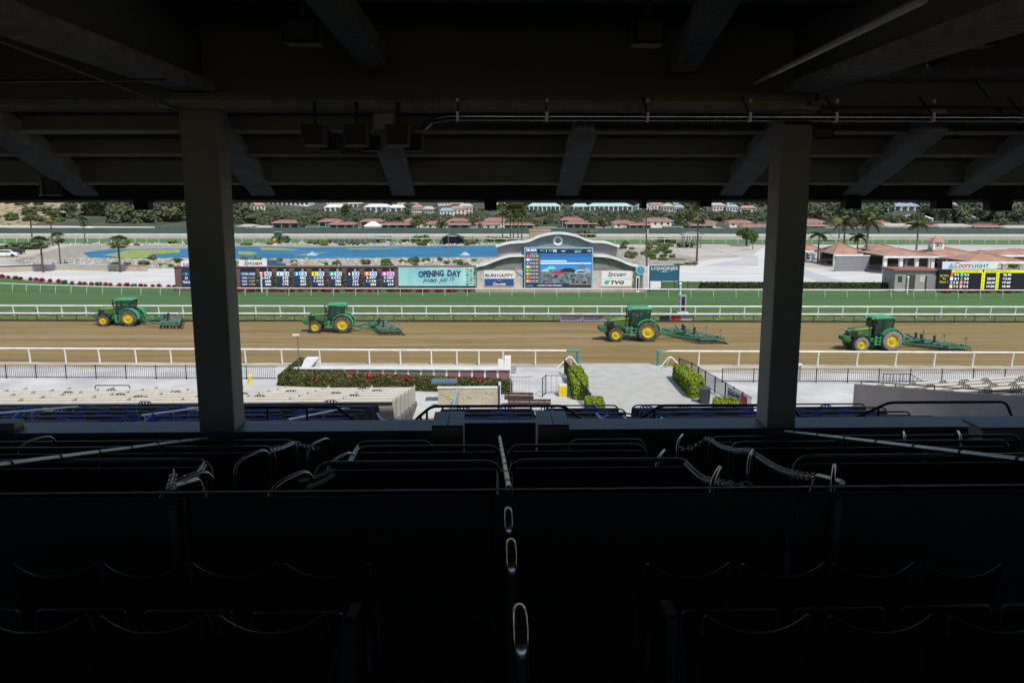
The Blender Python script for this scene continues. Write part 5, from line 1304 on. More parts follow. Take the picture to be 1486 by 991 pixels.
picket('low_gate', 'black gate railing left of the yellow bin', [gp(787, 576.5), gp(792, 572), gp(824, 572)], 1.3, dark, .3, 3)
# walkway hedges
fh = fol('lime_hedge_leaves', (.16, .23, .02), (.24, .31, .035), .05, 3)
def hp(pts): return [(gp(x, y).x, gp(x, y).y) for x, y in pts]
hedge('clipped_hedge', 'bright clipped hedge along the left of the sandy walkway', hp([(833, 580), (852, 581.5), (851, 568), (842, 551), (825, 551)]), 1.0, fh, 420, .09, 11)
hedge('clipped_hedge', 'bright clipped hedge along the right of the sandy walkway', hp([(1003, 579), (1021, 577), (1015, 566), (990, 549), (977, 550)]), 1.05, fh, 420, .09, 12)
hedge('clipped_hedge', 'small lime hedge stub at the lower left of the walkway', hp([(852, 607), (876, 607), (872, 596), (850, 596)]), .9, fh, 420, .09, 13)
hedge('clipped_hedge', 'small lime hedge stub at the lower right of the walkway', hp([(1040, 614), (1078, 614), (1066, 600), (1034, 600)]), .95, fh, 420, .09, 14)
# winner enclosure: flowering hedge, panelled wall, white ramp block
fw = fol('bougainvillea_leaves', (.05, .075, .022), (.13, .12, .04), .05, 2)
A, B = gp(402, 559), gp(740, 575)
hA, hB = gp(404, 560), gp(741, 571)
flow = hedge('flowering_hedge', 'dark flowering hedge with red blooms around the winner enclosure', [(hA.x, hA.y), (hB.x, hB.y - .3), (hB.x, hB.y + 1.1), (hA.x + .8, hA.y + 1.5), (gp(441, 533).x, gp(441, 533).y), (gp(436, 533).x, gp(436, 533).y)], .72, fw, 330, .10, 15)
rr = random.Random(8); k = MB()
for cxp, n, wdp in ((545, 150, 30), (590, 110, 14), (500, 40, 20), (683, 90, 26), (700, 40, 10), (535, 60, 8), (462, 25, 15), (625, 30, 30)):
    for i in range(n):
        px_ = rr.gauss(cxp, wdp * .5); u = (px_ - 402) / 338
        q = hA.lerp(hB, u) + Vector((0, rr.uniform(-.15, 1.1) if rr.random() < .6 else -.08, 0)); q.z = .74 + rr.uniform(0, .1) if q.y > hA.lerp(hB, u).y else rr.uniform(.2, .72)
        v = Vector((rr.gauss(0, 1), rr.gauss(0, 1), rr.gauss(0, 1))).normalized(); w_ = v.cross(Vector((.3, .4, .8))).normalized(); s_ = rr.uniform(.05, .1)
        k.add([q - v * s_, q + w_ * s_, q + v * s_, q - w_ * s_], [(0, 1, 2, 3)])
o = k.build('red_blooms', mat('red_bloom', (.55, .02, .03), (.65, .07, .05), 3, .7), None); M0 = o.matrix_world.copy(); 
o.parent = flow; bpy.context.view_layer.update(); o.matrix_parent_inverse = flow.matrix_world.inverted(); o['kind'] = 'stuff'
a, b = gp(427, 549.5), gp(741, 551)
t = thing('panelled_wall', 'low white wall with dull coloured panels inside the winner enclosure', 'wall', (a + b) / 2); C = (a + b) / 2; d = b - a
MB().bar(a - C + Vector((0, .15, .35)), b - C + Vector((0, .15, .35)), .25, .75).build('wall', white, t); MB().bar(a - C + Vector((0, .1, .76)), b - C + Vector((0, .1, .76)), .5, .07).build('coping', white, t)
pc = [mat('panel_rose', (.20, .10, .11)), mat('panel_grey', (.13, .14, .14)), mat('panel_moss', (.10, .14, .10)), mat('panel_plum', (.13, .07, .10))]
for i in range(17):
    q = a.lerp(b, (i + .5) / 17) - C; L = d.length / 17 * .42
    MB().bb(q.x - L, q.x + L, q.y - .02, q.y + .02, .12, .66).build('panel', pc[(0, 0, 1, 1, 0, 2, 1, 1, 1, 2, 2, 1, 0, 0, 3, 3, 0)[i]], t)
sheet('enclosure_paving', [gp(445, 548), gp(738, 549.5), gp(738, 531), gp(465, 530)], .022, mat('green_tint_paving', (.52, .56, .49), (.60, .60, .55), .6, .9, stretch=(.4, 2, 1)))
a, b = gp(431, 551), gp(455, 531.5)
t = thing('ramp_wall', 'white slanted wall with open frame at the left of the winner enclosure', 'wall', (a + b) / 2); C = (a + b) / 2
zA, zB = pp(430, 541, a.y).z, pp(454, 516, b.y).z
MB().bar(a - C + Vector((0, 0, zA - .15)), b - C + Vector((0, 0, zB - .15)), .9, .14).build('sloping_top', white, t)
for u in (.08, .5, .92): q = a.lerp(b, u) - C; MB().bb(q.x - .42, q.x + .42, q.y - .06, q.y + .06, 0, lerp(zA, zB, u) - .24).build('support', wall_white, t)
q = b - C; k = MB(); k.bar(q + Vector((.45, 0, .1)), q + Vector((.45, -2.6, zA - .3)), .06, .08); k.bar(q + Vector((.45, -2.6, .1)), q + Vector((.45, 0, zB - .4)), .06, .08); k.build('cross_brace', white, t)
a, b, z0, z1 = box_px(732, 741.5, 517, 538, gp(735, 540).y); t = thing('white_podium', 'stepped white podium block at the right end of the enclosure', 'podium', ((a + b) / 2, gp(735, 540).y, 0)); wd = (b - a) / 2
MB().bb(-wd, wd, -.4, .4, 0, z1).build('tall_block', white, t, bevel=.02); MB().bb(-wd * 3, -wd - .01, -.4, .4, 0, z1 * .78).build('low_block', white, t, bevel=.02)
MB().bb(wd + .02, wd + .4, -.5, -.35, .15, .55).build('meter_box', mat('grey_box', (.3, .3, .3)), t)
# small things
p = gp(363, 556.5); t = thing('fire_hydrant', 'small yellow hydrant on the apron right of the left column', 'hydrant', p)
MB().lathe([(.17, 0), (.17, .06), (.11, .08), (.11, .48), (.15, .5), (.12, .62), (.03, .7)], 10).build('barrel', yellow, t, True); MB().lathe([(.05, -.2), (.05, .2)], 8, (0, 0, .38), 'Y').build('outlet', yellow, t)
def bench(px, pyb, wpx, label):
    p = gp(px, pyb); s = ppm(px, pyb, p.y); L = wpx / s / 2; t = thing('bench', label, 'bench', p)
    for j in range(3): MB().bb(-L, L, -.22 + j * .16, -.08 + j * .16, .42, .47).build('slat', wood, t)
    for j in range(2): MB().bb(-L, L, -.30 + .02 * j, -.26 + .02 * j, .56 + j * .17, .70 + j * .17).build('back_slat', wood, t)
    for sx in (-.72, .72):
        k = MB(); k.bar((L * sx, -.2, 0), (L * sx, -.25, .88), .06, .06); k.bar((L * sx, .2, 0), (L * sx, .2, .44), .06, .06); k.bar((L * sx, -.2, .4), (L * sx, .2, .4), .05, .05); k.build('leg', dark, t)
bench(753, 588, 42, 'dark slatted bench on the apron below the flowering hedge'); bench(768, 598, 62, 'second dark bench nearest the lower seats, partly hidden')
p = gp(816.5, 574.5); t = thing('waste_bin', 'bright yellow waste bin beside the walkway railing', 'bin', p); MB().box((0, 0, .36), (.52, .5, .72), taper=1.06).build('body', yellow, t, bevel=.03); MB().box((0, 0, .75), (.5, .48, .06)).build('lid', mat('white_lid', (.7, .7, .65)), t)
k = MB()
for i in range(4): k.box((-.18 + .12 * i, -.265, .36), (.03, .02, .6))
k.build('rib', yellow, t)
p = gp(1022, 585); t = thing('waste_bin', 'dark grey wheeled bin beside the right walkway hedge', 'bin', p); MB().box((0, 0, .48), (.56, .55, .9), taper=1.1).build('body', mat('bin_grey', (.035, .04, .045), None, rough=.5), t, bevel=.04); MB().box((0, 0, .97), (.68, .66, .09)).build('lid', mat('bin_lid', (.06, .065, .07), None, rough=.5), t, bevel=.03)
for sx in (-.25, .25): MB().lathe([(.1, -.04), (.1, .04)], 10, (sx, .28, .1), 'Y').build('wheel', black, t)
p = gp(434.5, 551); t = thing('lamp_post', 'thin grey post with small floodlight by the winner enclosure', 'lamp post', p); zt = pp(434.5, 486, p.y).z
MB().tube([(0, 0, 0), (0, 0, zt)], .035, 6).build('post', steel, t); MB().box((-.1, 0, zt), (.45, .25, .12)).build('lamp_head', white, t)
# banner on the walkway railing
a, b = gp(1057, 583.5), gp(1085, 601); t = thing('banner', 'grey and red RUNHAPPY banner hung on the right walkway railing', 'banner', a); d = b - a; rz = math.atan2(d.y, d.x)
t.rotation_euler = (0, 0, rz); L = d.length
MB().bb(0, L * .7, -.10, -.06, .3, 1.05).build('panel', mat('banner_grey', (.40, .42, .46)), t); MB().bb(L * .7 + .01, L, -.10, -.06, .3, 1.05).build('red_panel', redp, t); txt('RUNHAPPY', .3, navyt, t, (L * .36, -.11, .7), L * .6, bold=.02)
# black loop stand on the apron, stair rail at right
p = gp(164, 571); t = thing('hoop_barrier', 'low black hoop barrier on the apron at the left', 'barrier', p); MB().tube(arc([(-1.15, 0, 0), (-1.15, 0, .55), (1.15, 0, .55), (1.15, 0, 0)], .15), .035, 6).build('hoop', black, t, True)
p = gp(1300, 566); t = thing('stair_railing', 'black stair railing standing on the apron at the right', 'railing', p)
for i in range(9): MB().bar((-.9 + i * .22, 0, 0), (-.9 + i * .22, 0, 1.1), .03, .03).build('baluster', black, t)
for z in (.08, 1.1): MB().bar((-.95, 0, z), (.95, 0, z), .04, .04).build('rail', black, t)
MB().bar((.9, 0, 1.1), (2.6, -.3, .1), .04, .04).build('handrail', black, t)
for i in range(6): MB().bar((1.1 + i * .25, -.05 * i, 0), (1.1 + i * .25, -.05 * i, .98 - .15 * i), .025, .025).build('baluster', black, t)
t = thing('work_frame', 'white and grey timber frame behind the right column fence', 'frame', gp(1154, 552)); MB().bar((-.9, 0, 1.15), (.4, 0, 1.15), .3, .12).build('top', white, t)
for sx in (-.8, .3): MB().bar((sx, 0, 0), (sx, 0, 1.1), .1, .1).build('leg', mat('grey_timber', (.3, .28, .26)), t)
MB().bar((-.8, 0, .1), (.3, 0, 1.0), .06, .06).build('brace', MATS['grey_timber'], t)
# ================================================================== LOWER SEATING (in the stand's own frame)
CUR = FR
cream = mat('cream_counter', (.66, .61, .52), (.57, .52, .44), .7, .8)
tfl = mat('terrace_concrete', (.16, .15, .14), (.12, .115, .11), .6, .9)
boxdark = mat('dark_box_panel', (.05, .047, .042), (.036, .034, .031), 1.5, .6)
pipeb = mat('black_pipe', (.020, .020, .023), None, rough=.3)
pipeg = mat('grey_painted_pipe', (.20, .20, .21), (.14, .14, .15), 4, .3, .6)
bluepl = mat('blue_plastic', (.04, .11, .50), None, rough=.35)
def ztop(d): return 1.42 + .172 * (50 - d)
def zfl(d): return ztop(d) - .92
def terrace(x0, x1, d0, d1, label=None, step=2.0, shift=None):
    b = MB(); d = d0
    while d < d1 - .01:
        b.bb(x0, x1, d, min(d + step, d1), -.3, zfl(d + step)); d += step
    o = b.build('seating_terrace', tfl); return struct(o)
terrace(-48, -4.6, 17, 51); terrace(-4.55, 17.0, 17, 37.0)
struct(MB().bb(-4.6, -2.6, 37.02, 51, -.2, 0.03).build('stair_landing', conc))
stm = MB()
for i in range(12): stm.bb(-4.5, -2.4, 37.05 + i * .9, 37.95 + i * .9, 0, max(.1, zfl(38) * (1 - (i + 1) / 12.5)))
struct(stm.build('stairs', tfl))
# cream counters, rows
def counter(d, x0, x1, label, seam=2.7):
    z = ztop(d); t = thing('box_counter', label, 'counter', ((x0 + x1) / 2, d, zfl(d + 2) if d < 50 else 0), 0, 'cream seating counters'); zb = t.matrix_world.translation.z; h = z - zb; L = (x1 - x0) / 2
    n = round(2 * L / seam)
    for i in range(n):
        a, b = -L + 2 * L * i / n, -L + 2 * L * (i + 1) / n
        MB().bb(a + .012, b - .012, -.19, .19, h - .06, h).build('counter_top', cream, t)
    MB().bb(-L, L, -.04, .04, .0, h - .061).build('front_panel', mat('cream_panel', (.50, .45, .38), None, rough=.85), t)
    for i in range(n + 1):
        x = -L + 2 * L * i / n; MB().bb(x - .03, x + .03, .282, 1.35, h * .15, h - .12).build('divider', MATS['cream_panel'], t)
    return t
ORD = ['row nearest the apron', 'second row from the apron', 'third row from the apron', 'fourth row from the apron', 'fifth row from the apron', 'row just inside the roof shadow']
for i, d in enumerate((50, 48, 46, 44, 42, 40)): counter(d, -47, -4.75 , 'long cream seating counter left of the stairs, ' + ORD[i])
# dark boxes further in
shadeb = mat('shade_blue_panel', (.075, .085, .12), (.055, .062, .09), 1.2, .6)  # dark panels tinted with the blue cast of the shade
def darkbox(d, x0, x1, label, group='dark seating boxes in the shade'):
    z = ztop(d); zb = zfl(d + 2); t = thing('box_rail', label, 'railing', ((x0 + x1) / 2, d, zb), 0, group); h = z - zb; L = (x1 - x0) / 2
    MB().bb(-L, L, -.03, .03, .0, h - .12).build('panel', shadeb, t)
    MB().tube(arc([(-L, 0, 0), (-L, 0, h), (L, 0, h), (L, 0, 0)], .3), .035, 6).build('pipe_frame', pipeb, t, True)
RW = ('first', 'second', 'third', 'fourth', 'fifth', 'sixth')
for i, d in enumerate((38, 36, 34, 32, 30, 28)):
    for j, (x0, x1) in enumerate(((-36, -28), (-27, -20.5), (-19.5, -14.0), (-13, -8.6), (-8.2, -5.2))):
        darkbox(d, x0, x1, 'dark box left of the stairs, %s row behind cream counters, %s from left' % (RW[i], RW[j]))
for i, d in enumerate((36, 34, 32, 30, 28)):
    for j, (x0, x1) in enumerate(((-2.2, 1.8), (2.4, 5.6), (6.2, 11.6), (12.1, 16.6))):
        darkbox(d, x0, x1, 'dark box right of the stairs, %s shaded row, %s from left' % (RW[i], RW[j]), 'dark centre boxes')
# chairs of the lower rows
def mk_lchair(name, m):
    t = thing(name, 'x', 'chair')
    MB().bb(-.22, .22, -.2, .24, .42, .46).build('seat', m, t, bevel=.015)
    MB().tube(arc([(-.23, -.2, .44), (-.25, -.3, .86), (.25, -.3, .86), (.23, -.2, .44)], .14), .02, 6).build('back_frame', m, t, True)
    for x in (-.12, 0, .12): MB().bar((x * .9, -.21, .46), (x, -.295, .85), .05, .015).build('back_slat', m, t)
    MB().bar((-.24, -.26, .66), (.24, -.26, .66), .02, .05).build('back_slat', m, t)
    for x in (-.2, .2):
        for y in (-.22, .21): MB().tube([(x * 1.1, y * 1.1, 0), (x, y, .43)], .014, 5).build('leg', dark, t)
    return t
LCB = mk_lchair('patio_chair', mat('dark_chair', (.018, .02, .022), None, rough=.4)); LCU = mk_lchair('patio_chair', bluepl)
rd = random.Random(17)
for d, xs, pr, lab, grp in ((49, (-22.5, -15.6, -7.6), LCB, 'black slat-back chair at the sunlit cream counters', 'black chairs in the sunlit rows'), (46.9, (-24, -17.9, -11.4, -6.5), LCB, None, None), (44.9, (-20.2, -13.6, -8.5), LCB, None, None), (42.9, (-18.3, -12.1, -7.2), LCB, None, None), (38.9, (-16.4, -7.6), LCB, None, None)):
    for x in xs: dup(pr, (x, d, zfl(d + .95)), rd.uniform(-.2, .2) + math.pi, 'black slat-back chair at the cream counters left of the stairs', 'black chairs at the cream counters', 1.25)
for d in (36.9, 34.9, 32.9, 30.9):
    for x in [-33 + 2.1 * i + rd.uniform(-.4, .4) for i in range(13)] + [-1.5 + 2.0 * i + rd.uniform(-.3, .3) for i in range(9)]:
        if d > 36.5 and x > -4: continue
        dup(LCU, (x, d, zfl(d + 1.05)), rd.uniform(-.3, .3) + math.pi, 'blue plastic chair in the shaded lower boxes', 'blue chairs in the shade', 1.22)
# silver stair rails and a few loose things among the shaded rows
def lowrail(p, q, Y0, Y1, lab):
    A, B = bp(*p, Y0), bp(*q, Y1); C = (A + B) / 2; t = thing('stair_handrail', lab, 'handrail', C)
    MB().tube([A - C, B - C], .045, 8).build('rail', mat('silver_rail', (.62, .64, .68), None, rough=.4, metal=.3), t, True)
    for u in (.05, .5, .95): v = A.lerp(B, u) - C; MB().tube([v, v - Vector((0, 0, .9))], .03, 6).build('post', MATS['silver_rail'], t)
lowrail((-40, 603), (112, 590), 29, 37, 'silver stair rail among the shaded lower rows at the far left')
lowrail((205, 603), (288, 592), 29, 36, 'silver stair rail in the shaded rows just left of the left column')
lowrail((418, 609), (508, 591), 28, 37, 'silver stair rail in the shaded rows right of the left column')
lowrail((952, 622), (960, 607), 20, 24, 'pale blue slanted rail seen over the ledge right of the aisle')
for (x, y, Y, lab) in ((215, 604, 27, 'folded blue canvas parasol leaning in the lower rows at the left'), (20, 603, 27, 'folded blue canvas parasol leaning at the far left edge')):
    A = bp(x - 20, y + 22, Y); B = bp(x + 12, y, Y + .6); C = A; t = thing('folded_parasol', lab, 'parasol', C)
    d_ = B - A; MB().tube([Vector((0, 0, 0)), d_ * .1, d_ * .5, d_ * .95, d_ * 1.0], [.02, .04, .10, .17, .02], 10).build('canopy', bluepl, t, True); MB().tube([Vector((0, 0, 0)), d_ * 1.15], .025, 6).build('pole', steel, t)
for i, (pts) in enumerate(([(548, 600, 30), (552, 607, 29.5), (557, 611, 29), (563, 611, 28.6), (568, 606, 28.3)], [(866, 600, 30), (871, 607, 29.5), (877, 608, 29), (882, 602, 28.6)], [(905, 604, 29), (913, 612, 28), (922, 614, 27.4), (930, 608, 27)])):
    k = MB(); P = [bp(*q) for q in pts]; k.tube(arc(P, .5, 3), .05, 6); tag(k.build('hanging_hose', mat('pale_blue_rope', (.30, .36, .52), None, rough=.5), None, True), ('pale blue rope looping in the shaded rows left of the stairs', 'pale blue rope looping between the centre boxes, left one', 'pale blue rope looping between the centre boxes, right one')[i], 'rope')
# tan relief panel at the foot of the stairs
p0, p1 = bp(636, 585, 50.5), bp(722, 563, 50.5)
t = thing('relief_panel', 'tan panel with scratched relief behind the stairs, right of the cream rows', 'panel', ((p0.x + p1.x) / 2, 50.5, 0)); wd = (p1.x - p0.x) / 2
MB().bb(-wd, wd, 0, .15, 0, p1.z).build('panel', mat('tan_relief', (.50, .45, .34), (.40, .36, .27), 1, .9, bump=1, bscale=2.5), t); MB().bb(-wd - .05, wd + .05, -.04, .19, p1.z, p1.z + .08).build('coping', white, t); MB().bb(wd + .06, wd + .2, -.1, .2, 0, p1.z + .35).build('post', white, t)
rr = random.Random(4)
for i in range(16): x = rr.uniform(-wd * .9, wd * .9); z = rr.uniform(.5, p1.z - .15); MB().bar((x, -.02, z), (x + rr.uniform(-.35, .35), -.02, z + rr.uniform(-.12, .12)), .03, .025).build('relief_line', MATS['tan_relief'], t)
a_, b_ = bp(664, 564, 49.5), bp(657, 590, 41.5)
t = thing('stair_wall', 'slanted pale blue grey balustrade of slats beside the stairs', 'balustrade', (a_.x, 45, 0))
for i in range(12):
    u = i / 11; y = lerp(49.5, 41.5, u); x = lerp(a_.x, b_.x, u) - a_.x; z = lerp(a_.z, b_.z, u); MB().bb(x - .06, x + .06, y - 45 - .3, y - 45 + .3, max(0, z - 1.3), z).build('slat', mat('pale_blue_grey', (.32, .35, .40), None, rough=.7), t)
t = thing('white_post', 'thin white post beside the tan relief panel', 'post', (bp(724, 560, 38).x, 38, zfl(38) - 1)); MB().tube([(0, 0, 0), (0, 0, bp(724, 559, 38).z - zfl(38) + 1)], .06, 8).build('post', white, t)
t = thing('awning', 'small blue grey awning near the flowering hedge', 'awning', (bp(645, 560, 52).x, 52, 0)); zz = bp(645, 553, 52).z
MB().bar((-.8, 0, zz), (.8, 0, zz), 1.0, .12).build('canopy', mat('awning_blue', (.10, .16, .24), None, rough=.6), t); MB().tube([(.7, 0, 0), (.7, 0, zz)], .04, 6).build('post', dark, t)
# right hand angled section
CUR = FR @ Matrix.Translation(Vector((bp(1239, 566, 49).x, 49, 0))) @ Matrix.Rotation(R(12), 4, 'Z')
b = MB()
for i in range(14): d = -i * 2.0; b.bb(0.25, 46, d - 2, d, -.3, zfl(49 + d))
struct(b.build('seating_terrace', tfl))
k = MB(); zt = [ztop(49 - 2 * i) + .1 for i in range(15)]
k.prism([(0.0, -.3), (0.0, ztop(49) + .15), (-28, ztop(21) + .15), (-28, -.3)], 0, .22, 'YZ')
tag(k.build('end_wall', mat('rose_grey_stucco', (.36, .31, .285), (.31, .265, .245), .8, .9, bump=.3, bscale=5)), 'sloping rose grey end wall of the right seating section', 'wall')
t = thing('wall_rail', 'black pipe rail along the top of the rose grey end wall', 'railing', (.11, -6, 0))
MB().tube([(0, 5.8, ztop(49) + .36), (0, -10, ztop(33.2) + .36)], .035, 6).build('rail', pipeb, t)
for i in range(6): y = 5.5 - 3 * i; MB().tube([(0, y, ztop(43 + y) + .13), (0, y, ztop(43 + y) + .36)], .03, 6).build('post', pipeb, t)
for i, d in enumerate((-.1, -2.1, -4.1, -6.1)):
    z = ztop(49 + d); t = thing('box_counter', 'cream seating counter of the right section, ' + ORD[i], 'counter', (23, d, zfl(49 + d) - .3 if i == 0 else zfl(51 + d)), 0, 'right cream counters'); h = z - t.matrix_world.translation.z
    for j in range(16): MB().bb(-22.6 + j * 2.8 + .012, -22.6 + (j + 1) * 2.8 - .012, -.19, .19, h - .06, h).build('counter_top', cream, t)
    MB().bb(-22.6, 22.2, -.04, .04, 0, h - .061).build('front_panel', MATS['cream_panel'], t)
    for x in [1.2 + 2.0 * q + rd.uniform(-.5, .5) for q in range(6)]: dup(LCB, (x, d - .95, zfl(49 + d - .1)), rd.uniform(-.2, .2) + math.pi, 'dark slat-back chair at the cream counters of the right section', 'dark chairs of the right section', 1.25)
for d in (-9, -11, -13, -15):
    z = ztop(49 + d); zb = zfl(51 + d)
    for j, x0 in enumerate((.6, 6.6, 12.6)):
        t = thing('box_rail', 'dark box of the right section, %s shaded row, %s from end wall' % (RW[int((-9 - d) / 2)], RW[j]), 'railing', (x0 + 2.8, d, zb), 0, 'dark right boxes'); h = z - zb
        MB().bb(-2.7, 2.7, -.03, .03, 0, h - .1).build('panel', shadeb, t); MB().tube(arc([(-2.7, 0, 0), (-2.7, 0, h), (2.7, 0, h), (2.7, 0, 0)], .3), .035, 6).build('pipe_frame', pipeb, t, True)
CUR = FR
# ================================================================== THE STAND
EX = EYE.z
def flo(d): return EX - 1.7 - .247 * d
fire = mat('sprayed_fireproofing', (.60, .57, .50), (.40, .38, .33), 5, .95, bump=1.0, bscale=22, bdist=.03)
olive = mat('dark_olive_paint', (.30, .29, .24), (.26, .25, .205), .8, .75, bump=.05, bscale=10)
colm = mat('olive_column_paint', (.40, .37, .30), (.34, .31, .255), .9, .6, bump=.08, bscale=8)
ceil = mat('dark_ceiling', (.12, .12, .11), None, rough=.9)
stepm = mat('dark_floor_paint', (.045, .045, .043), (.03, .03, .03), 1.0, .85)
D = 12.9
gs = thing('grandstand', 'dark steel and concrete grandstand framing the view with two big columns', 'grandstand', (0, D, 0))
gs_o = gs
def G(b, name, m, **k):
    b.v = [(x, y - D, z) for x, y, z in b.v]; return b.build(name, m, gs, **k)
xl0, xl1 = bp(293, 620, D - .25).x, bp(343, 620, D - .25).x
xr0, xr1 = bp(1111, 600, D - .25).x, bp(1150, 600, D - .25).x
XL = bp(311, 560, D - .28).x; XR = bp(1137, 560, D - .28).x; SP = XR - XL; CW = .27
ZG = 14.22; XG = XR + CW + .02; ZH = 14.80
cols = [XL - 3 * SP, XL - 2 * SP, XL - SP, XL, XR, XR + SP, XR + 2 * SP, XR + 3 * SP]
for x in cols:
    CW = .27 if x < XR - 1 else .225
    G(MB().bb(x - CW, x + CW, D - .28, D + .28, 8.0, (ZG - .021 if x < XR + 1 else ZH - .101)), 'column', colm, bevel=.025)
XA, XZ = cols[0] - 1, cols[-1] + 1
G(MB().bb(XA, XG, D - .2, D + .25, ZG + .0, 15.6), 'girder_web', olive)
G(MB().bb(XA, XG, D - .34, D + .36, ZG - .02, ZG + .1), 'girder_flange', fire)
G(MB().bb(XG + .002, XZ, D - .15, D + .2, ZH, 15.6), 'girder_web', olive)
G(MB().bb(XG + .002, XZ, D - .30, D + .30, ZH - .1, ZH - .001), 'girder_flange', fire)
# roof beams over each column
for x in cols:
    G(MB().bb(x - .12, x + .12, -6, D - .36, 14.55, 15.55), 'roof_beam_web', olive); G(MB().bb(x - .3, x + .3, -6, D - .36, 14.43, 14.56), 'roof_beam_flange', fire)
for x in (XL + SP * .30, XL - SP * .6, XR + SP * .55, XR - SP * .2):
    G(MB().bar((x, D - .36, 14.85), (x - .4, D - 5.5, 15.45), .35, .3), 'brace', fire)
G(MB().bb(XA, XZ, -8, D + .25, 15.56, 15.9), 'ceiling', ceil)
for y in (1.5, 4.5, 7.5, 10.3): G(MB().bb(XA, XZ, y - .1, y + .1, 15.2, 15.555), 'purlin', olive)
# stepped soffit of the deck above, sinking towards the field
st_ = [(D + .26, 14.22), (D + .95, 13.98), (14.75, 13.66), (15.65, 13.20), (16.4, 12.88)]
for i in range(4):
    (ya, za), (yb, zb) = st_[i], st_[i + 1]
    G(MB().bb(XA, XZ, yb - .12, yb, zb, za + .12 if i else 15.6), 'riser_panel', olive); G(MB().bb(XA, XZ, ya + .003, yb - .121, za + .0 if i else ZG + .105, za + .12 if i else ZG + .22), 'tread_panel', olive)
    G(MB().bb(XA, XZ, yb - .16, yb + .02, zb - .05, zb - .002), 'pale_edge', mat('pale_edge', (.62, .62, .60), None, rough=.6))  # pale strips paint the daylight caught along the step edges
G(MB().bb(XA, XZ, 16.02, 16.42, 12.84 + .05, 13.12), 'front_beam', mat('front_beam_paint', (.03, .03, .03), None, rough=.8)); 
G(MB().bb(XA, XZ, 16.43, 16.65, 12.86, 15.6), 'fascia', offwhite)
# raking beams
rake = mat('grey_raker_paint', (.68, .66, .61), (.50, .48, .44), 3, .85, bump=.5, bscale=14, bdist=.02)
for x in list(cols) + [bp(*q, 14.5).x for q in ((572, 240), (835, 230), (1300, 200), (1462, 235), (60, 230))]:
    if True:
        G(MB().bar((x, D + .27, 14.12), (x, 16.0, 13.16), .30, .34), 'raking_beam_web', rake); G(MB().bar((x, D + .37, 13.93), (x, 16.0, 12.99), .42, .06), 'raking_beam_flange', rake)
# blocks hanging from the front beam
for px_, py_, w_, h_ in ((208, 305, .26, .30), (712, 305, .23, .14), (933, 303, .10, .10), (1022, 300, .22, .05), (1235, 303, .30, .06), (1366, 303, .30, .06), (1448, 306, .42, .13)):
    p = bp(px_, py_, 16.0); G(MB().bb(p.x - w_ / 2, p.x + w_ / 2, 15.9, 16.15, p.z, 12.95), 'hanger_block', black)
# terrace steps
stp = .91
d = 3.31 - .15 - stp * 10; i = 0
while d < D - .6:
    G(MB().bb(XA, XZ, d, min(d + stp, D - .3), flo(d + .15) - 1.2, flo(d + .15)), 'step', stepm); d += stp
G(MB().bb(XA, XZ, D - .3, 16.45, 6.4, flo(D) - .35), 'walkway_slab', mat('walkway_concrete', (.26, .25, .23), (.2, .19, .18), .8, .9))
# centre aisle gap in the ledge
gx0, gx1 = bp(640, 622, D).x, bp(812, 622, D).x
zl = bp(500, 626, D - .35).z
for a, b_ in ((XA, gx0), (gx1, XZ)):
    G(MB().bb(a, b_, D - .24, D + .2, flo(D) - .4, zl - .06), 'ledge_wall', mat('ledge_paint', (.22, .21, .18), (.18, .17, .15), .8, .7)); G(MB().bb(a, b_, D - .32, D + .30, zl - .06, zl), 'ledge_cap', mat('ledge_cap', (.16, .17, .22), (.12, .13, .17), 1.5, .5))
tilem = mat('grey_tile', (.16, .165, .19), (.12, .125, .145), 2, .5)
for x, sg in ((gx0 + .12, 1), (gx1 - .12, -1)):
    G(MB().bb(x - .24, x + .24, D - .34, D + .3, flo(D) - .4, zl + .05), 'ledge_pier', colm)
    for j in range(2):
        for i in range(2): G(MB().bb(x - .24 + .245 * i, x - .005 + .245 * i - .0, D - .34 + .42 * j, D + .07 + .42 * j, zl + .051 + .0, zl + .085), 'cap_tile', tilem)
    G(MB().bb(x - .20, x + .20, D + .301, D + .60, flo(D) - .4, zl + .045), 'pier_return', colm)
# outer front parapet and roof / walls that close the room
G(MB().bb(XA, XZ, 16.46, 16.62, 0, bp(700, 614, 16.5).z), 'parapet', boxdark)
G(MB().bb(XA, XZ, 16.42, 16.66, bp(700, 614, 16.5).z, bp(700, 612, 16.5).z + .0), 'parapet_cap', mat('parapet_cap', (.05, .052, .07), None, rough=.5))
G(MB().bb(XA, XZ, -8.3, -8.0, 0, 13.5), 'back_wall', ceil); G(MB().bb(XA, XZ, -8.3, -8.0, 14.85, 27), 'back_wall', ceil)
for x in [XA + 1 + 2.9 * q for q in range(24)]: G(MB().bb(x - .15, x + .15, -8.28, -8.02, 13.5, 14.85), 'fill_opening_post', ceil)  # unseen opening added to throw sky light on columns and ceiling
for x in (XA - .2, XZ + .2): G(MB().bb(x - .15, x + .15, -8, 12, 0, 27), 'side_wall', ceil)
G(MB().bb(XA - 40, XZ + 40, -8.3, 23.4, 26.0, 26.7), 'roof', offwhite)
for x in cols: G(MB().bb(x - .3, x + .3, 8, 8.6, 15.9, 26.0), 'upper_column', colm)
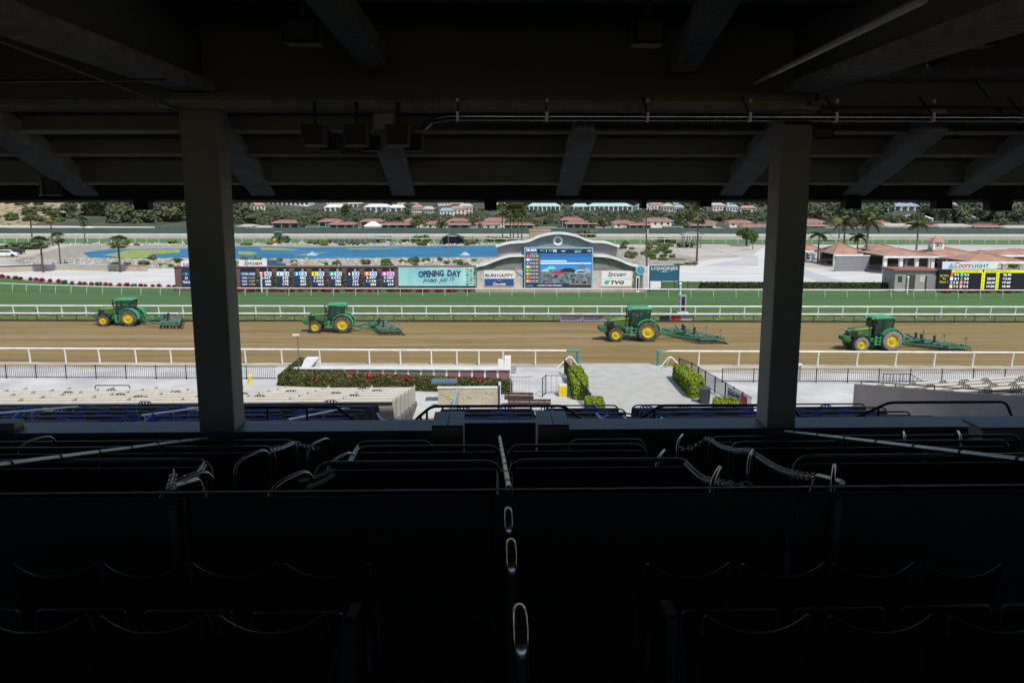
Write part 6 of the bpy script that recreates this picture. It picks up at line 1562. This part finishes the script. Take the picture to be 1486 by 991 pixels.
# ------------------------------------------------------------------ fittings
# pipe under the girder
yp = D - .75
pz = bp(900, 170, yp).z
t = thing('conduit_pipe', 'long horizontal silver pipe hung under the ceiling girder', 'pipe', (0, yp, pz))
x0 = bp(612, 172, yp).x; x1 = XZ
MB().tube([(x0, .3, -.12), (x0 + .12, .2, -.03), (x0 + .4, .0, .0), (x0 + .8, 0, 0), (x1, 0, -.0)], .055, 12).build('pipe', mat('shiny_pipe', (.75, .75, .77), None, rough=.16, metal=1), t, True)
for px_ in (664, 793, 939, 1087, 1212, 1352, 1484):
    x = bp(px_, 172, yp).x; MB().box((x, 0, 0), (.04, .13, .13)).build('clamp', chrome, t); MB().bar((x, 0, .05), (x, .4, .32), .02, .02).build('bracket', dark, t); MB().box((x, -.02, .22), (.035, .06, .05)).build('anchor', chrome, t)
# loudspeakers
spk = mat('speaker_grey', (.05, .05, .055), None, rough=.5); spe = mat('speaker_edge', (.30, .29, .26), None, rough=.5)
def speaker(px_, y0, y1, wpx, Y, label, grp, rod=True, m=spk):
    a = bp(px_ - wpx / 2, y1, Y); b = bp(px_ + wpx / 2, y0, Y); wd = (b.x - a.x) / 2; h = b.z - a.z
    t = thing('loudspeaker', label, 'speaker', ((a.x + b.x) / 2, Y, a.z), 0, grp)
    k = MB(); k.add([(-wd * .86, -.12, .02), (wd * .86, -.12, .02), (wd, -.16, h), (-wd, -.16, h), (-wd * .86, .18, .0), (wd * .86, .18, 0), (wd, .26, h), (-wd, .26, h)], [(0, 1, 2, 3), (5, 4, 7, 6), (0, 4, 5, 1), (3, 2, 6, 7), (1, 5, 6, 2), (4, 0, 3, 7)]); k.build('cabinet', m, t, bevel=.012)
    k = MB(); k.bar((wd * .88, -.13, .0), (wd * 1.02, -.17, h), .02, .03); k.bar((-wd * .88, -.13, .0), (-wd * 1.02, -.17, h), .012, .02); k.bar((-wd * .86, -.13, .0), (wd * .86, -.13, .0), .02, .02); k.build('pale_edge', spe, t)
    MB().tube([(0, .05, h), (0, .05, max(h + .05, (14.28 if Y < D + .3 else 13.95) - a.z))], .022, 6).build('hanging_rod', dark, t)
for i, x in enumerate((457, 518, 578)):
    speaker(x, 182, 213, 33, D - .55, 'grey hanging loudspeaker in the front row, ' + ('left', 'middle', 'right')[i] + ' one', 'hanging loudspeakers')
    speaker(x + 22, 195, 221, 28, D + .6, 'grey hanging loudspeaker in the rear row, ' + ('left', 'middle', 'right')[i] + ' one', 'hanging loudspeakers')
def bspk(px_, py_, wpx, hpx, Y, label):
    a = bp(px_ - wpx / 2, py_ + hpx / 2, Y); b = bp(px_ + wpx / 2, py_ - hpx / 2, Y); t = thing('loudspeaker', label, 'speaker', ((a.x + b.x) / 2, Y, a.z), 0, 'black ceiling speakers'); wd = (b.x - a.x) / 2; h = b.z - a.z
    MB().box((0, 0, h / 2), (wd * 2, .3, h), taper=1.06).build('cabinet', black, t, bevel=.02); MB().bb(-wd * .8, wd * .8, -.165, -.151, .03, h - .03).build('grille', dark, t); MB().bar((0, 0, h), (0, 0, h + .5 if py_ < 100 else h + .25), .04, .06).build('bracket', dark, t)
bspk(939, 49, 46, 36, 9.0, 'black box speaker under the ceiling right of centre'); bspk(1414, 52, 56, 34, 9.0, 'black box speaker under the ceiling at the upper right')
bspk(440, 48, 50, 36, 9.0, 'black box speaker under the ceiling left of centre'); bspk(1188, 193, 34, 20, D + .5, 'black box speaker just right of the right column top')
# conduit along the right roof beam, painted pale for the beam's lit flange edge
t = thing('conduit_pipe', 'thin conduit painted pale as the lit edge of the right roof beam', 'pipe', (XR - .34, 6, 14.60))
a, b = bp(1095, 121, D - .6), bp(1340, 0, 5.2)
t.location = FR @ Vector(((a.x + b.x) / 2, (a.y + b.y) / 2, (a.z + b.z) / 2)); C = (a + b) / 2
MB().tube([a - C, b - C], .03, 8).build('pipe', mat('lit_edge_conduit', (.6, .58, .52), None, rough=.4), t, True)
a, b = bp(979, 198, 15.0), bp(1037, 177, 13.6); C = (a + b) / 2; t = thing('strip_conduit', 'short slanted pale conduit below the silver pipe', 'pipe', C); MB().tube([a - C, b - C], .02, 6).build('pipe', steel, t)
a, b = bp(0, 60, 6.0), bp(258, 158, D - .4); C = (a + b) / 2; t = thing('ceiling_cable', 'thin cable slanting across the ceiling at the upper left', 'cable', C); MB().tube([a - C, b - C], .012, 6).build('cable', mat('cable_grey', (.16, .15, .13)), t)
a, b = bp(0, 122, 10.5), bp(240, 116, 10.5); C = (a + b) / 2; t = thing('ceiling_pipe', 'thin horizontal pipe at the upper left ceiling', 'pipe', C); MB().tube([a - C + Vector((-3, 0, 0)), b - C], .018, 6).build('pipe', steel, t)
a, b = bp(-200, 194, 13.5), bp(258, 192, 13.5); C = (a + b) / 2; t = thing('lit_edge_strip', 'pale strip painting the lit deck edge left of the left column', 'bar', C); MB().bar(a - C, b - C, .1, .045).build('bar', mat('lit_edge_pale', (.75, .75, .72), None, rough=.5), t)  # added strip, its pale colour is the light along a tread edge
p = bp(74, 283, 15.3); t = thing('downlight', 'dark round downlight with pale rim at the left under the deck', 'lamp', p); MB().lathe([(.17, 0), (.17, .28), (.1, .3)], 16).build('housing', dark, t); MB().lathe([(.19, -.015), (.19, .0)], 16).build('rim', steel, t)
t = thing('junction_box', 'small pale junction box by the right column top', 'box', bp(1186, 150, D - .4)); MB().box((0, 0, 0), (.22, .2, .05)).build('cover', mat('tan_box', (.42, .33, .22)), t); MB().bar((0, 0, .02), (0, .1, .35), .04, .04).build('bracket', dark, t)
for (xa, ya, xb, yb, Y, lab) in ((1410, 110, 1456, 166, 13.4, 'thin slanted strut at the upper right bay'), (1346, 96, 1376, 86, 9.5, 'short bright strip on the ceiling at the upper right')):
    a, b = bp(xa, ya, Y), bp(xb, yb, Y); C = (a + b) / 2; t = thing('strut', lab, 'strut', C); MB().tube([a - C, b - C], .025, 6).build('tube', pipeg, t)
# guard rails on the outer parapet
def guard(pts, Y, label):
    q = [bp(x, y, Y) for x, y in pts]; C = sum(q, Vector()) / len(q); t = thing('guard_rail', label, 'railing', C)
    MB().tube(arc([v - C for v in q], .12), .03, 8).build('rail', pipeb, t, True)
    if len(q) > 3:
        for u in (.3, .7):
            v = q[1].lerp(q[2], u) - C; MB().tube([v, v - Vector((0, 0, .26))], .025, 6).build('post', pipeb, t)
guard([(335, 604), (345, 591), (488, 590), (512, 608), (522, 616)], 16.3, 'thick black guard rail at the left, sloping down at its right end')
guard([(600, 618), (604, 608), (626, 589.5), (818, 589), (844, 608), (846, 618)], 16.3, 'thick black guard rail in the centre with both ends sloping down')
guard([(918, 616), (928, 608), (958, 588.5), (1112, 588), (1150, 587.5), (1160, 604)], 16.3, 'thick black guard rail passing behind the right column')
guard([(1233, 620), (1239, 607), (1290, 584), (1460, 583), (1468, 604)], 16.3, 'thick black guard rail at the right with a long slope on its left end')
# ---------------------------------------------------------------- upper boxes
def pbox(px0, px1, py, Y, label, grp=None, r=.02, endl=True, endr=True, drop=.75):
    a, b = bp(px0, py, Y), bp(px1, py, Y); z = (a.z + b.z) / 2; zb = flo(Y) - .1; h = z - zb; L = (b.x - a.x) / 2
    t = thing('box_partition', label, 'partition', ((a.x + b.x) / 2, Y, zb), 0, grp)
    MB().tube(arc([(-L, 0, 0), (-L, 0, h), (L, 0, h), (L, 0, 0)], .16), r, 10).build('pipe_frame', pipeg, t, True)
    MB().bb(-L + .05, L - .05, -.012, .012, .12, h - .07).build('panel', boxdark, t)
    n = max(1, round(2 * L / 1.6))
    for i in range(n):
        x = -L + 2 * L * (i + .5) / n; MB().bb(x - .18, x + .18, .05, .30, h - .34, h - .31).build('cup_shelf', mat('shelf_dark', (.05, .05, .055), None, rough=.4), t)
    return t
# long rail in front of the cross aisle
Y7 = 5.34; z7 = bp(743, 709.5, Y7).z
t = thing('aisle_rail', 'long dark panelled rail crossing the whole stand in front of the seats', 'railing', (0, Y7, flo(Y7) - .1)); h7 = z7 - (flo(Y7) - .1)
polish = mat('brushed_handrail', (.40, .41, .44), (.32, .33, .36), 5, .3, .9)
MB().tube([(XA + 8, 0, h7), (XZ - 8, 0, h7)], .010, 8).build('top_rail', polish, t, True)
n = 12
for i in range(n):
    a = -12 + i * 2.0; MB().bb(a + .02, a + 1.98, -.012, .012, .08, h7 - .04).build('panel', mat('black_panel', (.010, .010, .011), (.007, .007, .008), 2, .7), t)
for px_ in (250, 1216):
    p = bp(px_, 760, Y7 - .1); MB().bar((p.x, -.06, .1), (p.x, -.06, h7 - .06), .05, .05).build('post', pipeg, t)
# partitions
pbox(-40, 306, 668.5, 7.64, 'dark pipe framed box partition at the left, nearest row'); pbox(458, 727, 671, 7.64, 'dark pipe framed box partition left of the aisle, nearest row')
pbox(740, 1004, 667.5, 7.64, 'dark pipe framed box partition right of the aisle, nearest row'); pbox(1153, 1530, 661, 7.64, 'dark pipe framed box partition at the right, nearest row')
pbox(-40, 398, 650, 10.2, 'dark pipe framed box partition at the left, middle row'); pbox(516, 726, 648, 10.2, 'dark pipe framed box partition left of the aisle, middle row')
pbox(738, 938, 646, 10.2, 'dark pipe framed box partition right of the aisle, middle row'); pbox(1060, 1465, 641, 10.2, 'dark pipe framed box partition at the right, middle row')
pbox(-40, 430, 641, 11.6, 'dark pipe framed box partition at the left, farthest row'); pbox(517, 628, 641, 11.6, 'dark pipe framed box partition left of the aisle, farthest row')
pbox(826, 936, 638.5, 11.6, 'dark pipe framed box partition right of the aisle, farthest row'); pbox(1030, 1480, 633, 11.6, 'dark pipe framed box partition at the right, farthest row')
# hoops at the box entrances (seen nearly end on)
def hoop(px_, py_, Y, label, ln=.55, tilt=.12, r=.016, h=.75):
    p = bp(px_, py_, Y); zb = flo(Y); t = thing('entrance_hoop', label, 'railing', (p.x, Y, zb)); hh = p.z - zb
    MB().tube(arc([(-tilt * .3, -ln / 2, 0), (-tilt, -ln / 2, hh), (tilt, ln / 2, hh), (tilt * .3, ln / 2, 0)], .22), r, 10).build('hoop', mat('polished_pipe', (.42, .43, .46), None, rough=.2, metal=.95), t, True)
for a in ((366, 659, 8.3, 'pipe hoop at the left box entrance, between chain and left partition'), (270, 693, 6.0, 'pipe hoop holding the chain at the left'), (421, 693, 6.0, 'pipe hoop beside the dark cord, left of the aisle'), (463, 640, 11.2, 'small far pipe hoop left of the aisle at the end of the chain'), (495, 662, 9.0, 'small pipe hoop above the left aisle partition'),
          (988, 634, 11.2, 'small far pipe hoop right of the aisle at the end of the chain'), (960, 658, 9.0, 'small pipe hoop above the right aisle partition'), (1040, 686, 6.0, 'pipe hoop right of the aisle at the end of the loose chain'), (1090, 658, 8.3, 'pipe hoop at the right box entrance under the long chain'), (1210, 683, 6.0, 'pipe hoop at the right end of the long chain'),
          (53, 637, 11.2, 'small far pipe hoop at the far left'), (1312, 630, 11.2, 'small far pipe hoop at the right'), (1392, 629, 11.0, 'small far pipe hoop near the right pier')):
    hoop(*a)
# chains
def chain(pts, label, r=.0055, link=.042):
    P = [bp(*p) for p in pts]; out = []
    for i in range(len(P) - 1):
        p0, p1, p2, p3 = P[max(i - 1, 0)], P[i], P[i + 1], P[min(i + 2, len(P) - 1)]
        for k in range(20):
            u = k / 20; out.append(.5 * (2 * p1 + (p2 - p0) * u + (2 * p0 - 5 * p1 + 4 * p2 - p3) * u * u + (3 * p1 - p0 - 3 * p2 + p3) * u ** 3))
    out.append(P[-1]); b = MB(); acc = 0; k = 0
    for i in range(len(out) - 1):
        seg = out[i + 1] - out[i]; L = seg.length
        while acc < L:
            c = out[i] + seg * (acc / L); d = seg.normalized(); s = d.cross(Vector((0, 0, 1))).normalized(); u = s.cross(d); n1 = s if k % 2 else u
            ring = [c + d * math.cos(a) * link * .72 + n1 * math.sin(a) * link * .42 for a in [2 * math.pi * j / 9 for j in range(9)]]
            b.tube(ring + [ring[0]], r, 5, False); acc += link; k += 1
        acc -= L
    tag(b.build('chain', chrome, None, True), label, 'chain')
chain([(394, 653, 10.0), (410, 649, 10.4), (427, 642.5, 11.0), (440, 646, 11.1), (462, 651, 11.2)], 'steel chain peaked over a post, left of the aisle', .0065, .062)
chain([(519, 649, 10.1), (513, 660, 9.4), (507, 671, 8.6)], 'short steel chain on the left aisle partition end', .0065, .062)
chain([(296, 674, 7.6), (288, 687, 7.0), (276, 695, 6.5), (266, 694, 6.1)], 'steel chain hanging from the left partition corner', .0065, .062)
chain([(252, 687, 5.9), (250, 698, 5.7), (247, 707, 5.5)], 'short steel chain dropping beside the left hoop', .007, .06)
chain([(989, 651, 11.2), (1005, 649, 11.1), (1026, 637, 11.0), (1045, 647, 10.2), (1068, 653.5, 9.3), (1088, 654, 8.5), (1100, 662, 8.2), (1130, 680, 7.2), (1160, 689, 6.4), (1185, 692, 6.0)], 'long steel chain swagged across the right boxes', .007, .066)
chain([(996, 672, 7.5), (1008, 684, 7.0), (1022, 695, 6.5), (1040, 699, 6.0), (1060, 703, 5.7), (1090, 704, 5.6)], 'loose steel chain lying right of the aisle', .0065, .062)
# cords left of the aisle
k = MB(); k.tube([bp(486, 682, 7.6), bp(460, 692, 6.8), bp(432, 700, 6.2)], .02, 6); tag(k.build('padded_cord', mat('dull_cord', (.10, .10, .09), None, rough=.8)), 'dull thick cord slanting left of the aisle, upper one', 'cord')
k = MB(); k.tube([bp(484, 690, 7.2), bp(466, 700, 6.4), bp(444, 708, 5.7)], .02, 6); tag(k.build('padded_cord', MATS['dull_cord']), 'dull thick cord slanting left of the aisle, lower one', 'cord')
# taped stair handrails
polish = mat('brushed_handrail', (.40, .41, .44), (.32, .33, .36), 5, .3, .9)
def handrail(a, b, label, r=.026, bands=7):
    A, B = bp(*a), bp(*b); C = (A + B) / 2; t = thing('stair_handrail', label, 'handrail', C); MB().tube([A - C, B - C], r, 10).build('rail', polish, t, True)
    for i in range(bands):
        u = (i + .5) / bands; q = A.lerp(B, u) - C; d = (B - A).normalized(); MB().tube([q - d * .02, q + d * .02], r + .003, 10).build('tape_band', black, t)
    n = 2
    for u in (.02, .35, .68, .98):
        q = A.lerp(B, u); MB().tube([q - C, Vector((q.x, q.y, flo(q.y) - .1)) - C], r * .9, 8).build('post', pipeg, t)
handrail((-30, 679, 6.2), (300, 636, 12.2), 'taped silver stair handrail slanting up to the left column'); handrail((1140, 626, 12.2), (1530, 673, 6.2), 'taped silver stair handrail slanting down from the right column')
handrail((725, 634, 11.6), (738.5, 708, 5.5), 'taped silver handrail in the centre aisle', .021, 9)
for a, b, lab in (((252, 706, 5.7), (288, 696, 6.3), 'short silver pipe by the left chain hoop'), ((1186, 690, 6.3), (1222, 700, 5.7), 'short silver pipe by the right chain hoop')):
    A, B = bp(*a), bp(*b); C = (A + B) / 2; t = thing('pipe_stub', lab, 'pipe', C); MB().tube(arc([A - C, B - C, B - C + Vector((.08, .05, -.4))] if a[0] < 700 else [A - C + Vector((-.08, .05, -.4)), A - C, B - C], .06), .022, 10).build('pipe', polish, t, True)
# centre aisle hoops
def ahoop(px_, pyt, Y, label):
    p = bp(px_, pyt, Y); zb = flo(Y) - .1; h = p.z - zb; t = thing('aisle_hoop', label, 'handrail', (p.x, Y, zb)); MB().tube(arc([(0, -.22, 0), (0, -.22, h), (0, .0, h - .005), (0, 0, -.05)], .11, 8), .024, 18).build('hoop', mat('dark_polished_pipe', (.42, .42, .45), None, rough=.18, metal=.95), t, True)
ahoop(753, 868, 2.45, 'nearest pipe hoop of the centre aisle at the bottom of the photo'); ahoop(741, 777, 3.55, 'middle pipe hoop of the centre aisle'); ahoop(737, 733, 4.6, 'farthest pipe hoop of the centre aisle, just below the long rail')
# theatre style chairs near the camera
cfr = mat('chair_frame', (.14, .14, .155), None, rough=.3, metal=.6); cse = mat('chair_seat', (.006, .006, .007), None, rough=.7, spec=.2)
def mk_chair():
    t = thing('box_chair', 'x', 'chair'); L = .215
    pts = []; n = 12
    for i in range(n + 1):
        u = -1 + 2 * i / n; pts.append((u * L, -.02 - .05 * (1 - u * u), .80 - .055 * (1 - abs(u) ** 2.2)))
    MB().tube([(-L - .012, .02, .70), (-L - .01, -.01, .79)] + pts + [(L + .01, -.01, .79), (L + .012, .02, .70)], .006, 6).build('top_rim', cfr, t, True)
    k = MB()
    for i in range(n):
        (xa, ya, za), (xb, yb, zb) = pts[i], pts[i + 1]; k.add([(xa, ya, za), (xb, yb, zb), (xb * .95, yb + .05, .46), (xa * .95, ya + .05, .46), (xa, ya - .015, za), (xb, yb - .015, zb), (xb * .95, yb + .035, .46), (xa * .95, ya + .035, .46)], [(0, 1, 2, 3), (7, 6, 5, 4), (0, 4, 5, 1), (3, 2, 6, 7)])
    k.build('backrest', cse, t)
    MB().box((0, .22, .44), (.42, .42, .05)).build('seat', cse, t, bevel=.015)
    for x in (-.2, .2):
        for y in (.03, .4): MB().tube([(x, y, 0), (x, y, .43)], .012, 6).build('leg', cfr, t)
    return t
BC = mk_chair()
for Y, lst, py, where in ((3.31, ((-30, 133), (146, 303), (317, 475), (1013, 1181), (1195, 1358), (1368, 1535)), 889, 'near'), (4.22, ((20, 145), (148, 278), (281, 402), (414, 536), (934, 1063), (1076, 1196), (1206, 1325), (1335, 1455)), 815, 'second')):
    for i, (a, b) in enumerate(lst):
        side = 'left' if a < 700 else 'right'; pc_ = bp((a + b) / 2, py, Y)
        lft = [q for q in lst if (q[0] < 700) == (a < 700)]; o_ = ('first', 'second', 'third', 'fourth')[lft.index((a, b))]
        dup(BC, (pc_.x, Y, pc_.z - .80), 0, 'dark box chair %s of the aisle in the %s row, %s from the left there' % (side, 'nearest' if where == 'near' else 'second', o_), 'box chairs by the camera')
for a, b, py, in ((-40, 28, 884), (52, 181, 884.5), (208, 337, 886), (365, 497, 888.5), (990, 1128, 885), (1154, 1284, 882), (1309, 1438, 879), (1455, 1590, 876)):
    A, B = bp(a, py, 3.75), bp(b, py, 3.75); C = (A + B) / 2; L = (B.x - A.x) / 2; t = thing('foot_bar', 'thin bar behind the nearest chairs, %s of the aisle, %s from the left' % (('left', RW[(-40, 52, 208, 365).index(a)]) if a < 700 else ('right', RW[(990, 1154, 1309, 1455).index(a)])), 'bar', (C.x, C.y, flo(3.75)), 0, 'bars behind the nearest chairs'); h = C.z - flo(3.75)
    MB().tube(arc([(-L, 0, 0), (-L, 0, h), (L, 0, h), (L, 0, 0)], .03, 3), .0075, 6).build('bar', cfr, t, True)
for px_, py_, lab in ((508, 898, 'greenish end post of the nearest chair row, left of the aisle'), (976, 893, 'greenish end post of the nearest chair row, right of the aisle')):
    p = bp(px_, py_, 3.2); t = thing('row_end_post', lab, 'post', (p.x, 3.2, flo(3.2) - .15)); h = p.z - (flo(3.2) - .15); MB().bar((0, 0, 0), (0, 0, h), .03, .06, up=(0, 1, 0)).build('post', mat('green_grey_post', (.012, .02, .017), None, rough=.6), t); MB().bar((0, 0, h), (0, .16, h - .02), .04, .02).build('armrest', MATS['green_grey_post'], t)
# pale pier at the right end, tall screen
p0, p1 = bp(1424, 655, 12.0), bp(1500, 622, 12.0)
t = thing('concrete_pier', 'pale concrete pier stub at the right beyond the boxes', 'pier', ((p0.x + p1.x) / 2, 12.2, flo(12) - .1)); wd = (p1.x - p0.x) / 2; h = p1.z - flo(12) + .1
MB().bb(-wd, wd, -.2, .2, 0, h).build('stub', colm, t, bevel=.02); MB().bb(-wd - .08, wd, -.26, .24, h, h + .04).build('cap', MATS['ledge_cap'], t)
p0, p1 = bp(-10, 655, 12.0), bp(26, 613, 12.6); t = thing('concrete_pier', 'small dark pier stub at the left edge on the ledge', 'pier', (p0.x - .22, D, zl)); MB().bb(-.25, .16, -.2, .1, 0, .12).build('stub', colm, t, bevel=.02)
CUR = ID
# ------------------------------------------------------------------ prototypes are not part of the place
for o in TREES + SH + [FAN, FEA, TRA, TRB, HAR, LCB, LCU, BC]:
    def kill(x):
        for ch in list(x.children): kill(ch)
        bpy.data.objects.remove(x)
    kill(o)
